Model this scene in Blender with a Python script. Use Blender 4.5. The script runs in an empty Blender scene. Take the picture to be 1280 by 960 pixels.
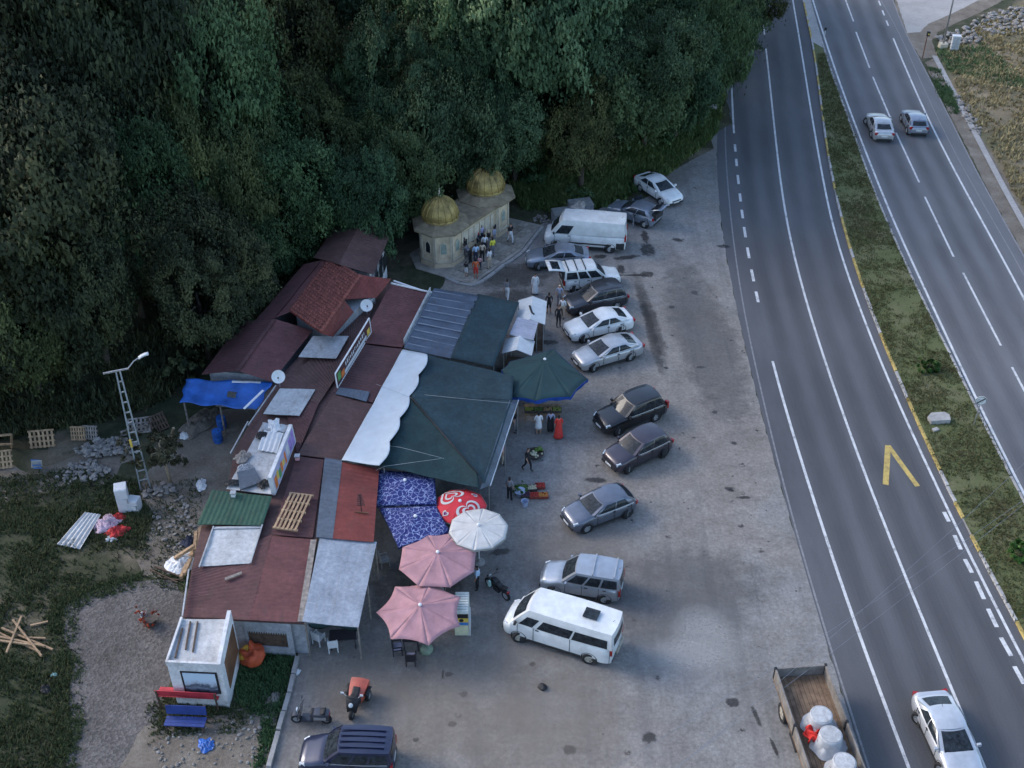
import bpy, bmesh, math, random
import numpy as np
from mathutils import Vector, Matrix, noise as mnoise

# ------------------------------------------------------------------ camera, sky, sun, exposure
SC = bpy.context.scene
COL = SC.collection
R = math.radians
CAM_H, PITCH, FPX = 45.5, R(37.2), 1479.0          # drone 45.5 m above the lot
cam_d = bpy.data.cameras.new('camera'); cam = bpy.data.objects.new('camera', cam_d); COL.objects.link(cam)
cam.location = (0, 0, CAM_H); cam.rotation_euler = (R(90) - PITCH, 0, 0)
cam_d.sensor_width = 36; cam_d.lens = 36 * FPX / 1280; cam_d.clip_end = 3000; cam_d.clip_start = 0.5
SC.camera = cam
SUN_EL, SUN_AZ = R(31), R(-68)                        # low sun to the west (photo left), a little beyond the scene
w = bpy.data.worlds.new('World'); SC.world = w; w.use_nodes = True
nt = w.node_tree; nt.nodes.clear()
wo = nt.nodes.new('ShaderNodeOutputWorld'); bg = nt.nodes.new('ShaderNodeBackground'); sk = nt.nodes.new('ShaderNodeTexSky')
sk.sky_type = 'NISHITA'; sk.sun_disc = False; sk.sun_elevation = SUN_EL; sk.sun_rotation = SUN_AZ
sk.air_density = 1.0; sk.dust_density = 1.7; sk.ozone_density = 1.6
bg.inputs[1].default_value = 0.135
nt.links.new(sk.outputs[0], bg.inputs[0]); nt.links.new(bg.outputs[0], wo.inputs[0])
sl = bpy.data.lights.new('sun', 'SUN'); so = bpy.data.objects.new('sun', sl); COL.objects.link(so)
sl.energy = 0.62; sl.angle = R(24); sl.color = (1.0, 0.92, 0.82)
sd = Vector((math.sin(SUN_AZ) * math.cos(SUN_EL), math.cos(SUN_AZ) * math.cos(SUN_EL), math.sin(SUN_EL)))
so.rotation_euler = sd.to_track_quat('Z', 'Y').to_euler(); so.location = (-60, 30, 80)
SC.view_settings.view_transform = 'Standard'; SC.view_settings.look = 'None'
SC.view_settings.exposure = 1.62; SC.view_settings.gamma = 1.0; SC.view_settings.use_curve_mapping = False
SC.render.engine = 'CYCLES'
SC.cycles.max_bounces = 5; SC.cycles.diffuse_bounces = 3; SC.cycles.glossy_bounces = 3; SC.cycles.transparent_max_bounces = 8
SC.cycles.use_denoising = True

# ------------------------------------------------------------------ helpers
def P(u, v, z=0.0):
    """survey: bearing read in the 1280x960 photograph -> the place on the plane at height z (metres)"""
    a = (u - 640) / FPX; b = (v - 480) / FPX
    d = Vector((a, math.cos(PITCH) - b * math.sin(PITCH), -math.sin(PITCH) - b * math.cos(PITCH)))
    t = (z - CAM_H) / d.z
    return Vector((d.x * t, d.y * t, z))
def PL(pts, z=0.0): return [P(u, v, z) for u, v in pts]
rng = random.Random(7)
def tag(o, label=None, cat=None, group=None, kind=None):
    if label: o['label'] = label
    if cat: o['category'] = cat
    if group: o['group'] = group
    if kind: o['kind'] = kind
    return o
def thing(name, label, cat, loc=(0, 0, 0), rz=0, group=None):
    o = bpy.data.objects.new(name, None); COL.objects.link(o)
    o.location = loc; o.rotation_euler = (0, 0, rz); o.empty_display_size = 0.3
    return tag(o, label, cat, group)
def put(name, me, parent=None, loc=None, rot=None, scale=None):
    o = bpy.data.objects.new(name, me); COL.objects.link(o)
    if parent: o.parent = parent
    if loc is not None: o.location = loc
    if rot is not None: o.rotation_euler = rot
    if scale is not None: o.scale = scale
    return o
def copy_tree(o, parent=None):
    c = o.copy(); COL.objects.link(c); c.parent = parent
    for ch in o.children: copy_tree(ch, c)
    return c

# ------------------------------------------------------------------ materials
MATS = {}
def M(name, col=None, rough=0.7, var=0.12, scale=2.0, bump=0.0, bscale=None, metal=0.0, spec=0.4, coat=0.0, world=False, trans=0.0, rnd=0.0, detail=5):
    if name in MATS: return MATS[name]
    m = bpy.data.materials.new(name); m.use_nodes = True; t = m.node_tree; n = t.nodes; L = t.links
    b = n['Principled BSDF']; b.inputs['Roughness'].default_value = rough; b.inputs['Metallic'].default_value = metal
    b.inputs['Specular IOR Level'].default_value = spec
    if coat: b.inputs['Coat Weight'].default_value = coat; b.inputs['Coat Roughness'].default_value = 0.08
    if world: g = n.new('ShaderNodeNewGeometry'); vec = g.outputs['Position']
    else: g = n.new('ShaderNodeTexCoord'); vec = g.outputs['Object']
    nz = n.new('ShaderNodeTexNoise'); nz.inputs['Scale'].default_value = scale; nz.inputs['Detail'].default_value = detail; nz.inputs['Roughness'].default_value = 0.65
    L.new(vec, nz.inputs['Vector'])
    cr = n.new('ShaderNodeValToRGB'); e = cr.color_ramp.elements
    lo = [max(0, c * (1 - 2.2 * var)) for c in col]; hi = [min(1, c * (1 + 2.2 * var)) for c in col]
    e[0].position = 0.25; e[0].color = (*lo, 1); e[1].position = 0.75; e[1].color = (*hi, 1)
    L.new(nz.outputs['Fac'], cr.inputs['Fac']); out = cr.outputs['Color']
    if rnd:
        oi = n.new('ShaderNodeObjectInfo'); hs = n.new('ShaderNodeHueSaturation')
        mr = n.new('ShaderNodeMapRange'); mr.inputs['To Min'].default_value = 1 - rnd; mr.inputs['To Max'].default_value = 1 + rnd
        L.new(oi.outputs['Random'], mr.inputs['Value']); L.new(mr.outputs[0], hs.inputs['Value']); L.new(out, hs.inputs['Color']); out = hs.outputs['Color']
    L.new(out, b.inputs['Base Color'])
    if bump:
        bn = n.new('ShaderNodeTexNoise'); bn.inputs['Scale'].default_value = bscale or scale * 8; bn.inputs['Detail'].default_value = 4
        L.new(vec, bn.inputs['Vector']); bp = n.new('ShaderNodeBump'); bp.inputs['Strength'].default_value = bump; bp.inputs['Distance'].default_value = 0.05
        L.new(bn.outputs['Fac'], bp.inputs['Height']); L.new(bp.outputs[0], b.inputs['Normal'])
    if trans: b.inputs['Transmission Weight'].default_value = trans
    MATS[name] = m; return m

class NT:
    """small node helper for the ground materials"""
    def __init__(s, name, rough=0.9):
        s.m = bpy.data.materials.new(name); s.m.use_nodes = True; s.t = s.m.node_tree; s.n = s.t.nodes
        s.b = s.n['Principled BSDF']; s.b.inputs['Roughness'].default_value = rough; s.b.inputs['Specular IOR Level'].default_value = 0.25
        s.pos = s.n.new('ShaderNodeNewGeometry').outputs['Position']; MATS[name] = s.m
    def link(s, a, b): s.t.links.new(a, b)
    def noise(s, scale, detail=5, rough=0.6, vec=None, dist=0.0):
        x = s.n.new('ShaderNodeTexNoise'); x.inputs['Scale'].default_value = scale; x.inputs['Detail'].default_value = detail
        x.inputs['Roughness'].default_value = rough; x.inputs['Distortion'].default_value = dist; s.link(vec or s.pos, x.inputs['Vector']); return x.outputs['Fac']
    def voro(s, scale, feature='F1', vec=None, out='Distance'):
        x = s.n.new('ShaderNodeTexVoronoi'); x.feature = feature; x.inputs['Scale'].default_value = scale; s.link(vec or s.pos, x.inputs['Vector']); return x.outputs[out]
    def ramp(s, fac, stops):
        x = s.n.new('ShaderNodeValToRGB'); e = x.color_ramp.elements
        while len(e) < len(stops): e.new(0.5)
        for k, (p, c) in enumerate(stops):
            e[k].position = p; e[k].color = (*c, 1) if len(c) == 3 else c
        s.link(fac, x.inputs['Fac']); return x.outputs['Color']
    def mix(s, fac, a, b, mode='MIX'):
        x = s.n.new('ShaderNodeMix'); x.data_type = 'RGBA'; x.blend_type = mode
        if isinstance(fac, (int, float)): x.inputs[0].default_value = fac
        else: s.link(fac, x.inputs[0])
        for k, c in ((6, a), (7, b)):
            if isinstance(c, tuple): x.inputs[k].default_value = (*c, 1)
            else: s.link(c, x.inputs[k])
        return x.outputs[2]
    def mapping(s, scale=(1, 1, 1), rz=0.0):
        x = s.n.new('ShaderNodeMapping'); x.inputs['Scale'].default_value = scale; x.inputs['Rotation'].default_value = (0, 0, rz); s.link(s.pos, x.inputs['Vector']); return x.outputs[0]
    def step(s, fac, lo, hi):
        x = s.n.new('ShaderNodeMapRange'); x.interpolation_type = 'SMOOTHSTEP'; x.inputs['From Min'].default_value = lo; x.inputs['From Max'].default_value = hi
        s.link(fac, x.inputs['Value']); return x.outputs[0]
    def done(s, col, h=None, strength=0.3, dist=0.03):
        s.link(col, s.b.inputs['Base Color'])
        if h is not None:
            bp = s.n.new('ShaderNodeBump'); bp.inputs['Strength'].default_value = strength; bp.inputs['Distance'].default_value = dist
            s.link(h, bp.inputs['Height']); s.link(bp.outputs[0], s.b.inputs['Normal'])
        return s.m

# ------------------------------------------------------------------ mesh builder
class MB:
    def __init__(s): s.v = []; s.f = []; s.mi = []; s.cur = 0
    def add(s, vs, fs):
        b = len(s.v); s.v += [tuple(p) for p in vs]
        for f in fs: s.f.append([b + i for i in f]); s.mi.append(s.cur)
        return s
    def box(s, c, d, rz=0.0, rx=0.0, ry=0.0, taper=1.0):
        hx, hy, hz = d[0] / 2, d[1] / 2, d[2] / 2
        m = Matrix.Rotation(rz, 3, 'Z') @ Matrix.Rotation(ry, 3, 'Y') @ Matrix.Rotation(rx, 3, 'X'); c = Vector(c)
        vs = [c + m @ Vector((x * hx * (taper if z > 0 else 1), y * hy * (taper if z > 0 else 1), z * hz)) for z in (-1, 1) for x, y in ((-1, -1), (1, -1), (1, 1), (-1, 1))]
        return s.add(vs, [(3, 2, 1, 0), (4, 5, 6, 7), (0, 1, 5, 4), (1, 2, 6, 5), (2, 3, 7, 6), (3, 0, 4, 7)])
    def bar(s, a, b, w, h=None, up=(0, 0, 1)):
        a = Vector(a); b = Vector(b); d = (b - a).normalized(); up = Vector(up)
        if abs(d.dot(up)) > 0.97: up = Vector((1, 0, 0))
        x = d.cross(up).normalized(); y = x.cross(d); h = h or w
        vs = [p + x * sx * w / 2 + y * sy * h / 2 for p in (a, b) for sx, sy in ((-1, -1), (1, -1), (1, 1), (-1, 1))]
        return s.add(vs, [(3, 2, 1, 0), (4, 5, 6, 7), (0, 1, 5, 4), (1, 2, 6, 5), (2, 3, 7, 6), (3, 0, 4, 7)])
    def tube(s, pts, rad, n=8, cap=True):
        pts = [Vector(p) for p in pts]; rads = rad if isinstance(rad, (list, tuple)) else [rad] * len(pts)
        b = len(s.v); x = None
        for i, p in enumerate(pts):
            d = (pts[min(i + 1, len(pts) - 1)] - pts[max(i - 1, 0)]).normalized()
            if x is None: x = d.cross(Vector((0.13, 0.31, 0.94)) if abs(d.z) < 0.9 else Vector((1, 0.1, 0))).normalized()
            else: x = (x - d * x.dot(d)).normalized()
            y = d.cross(x)
            for k in range(n):
                a = 2 * math.pi * k / n; s.v.append(tuple(p + (x * math.cos(a) + y * math.sin(a)) * rads[i]))
        for i in range(len(pts) - 1):
            for k in range(n):
                s.f.append([b + i * n + k, b + i * n + (k + 1) % n, b + (i + 1) * n + (k + 1) % n, b + (i + 1) * n + k]); s.mi.append(s.cur)
        if cap:
            s.f.append([b + k for k in range(n)][::-1]); s.mi.append(s.cur)
            s.f.append([b + (len(pts) - 1) * n + k for k in range(n)]); s.mi.append(s.cur)
        return s
    def lathe(s, c, prof, n=24, rot=0.0, sx=1.0, sy=1.0, cap=True):
        c = Vector(c); b = len(s.v)
        for r, z in prof:
            for k in range(n):
                a = rot + 2 * math.pi * k / n; s.v.append((c.x + r * sx * math.cos(a), c.y + r * sy * math.sin(a), c.z + z))
        for i in range(len(prof) - 1):
            for k in range(n):
                s.f.append([b + i * n + k, b + i * n + (k + 1) % n, b + (i + 1) * n + (k + 1) % n, b + (i + 1) * n + k]); s.mi.append(s.cur)
        if cap:
            s.f.append([b + k for k in range(n)][::-1]); s.mi.append(s.cur)
            s.f.append([b + (len(prof) - 1) * n + k for k in range(n)]); s.mi.append(s.cur)
        return s
    def prism(s, poly, z0, z1):
        n = len(poly); vs = [(p[0], p[1], z0 if not callable(z0) else z0(p)) for p in poly] + [(p[0], p[1], z1 if not callable(z1) else z1(p)) for p in poly]
        ar = sum(poly[i][0] * poly[(i + 1) % n][1] - poly[(i + 1) % n][0] * poly[i][1] for i in range(n))
        up = list(range(n, 2 * n)); dn = list(range(n))[::-1]; sides = [(i, (i + 1) % n, n + (i + 1) % n, n + i) for i in range(n)]
        if ar < 0: up = up[::-1]; dn = dn[::-1]; sides = [q[::-1] for q in sides]
        return s.add(vs, [up, dn] + sides)
    def grid(s, fn, nu, nv):
        vs = [fn(i / nu, j / nv) for j in range(nv + 1) for i in range(nu + 1)]
        return s.add(vs, [(j * (nu + 1) + i, j * (nu + 1) + i + 1, (j + 1) * (nu + 1) + i + 1, (j + 1) * (nu + 1) + i) for j in range(nv) for i in range(nu)])
    def slab(s, fn, nu, nv, th=0.03):
        """a grid with a thickness below it"""
        top = [Vector(fn(i / nu, j / nv)) for j in range(nv + 1) for i in range(nu + 1)]
        W = nu + 1; N = len(top); vs = top + [p - Vector((0, 0, th)) for p in top]; fs = []
        for j in range(nv):
            for i in range(nu):
                a = j * W + i; q = (a, a + 1, a + W + 1, a + W); fs += [q, tuple(N + k for k in q[::-1])]
        rim = [i for i in range(W)] + [j * W + nu for j in range(1, nv + 1)] + [nv * W + i for i in range(nu - 1, -1, -1)] + [j * W for j in range(nv - 1, 0, -1)]
        for k in range(len(rim)): a, b = rim[k], rim[(k + 1) % len(rim)]; fs.append((b, a, N + a, N + b))
        return s.add(vs, fs)
    def mesh(s, name, mats, smooth=False, off=None, fix=False):
        me = bpy.data.meshes.new(name); v = s.v
        if off is not None: v = [(p[0] - off[0], p[1] - off[1], p[2] - off[2]) for p in v]
        me.from_pydata(v, [], s.f)
        for m in (mats if isinstance(mats, (list, tuple)) else [mats]): me.materials.append(m)
        if any(s.mi): me.polygons.foreach_set('material_index', s.mi)
        if fix:
            bm = bmesh.new(); bm.from_mesh(me); bmesh.ops.recalc_face_normals(bm, faces=bm.faces); bm.to_mesh(me); bm.free()
        if smooth is True: me.polygons.foreach_set('use_smooth', [True] * len(me.polygons))
        elif smooth:
            me.polygons.foreach_set('use_smooth', [True] * len(me.polygons)); me.set_sharp_from_angle(angle=R(smooth))
        me.update(); return me
    def build(s, name, mats, parent=None, smooth=False, world=False, fix=False, loc=None, rot=None):
        off = parent.location if (world and parent) else None
        return put(name, s.mesh(name, mats, smooth, off, fix), parent, loc, rot)

def bil(c, u, v):
    return c[0] * (1 - u) * (1 - v) + c[1] * u * (1 - v) + c[2] * u * v + c[3] * (1 - u) * v
def catmull(pts, step=1.0):
    pts = [Vector(p) for p in pts]; out = []
    q = [pts[0] * 2 - pts[1]] + pts + [pts[-1] * 2 - pts[-2]]
    for i in range(1, len(q) - 2):
        n = max(1, int((q[i + 1] - q[i]).length / step))
        for k in range(n):
            t = k / n; a, b, c, d = q[i - 1], q[i], q[i + 1], q[i + 2]
            out.append(0.5 * ((2 * b) + (c - a) * t + (2 * a - 5 * b + 4 * c - d) * t * t + (3 * b - a - 3 * c + d) * t ** 3))
    out.append(pts[-1]); return out
def smooth_line(px, ext0=60, ext1=25, step=2.0, passes=10):
    """polyline on the ground: resampled, smoothed and carried on past both ends"""
    p = catmull(PL(px), step); a = list(p)
    for _ in range(passes): a = [a[0]] + [(a[i - 1] + a[i] * 2 + a[i + 1]) / 4 for i in range(1, len(a) - 1)] + [a[-1]]
    d0 = (a[0] - a[5]).normalized(); d1 = (a[-1] - a[-6]).normalized()
    pre = [a[0] + d0 * k * step for k in range(int(ext0 / step), 0, -1)] if ext0 else []
    post = [a[-1] + d1 * k * step for k in range(1, int(ext1 / step) + 1)] if ext1 else []
    return pre + a + post
def ribbon(mb, line, w, z):
    n = len(line); vs = []
    for i, p in enumerate(line):
        d = (line[min(i + 1, n - 1)] - line[max(i - 1, 0)]).normalized(); x = Vector((-d.y, d.x, 0))
        for sgn in (-1, 1): q = p + x * sgn * w / 2; vs.append((q.x, q.y, z))
    return mb.add(vs, [(2 * i, 2 * i + 1, 2 * i + 3, 2 * i + 2)[::-1] for i in range(n - 1)])
def between(mb, A, B, z, nseg=120):
    """sheet between two ground lines, both re-sampled to the same count"""
    def rs(L):
        d = [0]
        for i in range(1, len(L)): d.append(d[-1] + (L[i] - L[i - 1]).length)
        out = []; j = 0
        for k in range(nseg + 1):
            t = d[-1] * k / nseg
            while j < len(L) - 2 and d[j + 1] < t: j += 1
            u = (t - d[j]) / max(1e-6, d[j + 1] - d[j]); out.append(L[j].lerp(L[j + 1], min(1, max(0, u))))
        return out
    a, b = rs(A), rs(B); vs = []
    for p, q in zip(a, b): vs += [(p.x, p.y, z), (q.x, q.y, z)]
    return mb.add(vs, [(2 * i, 2 * i + 2, 2 * i + 3, 2 * i + 1) for i in range(nseg)])
def inside(p, poly):
    x, y = p[0], p[1]; c = False; n = len(poly)
    for i in range(n):
        x1, y1 = poly[i][0], poly[i][1]; x2, y2 = poly[(i + 1) % n][0], poly[(i + 1) % n][1]
        if (y1 > y) != (y2 > y) and x < (x2 - x1) * (y - y1) / (y2 - y1) + x1: c = not c
    return c
def rough_poly(poly, step=0.6, amp=0.25, seed=1):
    """a polygon with an uneven outline"""
    out = []; n = len(poly)
    for i in range(n):
        a, b = Vector(poly[i]), Vector(poly[(i + 1) % n]); m = max(1, int((b - a).length / step)); d = (b - a).normalized() if (b - a).length > 0 else Vector((1, 0, 0))
        for k in range(m):
            p = a.lerp(b, k / m); q = mnoise.noise(Vector((p.x * 0.7 + seed * 9, p.y * 0.7, 0))) + 0.6 * mnoise.noise(Vector((p.x * 2.3, p.y * 2.3 + seed * 5, 1)))
            out.append(p + Vector((-d.y, d.x, 0)) * q * amp * 1.6)
    return out
def sheet(name, poly, z, mat, rough=0.0, seed=1, kind='structure', th=0.0):
    pl = rough_poly([Vector((p[0], p[1], 0)) for p in poly], amp=rough, seed=seed) if rough else poly
    bm = bmesh.new(); vs = [bm.verts.new((p[0], p[1], z)) for p in pl]
    f = bm.faces.new(vs); bmesh.ops.triangulate(bm, faces=[f]); bmesh.ops.recalc_face_normals(bm, faces=bm.faces)
    for f in bm.faces:
        if f.normal.z < 0: f.normal_flip()
    me = bpy.data.meshes.new(name); bm.to_mesh(me); bm.free(); me.materials.append(mat)
    return tag(put(name, me), kind=kind)

# ------------------------------------------------------------------ ground materials
def ground_mats():
    g = NT('asphalt_lot')                       # worn, dusty parking surface
    big = g.noise(0.07, 5, 0.62); mid = g.noise(0.45, 7, 0.75); m2 = g.noise(1.7, 6, 0.75); fine = g.noise(5.5, 5, 0.8)
    c = g.ramp(big, [(0.28, (0.166, 0.160, 0.154)), (0.5, (0.192, 0.188, 0.184)), (0.72, (0.218, 0.215, 0.214))])
    dirt = g.step(g.noise(0.05, 5, 0.6, g.mapping((1, 1, 1), 1.1)), 0.44, 0.60)
    c = g.mix(dirt, c, g.mix(0.55, c, (0.225, 0.192, 0.160)))
    c = g.mix(0.58, c, g.ramp(mid, [(0.3, (0.30, 0.29, 0.28)), (0.5, (0.5, 0.5, 0.5)), (0.72, (0.68, 0.68, 0.69))]), 'OVERLAY')
    c = g.mix(0.5, c, g.ramp(m2, [(0.28, (0.30, 0.29, 0.28)), (0.5, (0.5, 0.5, 0.5)), (0.74, (0.68, 0.68, 0.68))]), 'OVERLAY')
    c = g.mix(0.75, c, g.ramp(fine, [(0.28, (0.25, 0.25, 0.25)), (0.5, (0.5, 0.5, 0.5)), (0.72, (0.76, 0.76, 0.76))]), 'OVERLAY')
    st = g.noise(0.75, 4, 0.6, g.mapping((0.35, 1.6, 1), 0.35), 0.5)
    c = g.mix(g.step(st, 0.58, 0.76), c, g.mix(0.32, c, (0.085, 0.08, 0.078)))
    tr = g.noise(0.55, 3, 0.5, g.mapping((2.6, 0.12, 1), 0.12))          # tyre wear along the lot
    c = g.mix(g.step(tr, 0.54, 0.68), c, g.mix(0.30, c, (0.10, 0.098, 0.10)))
    def spots(sc, lo, hi, nlo, nhi, nsc):
        sp = g.step(g.voro(sc, out='Distance'), hi, lo); spm = g.n.new('ShaderNodeMath'); spm.operation = 'MULTIPLY'; g.link(sp, spm.inputs[0]); g.link(g.step(g.noise(nsc, 3), nlo, nhi), spm.inputs[1]); return spm.outputs[0]
    c = g.mix(spots(0.5, 0.05, 0.13, 0.46, 0.56, 3.5), c, (0.05, 0.045, 0.045))
    c = g.mix(spots(1.7, 0.07, 0.15, 0.55, 0.62, 1.1), c, (0.075, 0.07, 0.068))
    c = g.mix(spots(2.1, 0.05, 0.12, 0.58, 0.66, 0.9), c, (0.34, 0.33, 0.32))
    cr = g.step(g.voro(0.13, 'DISTANCE_TO_EDGE', g.mapping((1, 0.55, 1), 0.3)), 0.004, 0.0)
    crm = g.n.new('ShaderNodeMath'); crm.operation = 'MULTIPLY'; g.link(cr, crm.inputs[0]); g.link(g.step(g.noise(0.25, 3), 0.60, 0.75), crm.inputs[1])
    c = g.mix(crm.outputs[0], c, (0.08, 0.075, 0.075))
    g.done(c, m2, 0.35, 0.04)
    for nm, tone in (('asphalt_road', 1.22), ('asphalt_road_light', 1.6)):
        g = NT(nm, 0.8)
        big = g.noise(0.05, 4); mid = g.noise(0.6, 5, 0.7, g.mapping((1, 0.18, 1), -0.33)); fine = g.noise(14, 5, 0.8)
        k = tone; c = g.ramp(big, [(0.3, (0.062 * k, 0.064 * k, 0.070 * k)), (0.7, (0.085 * k, 0.086 * k, 0.092 * k))])
        c = g.mix(0.5, c, g.ramp(mid, [(0.3, (0.36, 0.36, 0.36)), (0.7, (0.64, 0.64, 0.64))]), 'OVERLAY')
        c = g.mix(0.5, c, g.ramp(fine, [(0.25, (0.3, 0.3, 0.3)), (0.75, (0.7, 0.7, 0.7))]), 'OVERLAY')
        g.done(c, fine, 0.25, 0.015)
    g = NT('meadow', 0.95)                      # trampled yard grass and soil
    a = g.noise(0.16, 6, 0.65); b2 = g.noise(1.3, 6, 0.75); f = g.noise(11, 4, 0.8)
    c = g.ramp(a, [(0.36, (0.030, 0.038, 0.020)), (0.52, (0.048, 0.052, 0.030)), (0.60, (0.105, 0.092, 0.068)), (0.72, (0.155, 0.135, 0.105))])
    c = g.mix(0.75, c, g.ramp(b2, [(0.3, (0.22, 0.24, 0.2)), (0.5, (0.5, 0.5, 0.48)), (0.7, (0.72, 0.70, 0.68))]), 'OVERLAY')
    c = g.mix(0.6, c, g.ramp(f, [(0.3, (0.25, 0.25, 0.25)), (0.7, (0.72, 0.72, 0.72))]), 'OVERLAY')
    g.done(c, b2, 0.6, 0.15)
    g = NT('forest_floor', 0.95)
    a = g.noise(0.3, 6, 0.7); c = g.ramp(a, [(0.3, (0.022, 0.026, 0.014)), (0.55, (0.04, 0.04, 0.022)), (0.75, (0.075, 0.06, 0.04))])
    g.done(c, g.noise(1.5, 6, 0.8), 0.8, 0.3)
    g = NT('median_grass', 0.95)
    a = g.noise(0.35, 5, 0.65); f = g.noise(8, 4, 0.8); c = g.ramp(a, [(0.3, (0.075, 0.092, 0.034)), (0.5, (0.10, 0.11, 0.048)), (0.7, (0.14, 0.13, 0.072))])
    c = g.mix(0.6, c, g.ramp(f, [(0.3, (0.28, 0.28, 0.28)), (0.7, (0.7, 0.7, 0.7))]), 'OVERLAY'); g.done(c, f, 0.5, 0.08)
    g = NT('dry_field', 0.95)
    a = g.noise(0.12, 6, 0.65); f = g.noise(5, 4, 0.8); c = g.ramp(a, [(0.34, (0.085, 0.090, 0.045)), (0.48, (0.15, 0.125, 0.08)), (0.62, (0.21, 0.165, 0.105)), (0.74, (0.30, 0.255, 0.18))])
    c = g.mix(0.6, c, g.ramp(f, [(0.3, (0.28, 0.28, 0.28)), (0.7, (0.72, 0.72, 0.72))]), 'OVERLAY'); g.done(c, f, 0.5, 0.1)
    g = NT('gravel_ground', 0.95)
    a = g.noise(0.3, 5, 0.6); v = g.voro(9.0, out='Color'); c = g.ramp(a, [(0.3, (0.072, 0.066, 0.062)), (0.7, (0.125, 0.116, 0.112))])
    bw = g.n.new('ShaderNodeRGBToBW'); g.link(v, bw.inputs[0]); c = g.mix(0.55, c, g.ramp(bw.outputs[0], [(0.2, (0.24, 0.24, 0.24)), (0.8, (0.74, 0.74, 0.74))]), 'OVERLAY')
    g.done(c, g.voro(9.0), 0.6, 0.05)
    g = NT('dirt', 0.95)
    a = g.noise(0.6, 6, 0.7); f = g.noise(7, 5, 0.8); c = g.ramp(a, [(0.3, (0.11, 0.09, 0.072)), (0.55, (0.17, 0.148, 0.122)), (0.75, (0.235, 0.21, 0.18))])
    c = g.mix(0.6, c, g.ramp(f, [(0.3, (0.25, 0.25, 0.25)), (0.7, (0.75, 0.75, 0.75))]), 'OVERLAY'); g.done(c, f, 0.6, 0.08)
    g = NT('old_concrete', 0.9)
    a = g.noise(0.4, 6, 0.7); f = g.noise(6, 5, 0.8); c = g.ramp(a, [(0.3, (0.25, 0.24, 0.23)), (0.7, (0.36, 0.35, 0.34))])
    c = g.mix(0.5, c, g.ramp(f, [(0.3, (0.3, 0.3, 0.3)), (0.7, (0.68, 0.68, 0.68))]), 'OVERLAY'); g.done(c, f, 0.3, 0.03)
    def patch(name, col, lo, hi, nscale, rough=0.9, amount=1.0):
        """a stain or patch that breaks up at its rim (its own shape, laid on the ground)"""
        g = NT(name, rough); tc = g.n.new('ShaderNodeTexCoord').outputs['Generated']
        vm = g.n.new('ShaderNodeVectorMath'); vm.operation = 'DISTANCE'; fl_ = g.n.new('ShaderNodeVectorMath'); fl_.operation = 'MULTIPLY'; fl_.inputs[1].default_value = (1, 1, 0); g.link(tc, fl_.inputs[0]); g.link(fl_.outputs[0], vm.inputs[0]); vm.inputs[1].default_value = (0.5, 0.5, 0.0)
        d = g.step(vm.outputs['Value'], 0.49, 0.10); nz = g.noise(nscale, 6, 0.7)
        ad = g.n.new('ShaderNodeMath'); ad.operation = 'MULTIPLY_ADD'; g.link(nz, ad.inputs[0]); ad.inputs[1].default_value = 2.4; g.link(d, ad.inputs[2])
        f0 = g.step(ad.outputs[0], lo + .62, hi + .62); f1 = g.step(d, 0.0, 0.35); fm = g.n.new('ShaderNodeMath'); fm.operation = 'MULTIPLY'; g.link(f0, fm.inputs[0]); g.link(f1, fm.inputs[1]); fac = fm.outputs[0]; am = g.n.new('ShaderNodeMath'); am.operation = 'MULTIPLY'; g.link(fac, am.inputs[0]); am.inputs[1].default_value = amount
        f = g.noise(8, 4, 0.8); c = g.mix(0.5, col, g.ramp(f, [(0.3, (0.28, 0.28, 0.28)), (0.7, (0.72, 0.72, 0.72))]), 'OVERLAY'); g.done(c)
        tr = g.n.new('ShaderNodeBsdfTransparent'); mx = g.n.new('ShaderNodeMixShader'); g.link(am.outputs[0], mx.inputs[0]); g.link(tr.outputs[0], mx.inputs[1]); g.link(g.b.outputs[0], mx.inputs[2])
        g.link(mx.outputs[0], g.n['Material Output'].inputs[0]); return g.m
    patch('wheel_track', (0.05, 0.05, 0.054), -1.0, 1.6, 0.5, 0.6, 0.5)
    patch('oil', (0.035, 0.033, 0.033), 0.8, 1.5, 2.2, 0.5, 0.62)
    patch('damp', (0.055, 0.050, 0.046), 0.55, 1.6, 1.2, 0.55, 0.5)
    patch('pale_gravel', (0.34, 0.335, 0.325), 0.3, 1.7, 7.0, 0.95, 0.6)
    patch('dust', (0.235, 0.205, 0.175), 0.5, 1.8, 0.5, 0.95, 0.38)
    patch('asphalt_patch', (0.12, 0.118, 0.12), 0.5, 1.4, 0.8, 0.85, 0.38)
ground_mats()
MK = NT('road_paint', 0.7); _f = MK.noise(1.6, 7, 0.85)
MK.done(MK.ramp(_f, [(0.34, (0.16, 0.16, 0.17)), (0.48, (0.50, 0.50, 0.50)), (0.7, (0.68, 0.68, 0.67))]))
MK2 = NT('road_paint_yellow', 0.7); MK2.done(MK2.ramp(MK2.noise(1.8, 7, 0.85), [(0.36, (0.16, 0.13, 0.08)), (0.5, (0.44, 0.32, 0.10)), (0.7, (0.55, 0.41, 0.13))]))
MK3 = NT('seal_line', 0.8); MK3.done(MK3.ramp(MK3.noise(3, 5, 0.8), [(0.3, (0.12, 0.12, 0.125)), (0.65, (0.24, 0.24, 0.25))]))

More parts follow.
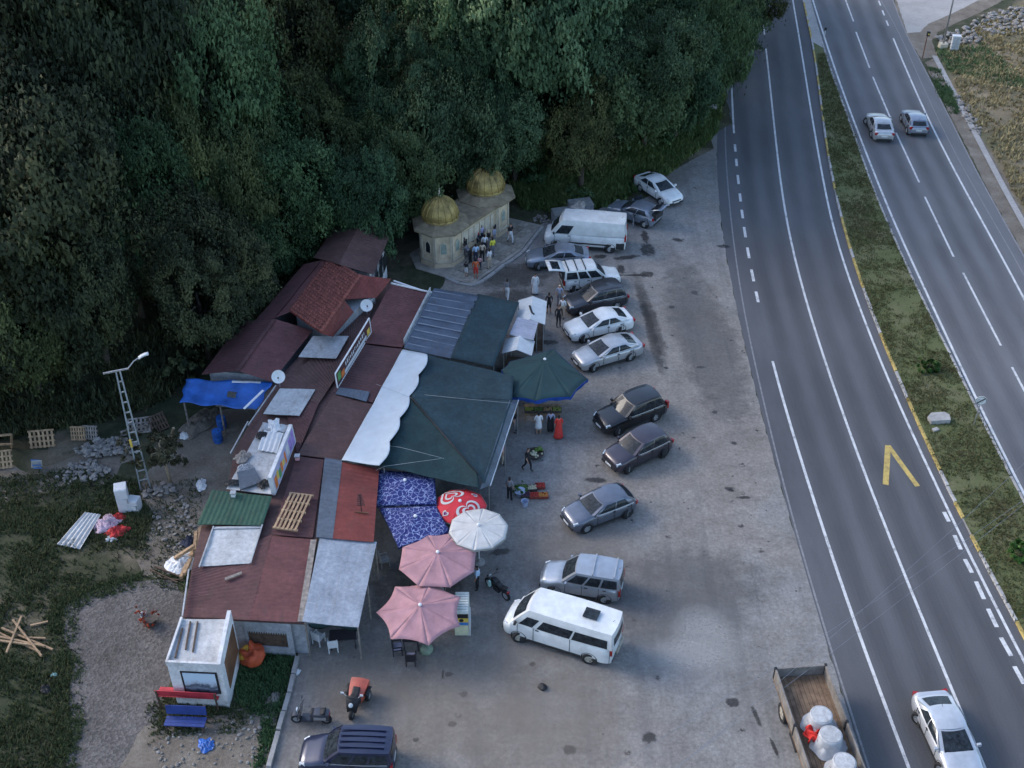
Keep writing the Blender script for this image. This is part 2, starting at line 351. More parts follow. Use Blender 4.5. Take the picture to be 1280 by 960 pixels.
# ------------------------------------------------------------------ terrain: flat lot, wooded slope to the north and west, the sheet runs to the horizon
EDGE = PL([(960, -60), (930, 40), (905, 110), (885, 165), (835, 212), (795, 238), (745, 258), (690, 262), (640, 250), (560, 245), (500, 262), (440, 262), (385, 292), (330, 350), (285, 405), (245, 452), (200, 500), (120, 522), (40, 535), (-60, 555), (-300, 640)])
def edge_dist(x, y):
    """signed distance to the foot of the wooded slope, positive uphill"""
    best = 1e9; sg = 1
    for a, b in zip(EDGE[:-1], EDGE[1:]):
        dx, dy = b.x - a.x, b.y - a.y; t = max(0, min(1, ((x - a.x) * dx + (y - a.y) * dy) / (dx * dx + dy * dy)))
        qx, qy = x - a.x - t * dx, y - a.y - t * dy; d = math.hypot(qx, qy)
        if d < best: best = d; sg = 1 if dx * (y - a.y) - dy * (x - a.x) < 0 else -1
    return best * sg
def ground_z(x, y):
    d = edge_dist(x, y)
    if d <= 0: return 0.0
    h = 0.5 * min(d, 6) ** 1.15 / 6 ** 0.15 * 0.9 + max(0, min(d - 6, 70)) * 0.30 if d > 0 else 0
    return h + mnoise.noise(Vector((x * 0.08, y * 0.08, 0))) * min(1.2, d * 0.08)
def terrain():
    xs = sorted(set([-900, -600, -400, -280, -200, -150] + [i * 2.5 for i in range(-48, 49)] + [150, 200, 280, 400, 600, 900]))
    ys = sorted(set([-300, -150, -60, 0, 12] + [16 + i * 2.5 for i in range(0, 66)] + [200, 240, 300, 400, 600, 900]))
    vs = [(x, y, ground_z(x, y) - 0.004) for y in ys for x in xs]; W = len(xs)
    fs = [(j * W + i, j * W + i + 1, (j + 1) * W + i + 1, (j + 1) * W + i) for j in range(len(ys) - 1) for i in range(W - 1)]
    me = bpy.data.meshes.new('ground'); me.from_pydata(vs, [], fs); me.materials.append(MATS['meadow']); me.materials.append(MATS['forest_floor'])
    me.polygons.foreach_set('material_index', [1 if edge_dist(sum(vs[k][0] for k in f) / 4, sum(vs[k][1] for k in f) / 4) > -1 else 0 for f in fs])
    me.polygons.foreach_set('use_smooth', [True] * len(fs)); tag(put('ground', me), kind='structure')
terrain()

# ------------------------------------------------------------------ roads
LOTEDGE = smooth_line([(897, 165), (896, 205), (897, 240), (900, 285), (910, 335), (922, 390), (932, 440), (941, 478), (955, 530), (967, 570), (982, 630), (1006, 715), (1024, 780), (1049, 860), (1061, 895), (1082, 960)], 0, 25)
RDL = smooth_line([(938, 0), (915, 55), (901, 110), (896, 165), (896, 205), (897, 240), (900, 285), (910, 335), (922, 390), (932, 440), (941, 478), (955, 530), (967, 570), (982, 630), (1006, 715), (1024, 780), (1049, 860), (1061, 895), (1082, 960)])
SEAL = smooth_line([(911, 100), (905, 147), (907, 190), (910, 240), (917, 305), (927, 377), (940, 440), (949, 478), (970, 570), (985, 630), (1010, 718), (1027, 780), (1052, 860), (1064, 895), (1086, 960)], 0, 25)
L2 = smooth_line([(905, 0), (912, 60), (914, 90), (917, 167), (924, 237), (930, 290), (936, 325), (946, 375), (960, 430), (972, 480), (997, 562), (1020, 635), (1047, 720), (1067, 780), (1100, 865), (1136, 960)])
L3 = smooth_line([(952, 0), (956, 50), (960, 82), (967, 150), (977, 240), (987, 300), (1005, 370), (1020, 420), (1040, 477), (1067, 557), (1095, 630), (1130, 720), (1160, 787), (1185, 855), (1210, 915), (1231, 960)])
L4 = smooth_line([(991, 0), (1002, 65), (1014, 140), (1031, 237), (1042, 290), (1060, 347), (1080, 400), (1111, 480), (1140, 542), (1175, 617), (1222, 717), (1257, 782), (1290, 850), (1350, 960)])
MEDL = smooth_line([(1004, 0), (1017, 62), (1025, 120), (1035, 200), (1044, 240), (1054, 287), (1067, 330), (1077, 360), (1100, 420), (1124, 480), (1144, 521), (1172, 585), (1192, 632), (1215, 677), (1237, 720), (1260, 762), (1280, 797), (1370, 960)])
MEDR = smooth_line([(1012, 0), (1025, 47), (1031, 65), (1045, 110), (1060, 147), (1080, 207), (1092, 240), (1112, 287), (1135, 340), (1160, 390), (1185, 437), (1204, 480), (1230, 535), (1252, 575), (1277, 625), (1340, 745)])
R1 = smooth_line([(1016, 0), (1030, 45), (1042, 82), (1060, 132), (1080, 185), (1101, 237), (1122, 290), (1150, 347), (1180, 415), (1211, 480), (1235, 530), (1260, 580), (1280, 617), (1350, 755)])
R3 = smooth_line([(1098, 0), (1116, 47), (1135, 92), (1157, 142), (1182, 192), (1206, 238), (1230, 280), (1255, 327), (1279, 370), (1360, 530)])
R4 = smooth_line([(1101, 0), (1120, 32), (1135, 65), (1144, 87), (1160, 122), (1185, 175), (1220, 240), (1250, 290), (1279, 342), (1370, 505)], 60, 10)
RDR = smooth_line([(1116, 0), (1135, 50), (1152, 77), (1172, 120), (1190, 150), (1210, 197), (1235, 240), (1255, 277), (1279, 320), (1380, 490)])
DITCH = smooth_line([(1168, 70), (1173, 82), (1187, 105), (1207, 145), (1232, 192), (1257, 240), (1285, 290), (1390, 470)], 0)
def road(name, A, B, mat, z=0.004):
    mb = MB(); between(mb, A, B, z); o = mb.build(name, MATS[mat]);
    if o.data.polygons[0].normal.z < 0: o.data.flip_normals()
    return tag(o, kind='structure')
road('road', RDL, MEDL, 'asphalt_road'); road('road', MEDR, RDR, 'asphalt_road_light')
def marking(line, w, mat='road_paint', z=0.009, spans=None):
    mb = MB()
    if spans is None: ribbon(mb, line, w, z)
    else:
        for a, b in spans: ribbon(mb, [a, a.lerp(b, 0.5), b], w, z)
    tag(mb.build('lane_marking', MATS[mat]), kind='structure')
def cut(line, y0, y1): return [p for p in line if y0 <= p.y <= y1]
yv = lambda v: P(640, v).y
marking(cut(L2, 0, yv(428)), 0.16); marking(cut(L2, yv(170), 400), 0.16)
def dashes(line, on, off, y0, y1):
    seg = cut(line, y0, y1); out = []; acc = 0; i = 0; pts = catmull(seg, 0.25); s = 0
    cur = pts[0]; start = cur; drawing = True; run = 0
    for a, b in zip(pts[:-1], pts[1:]):
        run += (b - a).length
        if drawing and run >= on: out.append((start, b)); drawing = False; run = 0
        elif not drawing and run >= off: drawing = True; start = b; run = 0
    return out
marking(None, 0.2, spans=dashes(L2, 1.35, 1.35, yv(425), yv(175)))
marking(cut(L3, 0, yv(56)), 0.15); marking(None, 0.15, spans=dashes(L3, 6, 3, yv(53), 400)); marking(L4, 0.15)
marking(R1, 0.16); marking(cut(R3, 0, yv(47)), 0.16); marking(None, 0.16, spans=dashes(R3, 1.5, 1.5, yv(44), 260))
marking(None, 0.15, spans=[(P(*a), P(*b)) for a, b in (((1047, -22), (1053, -10)), ((1057, 0), (1067, 27)), ((1070, 40), (1087, 85)), ((1091, 96), (1114, 150)), ((1120, 166), (1149, 228)), ((1156, 246), (1192, 321)), ((1204, 341), (1251, 432)), ((1265, 459), (1318, 560)))])
marking(SEAL, 0.10, 'seal_line'); marking(R4, 0.07, 'seal_line'); marking(RDR, 0.12, 'seal_line', 0.012)
marking(None, 0.22, spans=[(P(*a), P(*b)) for a, b in (((1180, 640), (1186, 652)), ((1193, 669), (1201, 687)), ((1206, 699), (1215, 716)), ((1220, 727), (1230, 749)), ((1235, 761), (1246, 784)), ((1251, 797), (1264, 820)), ((1268, 833), (1280, 855)), ((1285, 867), (1298, 890)))])
mb = MB()                                         # yellow chevron on the asphalt
a0, a1, a2 = P(1110, 557), P(1107, 606), P(1147, 608)
for q, wd in ((a1, 0.33), (a2, 0.30)):
    d = (q - a0).normalized(); x = Vector((-d.y, d.x, 0)) * wd / 2; mb.add([(p.x, p.y, 0.0095 + (0.003 if q is a2 else 0)) for p in (a0 - x, a0 + x, q + x, q - x)], [(0, 1, 2, 3)])
tag(mb.build('lane_marking', MATS['road_paint_yellow'], fix=True), kind='structure')
def rsamp(L, n):
    d = [0]
    for i in range(1, len(L)): d.append(d[-1] + (L[i] - L[i - 1]).length)
    out = []; j = 0
    for k in range(n + 1):
        t = d[-1] * k / n
        while j < len(L) - 2 and d[j + 1] < t: j += 1
        out.append(L[j].lerp(L[j + 1], (t - d[j]) / max(1e-6, d[j + 1] - d[j])))
    return out
tk = NT('wheel_path', 0.7); _nz = tk.noise(0.06, 3, 0.5); tk.done(tk.ramp(tk.noise(8, 4, 0.8), [(0.3, (0.04, 0.04, 0.043)), (0.7, (0.065, 0.066, 0.07))]))
_tr = tk.n.new('ShaderNodeBsdfTransparent'); _mx = tk.n.new('ShaderNodeMixShader'); _am = tk.n.new('ShaderNodeMath'); _am.operation = 'MULTIPLY'; _am.inputs[1].default_value = 0.10; tk.link(tk.step(_nz, 0.1, 0.9), _am.inputs[0]); tk.link(_am.outputs[0], _mx.inputs[0]); tk.link(_tr.outputs[0], _mx.inputs[1]); tk.link(tk.b.outputs[0], _mx.inputs[2]); tk.link(_mx.outputs[0], tk.n['Material Output'].inputs[0])
for A_, B_, fr in ((L2, L3, (.25, .75)), (L3, L4, (.25, .75)), (R1, R3, (.12, .37, .63, .88))):
    y0, y1 = 25, 190; a_, b_ = rsamp(cut(A_, y0, y1), 80), rsamp(cut(B_, y0, y1), 80)
    for q in fr:
        for w_, z_ in ((1.25, .0058), (.9, .0064), (.5, .0070)): mb = MB(); ribbon(mb, [u.lerp(v, q) for u, v in zip(a_, b_)], w_, z_); tag(mb.build('wheel_path', MATS['wheel_path']), kind='structure')
# parking lot sheet
LOT = [p for p in LOTEDGE if p.y > 18]
lot_poly = LOT + PL([(700, 1100), (300, 1100), (330, 985), (338, 955), (350, 905), (362, 860), (372, 815), (384, 775), (420, 640), (470, 520), (520, 420), (560, 345), (610, 345), (660, 300), (690, 262), (745, 262), (795, 244), (835, 220), (868, 195), (888, 175)])
sheet('parking_lot', lot_poly, 0.0, MATS['asphalt_lot'], 0.12, 3)
# median: raised grass between kerb stones
mb = MB(); between(mb, MEDL, MEDR, 0.11); o = mb.build('median', MATS['median_grass'])
if o.data.polygons[0].normal.z < 0: o.data.flip_normals()
tag(o, kind='structure')
mb = MB(); between(mb, cut(MEDL, yv(62), 400), cut(MEDR, yv(62), 400), 0.122); o = mb.build('median_paving', MATS['old_concrete'])
if o.data.polygons[0].normal.z < 0: o.data.flip_normals()
tag(o, kind='structure')
M('kerb_yellow', (0.40, 0.30, 0.10), 0.9, 0.3, 3); M('kerb_white', (0.36, 0.35, 0.34), 0.9, 0.2, 3); M('concrete', (0.30, 0.29, 0.28), 0.9, 0.15, 2, 0.2)
def kerb(name, line, ymax, colours, w=0.16, h=0.14):
    root = None; me = []
    for mname in colours: b = MB(); b.box((0, 0, h / 2), (0.96, w, h), taper=0.96); me.append(b.mesh('kerb_stone', MATS[mname]))
    pts = catmull([p for p in line if p.y < ymax], 1.0); k = 0; base = MB(); ribbon(base, pts, w * 0.8, 0.05); root = tag(base.build(name, MATS['concrete'], fix=True), kind='structure')
    for a, b in zip(pts[:-1], pts[1:]):
        u, v = (a + b) / 2, (b - a); k += 1
        if rng.random() < 0.04: continue
        put('kerb_stone', me[(k // 3 + (rng.random() < 0.15)) % len(me)], root, (u.x, u.y, rng.uniform(-0.02, 0.01)), (rng.gauss(0, 0.02), rng.gauss(0, 0.01), math.atan2(v.y, v.x) + rng.gauss(0, 0.015)), (v.length, 1, 1))
kerb('kerb', cut(MEDL, 28, 400), 135, ['kerb_yellow', 'kerb_white']); kerb('kerb', cut(MEDR, 40, 400), 135, ['kerb_white', 'concrete'])
kerb('kerb', catmull(PL([(372, 822), (362, 868), (348, 915), (336, 962), (322, 1010)]), 1.0), 60, ['concrete'], 0.22, 0.2)
# right side: dry field, dirt strip and concrete ditch, side road and its dirt apron
sheet('field', PL([(1172, 84), (1190, 112), (1208, 148), (1234, 196), (1260, 245), (1290, 300), (1400, 480), (1700, 480), (1700, -40), (1330, -30), (1270, 5), (1210, 40), (1172, 55)]), 0.002, MATS['dry_field'], 0.3, 5)
sheet('dirt_strip', PL([(1156, 78), (1168, 72), (1178, 84), (1192, 110), (1212, 148), (1238, 192), (1264, 238), (1300, 300), (1400, 475), (1380, 485), (1279, 318), (1235, 238), (1190, 148)]), 0.006, MATS['dirt'], 0.12, 6)
mb = MB(); ribbon(mb, DITCH, 0.5, 0.05); o = mb.build('ditch_edge', MATS['old_concrete'], fix=True); tag(o, kind='structure')
if o.data.polygons[0].normal.z < 0: o.data.flip_normals()
sheet('side_road', PL([(1114, -10), (1135, 50), (1152, 73), (1170, 72), (1166, 50), (1172, 40), (1240, 8), (1300, -25), (1400, -80), (1090, -80)]), 0.008, MATS['dirt'], 0.1, 4)
sheet('side_road', PL([(1118, -8), (1134, 42), (1150, 40), (1160, 30), (1190, 17), (1232, -4), (1300, -42), (1350, -80), (1095, -80)]), 0.012, MATS['old_concrete'], 0.08, 8)
# left yard: gravel drive, bare dirt
sheet('gravel_drive', PL([(76, 762), (100, 742), (140, 732), (180, 722), (215, 726), (240, 760), (225, 800), (215, 850), (200, 880), (190, 930), (182, 1000), (70, 1000), (88, 930), (92, 880), (90, 835), (80, 800)]), 0.002, MATS['gravel_ground'], 0.3, 11)
sheet('dirt_yard', PL([(170, 602), (215, 560), (255, 520), (330, 500), (330, 610), (250, 700), (235, 715), (200, 720), (170, 690), (185, 650)]), 0.003, MATS['dirt'], 0.5, 12)
sheet('dirt_yard', PL([(182, 905), (240, 900), (300, 880), (345, 850), (352, 870), (335, 960), (310, 1040), (120, 1040), (150, 960)]), 0.0035, MATS['dirt'], 0.35, 13)
sheet('dirt_yard', PL([(-20, 585), (40, 590), (100, 570), (150, 560), (170, 575), (130, 600), (60, 612), (-20, 640)]), 0.003, MATS['dirt'], 0.5, 14)
def blob(name, u, v, rx, ry, mat, z=0.0045, rot=0.0):
    c = P(u, v); mb = MB(); mb.add([(rx * x, ry * y, 0) for x, y in ((-1, -1), (1, -1), (1, 1), (-1, 1))], [(0, 1, 2, 3)])
    o = mb.build(name, MATS[mat]); o.location = (c.x, c.y, z); o.rotation_euler.z = rot; return tag(o, kind='structure')
k = 0
for u, v, rx, ry, rot in [(810, 312, .9, 1.6, 0), (806, 296, .5, 1.4, 0), (782, 322, 1.6, .5, .25), (750, 321, .9, .5, 0), (808, 343, .9, .7, 0), (790, 344, 2.0, .16, 0), (847, 300, .7, .45, -.5), (868, 366, .4, .5, .3), (776, 337, .5, 1, 0),
                          (680, 428, 1.4, .5, 0), (745, 600, 1.0, .4, -.1), (893, 515, .3, .3, 0), (918, 554, .4, .25, -.6), (912, 612, .5, .25, -.5), (930, 622, .6, .2, 0), (916, 878, .5, .5, .8), (945, 895, .2, 1.0, .2), (968, 935, .15, .9, .2), (812, 922, .6, .5, 0), (905, 308, .8, .4, -.2),
                          (712, 937, .6, .4, 0), (565, 905, .3, .3, 0), (580, 868, .4, .3, 0), (520, 925, .25, .25, 0), (665, 830, .3, .25, 0), (560, 843, .3, .25, 0), (840, 384, .35, .3, 0), (833, 460, .3, .25, 0), (876, 459, .5, .25, 0), (625, 690, .9, .4, .2)]:
    blob('oil_stain', u, v, rx, ry, 'oil', 0.0045 + 0.0004 * (k % 9), rot); k += 1
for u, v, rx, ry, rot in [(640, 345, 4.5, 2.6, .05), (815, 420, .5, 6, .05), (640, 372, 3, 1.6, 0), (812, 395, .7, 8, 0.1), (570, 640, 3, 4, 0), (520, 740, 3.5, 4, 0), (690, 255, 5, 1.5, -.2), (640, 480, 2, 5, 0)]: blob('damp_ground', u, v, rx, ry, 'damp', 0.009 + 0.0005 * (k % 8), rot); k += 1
blob('asphalt_patch', 850, 745, 6.5, 4.5, 'asphalt_patch', 0.0150, .3); blob('asphalt_patch', 880, 420, 3, 14, 'asphalt_patch', 0.0155, .08)
blob('gravel_patch', 882, 800, 2.3, 3.2, 'pale_gravel', 0.0170, .1); blob('gravel_patch', 862, 818, 2.8, 1.7, 'pale_gravel', 0.0175, .1)
for u, v, rx, ry, rot in [(560, 880, 7, 5, 0), (700, 900, 6, 5, .4), (640, 800, 4, 3, 0), (720, 690, 6, 3, .2), (840, 215, 3, 4, -.5), (450, 850, 4, 3, 0)]: blob('dusty_ground', u, v, rx, ry, 'dust', 0.013 + 0.0003 * (k % 9), rot); k += 1

# ------------------------------------------------------------------ vegetation
def leaf_mat(name, a, b, c):
    g = NT(name, 0.62); g.b.inputs['Specular IOR Level'].default_value = 0.18
    at = g.n.new('ShaderNodeAttribute'); at.attribute_name = 'tint'
    col = g.ramp(at.outputs['Fac'], [(0.0, a), (0.5, b), (1.0, c)])
    oi = g.n.new('ShaderNodeObjectInfo'); hs = g.n.new('ShaderNodeHueSaturation'); mr = g.n.new('ShaderNodeMapRange'); mr.inputs['To Min'].default_value = 0.62; mr.inputs['To Max'].default_value = 1.40; h2 = g.n.new('ShaderNodeMapRange'); h2.inputs['To Min'].default_value = 0.475; h2.inputs['To Max'].default_value = 0.515; wn = g.n.new('ShaderNodeTexWhiteNoise'); wn.noise_dimensions = '1D'; g.link(oi.outputs['Random'], wn.inputs['W']); g.link(wn.outputs['Value'], h2.inputs['Value']); g.link(h2.outputs[0], hs.inputs['Hue'])
    g.link(oi.outputs['Random'], mr.inputs['Value']); g.link(mr.outputs[0], hs.inputs['Value']); g.link(col, hs.inputs['Color'])
    g.link(hs.outputs[0], g.b.inputs['Base Color'])
    tl = g.n.new('ShaderNodeBsdfTranslucent'); mx = g.n.new('ShaderNodeMixShader'); mx.inputs[0].default_value = 0.18
    g.link(hs.outputs[0], tl.inputs[0]); g.link(g.b.outputs[0], mx.inputs[1]); g.link(tl.outputs[0], mx.inputs[2]); g.link(mx.outputs[0], g.n['Material Output'].inputs[0])
leaf_mat('leaf_dark', (0.022, 0.031, 0.016), (0.048, 0.062, 0.030), (0.098, 0.108, 0.048))
leaf_mat('leaf_olive', (0.026, 0.034, 0.013), (0.054, 0.068, 0.026), (0.105, 0.115, 0.042))
leaf_mat('leaf_green', (0.024, 0.050, 0.020), (0.054, 0.100, 0.042), (0.098, 0.155, 0.066))
leaf_mat('leaf_blue', (0.024, 0.050, 0.023), (0.058, 0.108, 0.052), (0.105, 0.168, 0.082))
leaf_mat('leaf_bright', (0.02, 0.052, 0.012), (0.045, 0.105, 0.022), (0.09, 0.16, 0.035))
leaf_mat('leaf_dry', (0.035, 0.035, 0.02), (0.062, 0.062, 0.035), (0.10, 0.09, 0.055))
M('bark', (0.055, 0.045, 0.035), 0.95, 0.3, 4, 0.4)

def crown_mesh(name, seed, rad, hgt, n_clump, per, mat, lsize=0.24, conic=0.0, bottom=0.0):
    """leaf quads gathered in clumps on an uneven, lobed crown; z from 0 (crown base) to hgt"""
    rs = np.random.RandomState(seed); V = []; T = []
    nl = 9 + rs.randint(5); lobes = []
    for k in range(nl):
        a = rs.uniform(0, 2 * np.pi); e = rs.uniform(-0.2, 1.0); lobes.append((np.array([np.cos(a) * np.cos(e), np.sin(a) * np.cos(e), np.sin(e)]), rs.uniform(0.18, 0.62)))
    cen = []
    for k in range(n_clump):
        u = rs.uniform(-0.55 + bottom, 1.0); a = rs.uniform(0, 2 * np.pi); s_ = np.sqrt(max(0, 1 - u * u)); d = np.array([np.cos(a) * s_, np.sin(a) * s_, u])
        g = 0.66 + sum(w * max(0, (d @ l - 0.70) / 0.30) ** 0.8 for l, w in lobes)
        t = rs.uniform(0.62, 1.0) ** 0.6; g *= t
        p = d * g; z = (p[2] + 0.55) / 1.6; f = 1 - conic * max(0, z) * 0.85
        cen.append((np.array([p[0] * rad * f, p[1] * rad * f, max(0, z) * hgt]), d, t))
    for c, d, t in cen:
        cr = rad * rs.uniform(0.10, 0.22); tone = np.clip(rs.normal(0.45, 0.28), 0, 1); m = int(per * rs.uniform(0.6, 1.4))
        q = rs.normal(size=(m, 3)); q /= np.linalg.norm(q, axis=1)[:, None]; q *= (rs.uniform(0.25, 1.0, m) ** 0.5)[:, None]
        A3 = rs.normal(size=(3, 3)) * 0.38 + np.diag([1, 1, .6]); pos = c + (q @ A3.T) * cr + rs.normal(size=(m, 3)) * cr * 0.16 * (rs.rand(m, 1) < .35) * 2
        nrm = q * 0.7 + d * 0.6 + rs.normal(size=(m, 3)) * 0.45 + np.array([0, 0, 0.55]); nrm /= np.linalg.norm(nrm, axis=1)[:, None]
        x = np.cross(nrm, rs.normal(size=(m, 3))); x /= np.linalg.norm(x, axis=1)[:, None] + 1e-9; y = np.cross(nrm, x)
        s1 = lsize * rs.uniform(0.55, 1.25, m)[:, None]; s2 = s1 * 0.55
        quad = np.stack([pos - x * s1, pos - y * s2 + nrm * 0.02, pos + x * s1 - nrm * s1 * 0.35, pos + y * s2 + nrm * 0.02], 1)
        V.append(quad.reshape(-1, 3)); T.append(np.repeat(np.clip(tone + rs.normal(0, 0.16, m) + q[:, 2] * 0.1, 0, 1), 4))
    V = np.concatenate(V); T = np.concatenate(T); n = len(V) // 4
    me = bpy.data.meshes.new(name); me.vertices.add(len(V)); me.vertices.foreach_set('co', V.ravel()); me.loops.add(len(V)); me.loops.foreach_set('vertex_index', np.arange(len(V), dtype=np.int32))
    me.polygons.add(n); me.polygons.foreach_set('loop_start', np.arange(0, len(V), 4, dtype=np.int32)); me.polygons.foreach_set('loop_total', np.full(n, 4, dtype=np.int32)); me.update(calc_edges=True)
    at = me.attributes.new('tint', 'FLOAT', 'POINT'); at.data.foreach_set('value', T.astype(np.float32))
    if mat: me.materials.append(MATS[mat])
    return me
def trunk_mesh(seed, h, r):
    rs = random.Random(seed); mb = MB(); top = Vector((rs.uniform(-.4, .4), rs.uniform(-.4, .4), h))
    mb.tube([(0, 0, -1.0), (0, 0, 0.3), top * 0.5 + Vector((rs.uniform(-.2, .2), rs.uniform(-.2, .2), 0)), top], [r * 1.3, r, r * 0.75, r * 0.3], 7)
    for k in range(6):
        a = k * 1.05 + rs.uniform(-.3, .3); b = top * rs.uniform(0.45, 0.8); ln = h * rs.uniform(0.22, 0.36)
        e = b + Vector((math.cos(a) * ln, math.sin(a) * ln, ln * rs.uniform(0.5, 1.0))); mb.tube([b, b.lerp(e, 0.5) + Vector((0, 0, 0.15)), e], [r * 0.4, r * 0.26, r * 0.08], 5)
    return mb.mesh('trunk', MATS['bark'], True)
VAR = {}
for key, mat, kinds in (('dark', 'leaf_dark', 3), ('green', 'leaf_green', 3), ('blue', 'leaf_blue', 3), ('olive', 'leaf_olive', 2)):
    VAR[key] = [(crown_mesh('crown', 11 * s + len(mat) * 7, 1.0, 1.0, 230, 260, mat, 0.027, (0.35 if key == 'dark' else 0.45 if key == 'olive' else 0.1)), trunk_mesh(s, 9.0, 0.24)) for s in range(kinds)]
ORD = ['first', 'second', 'third', 'fourth', 'fifth', 'sixth', 'seventh', 'eighth', 'ninth', 'tenth', 'eleventh', 'twelfth', 'thirteenth', 'fourteenth', 'fifteenth', 'sixteenth', 'seventeenth', 'eighteenth', 'nineteenth', 'twentieth', 'twenty-first', 'twenty-second', 'twenty-third', 'twenty-fourth', 'twenty-fifth', 'twenty-sixth', 'twenty-seventh', 'twenty-eighth', 'twenty-ninth', 'thirtieth']
def tree(x, y, rad, h, key, label, z=None, group='broadleaf trees of the wood on the slope', name='forest_tree', crown_from=0.28):
    z = ground_z(x, y) if z is None else z
    t = thing(name, label, 'tree', (x, y, z), 0, group); r2 = random.Random(int(x * 31 + y * 17))
    cm, tm = r2.choice(VAR[key]); base = h * crown_from
    put('crown', cm, t, (0, 0, base), (r2.gauss(0, .07), r2.gauss(0, .07), r2.uniform(0, 6.28)), (rad * r2.uniform(0.85, 1.1), rad * r2.uniform(0.85, 1.15), (h - base) * r2.uniform(.9, 1.12)))
    put('trunk', tm, t, (0, 0, 0), (0, 0, r2.uniform(0, 6.28)), (1, 1, h * 0.72 / 9.0))
    return t
def project(x, y, z):
    d = Vector((x, y, z - CAM_H)); cz = d.y * math.cos(PITCH) - d.z * math.sin(PITCH); cy = -d.y * math.sin(PITCH) - d.z * math.cos(PITCH)
    return (640 + FPX * d.x / cz, 480 + FPX * cy / cz)
def forest():
    rs = random.Random(21); pts = []
    tries = 0
    while tries < 16000:
        tries += 1
        x, y = rs.uniform(-82, 46), rs.uniform(42, 165); d = edge_dist(x, y)
        if d < 1.2 or d > 85: continue
        h = rs.uniform(12, 18) if d > 7 else rs.uniform(7.5, 11)
        rad = h * rs.uniform(0.32, 0.44); z = ground_z(x, y)
        u, v = project(x, y, z + h * 0.75)
        if not (-90 < u < 1010 and -90 < v < 700): continue
        if any((x - q[0]) ** 2 + (y - q[1]) ** 2 < (0.46 * (rad + q[2])) ** 2 for q in pts): continue
        u0, v0 = project(x, y, z + h * 0.35)
        if 470 < u < 660 and v0 > 235 and d < 6: continue
        pts.append((x, y, rad, h, u, v, d))
    rows = {}
    for p in pts: rows.setdefault(int(p[6] // 9), []).append(p)
    rown = ['front row', 'second row', 'third row', 'fourth row', 'fifth row', 'sixth row', 'seventh row', 'eighth row', 'ninth row', 'top row']
    for rw, lst in rows.items():
        lst.sort(key=lambda p: p[4])
        for i, (x, y, rad, h, u, v, d) in enumerate(lst):
            key = rs.choice(['dark', 'dark', 'olive', 'dark', 'green']) if u < 400 + rs.gauss(0, 60) else rs.choice(['green', 'blue', 'blue', 'green', 'olive'])
            adj = {'dark': 'dark grey-green', 'green': 'deep green', 'blue': 'blue-green', 'olive': 'olive green'}[key]
            pl_ = f'{ORD[i]} from the left' if i < (len(lst) + 1) // 2 else f'{ORD[len(lst) - 1 - i]} from the right'
            tree(x, y, rad, h, key, f'{adj} tree, {pl_} in the wood\'s {rown[min(rw, 9)]}')
    return len(pts)
forest()
_c = P(607, 238, 3.2); _d = (P(607, 238, 3.2) - P(550.5, 274, 3.2)).normalized(); _n = Vector((-_d.y, _d.x, 0))
for (a, b, rad, h, key, lb) in ((0.3, 4.6, 3.6, 10.5, 'blue', 'large blue-green tree hanging over the rear golden dome'), (-5.2, 5.2, 3.0, 9.5, 'green', 'green tree behind the gap between the two golden domes'), (-9.5, 4.2, 2.6, 8.0, 'blue', 'blue-green tree behind the front golden dome'), (4.8, 3.6, 2.8, 8.5, 'blue', 'blue-green tree standing just beyond the rear golden dome'), (8.5, 4.5, 3.0, 9.0, 'green', 'green tree above the refuse containers on the bank')):
    q = _c + _d * a + _n * b; tree(q.x, q.y, rad, h, key, lb)
for (u, v, rad, h, key, lb) in ((338, 362, 2.7, 7.0, 'green', 'green tree leaning over the middle of the rear maroon roofs'), (303, 408, 2.6, 6.5, 'dark', 'dark tree behind the wide maroon gable'), (262, 447, 2.6, 6.8, 'dark', 'dark tree at the upper corner of the blue tarpaulin'), (374, 308, 2.3, 7.0, 'blue', 'blue-green tree overhanging the upper maroon roofs'), (500, 268, 2.0, 5.5, 'dark', 'dark tree between the mast and the front golden dome')):
    q = P(u, v); tree(q.x, q.y, rad, h, key, lb)

def tuft_mesh(name, poly, n, hgt, mat, seed, zf=None, mask=None, spread=0.16, blades=4, thr=-.12):
    """short grass / weeds scattered over a polygon, one mass"""
    rs = random.Random(seed); xs = [p[0] for p in poly]; ys = [p[1] for p in poly]; V = []; F = []; T = []; k = 0; tries = 0
    while k < n and tries < n * 8:
        tries += 1
        x, y = rs.uniform(min(xs), max(xs)), rs.uniform(min(ys), max(ys))
        if not inside((x, y), poly): continue
        dn = mnoise.noise(Vector((x * 0.35, y * 0.35, seed))) + 0.5 * mnoise.noise(Vector((x * 1.4, y * 1.4, seed)))
        if dn < thr + rs.gauss(0, 0.25): continue
        k += 1; z = zf(x, y) if zf else 0.0; tn = min(1, max(0, 0.5 + dn * 0.5 + rs.gauss(0, 0.2)))
        for b in range(blades):
            a = rs.uniform(0, 6.28); hh = hgt * rs.uniform(0.4, 1.2); ox, oy = rs.gauss(0, spread * .6), rs.gauss(0, spread * .6); dx, dy = math.cos(a), math.sin(a); wd = hgt * 0.22; i = len(V)
            V += [(x + ox - dy * wd, y + oy + dx * wd, z), (x + ox + dy * wd, y + oy - dx * wd, z), (x + ox + dx * hh * .6, y + oy + dy * hh * .6, z + hh)]; F.append((i, i + 1, i + 2)); T += [tn] * 3
    me = bpy.data.meshes.new(name); me.from_pydata(V, [], F); at = me.attributes.new('tint', 'FLOAT', 'POINT'); at.data.foreach_set('value', T); me.materials.append(MATS[mat]); me.update(); return me
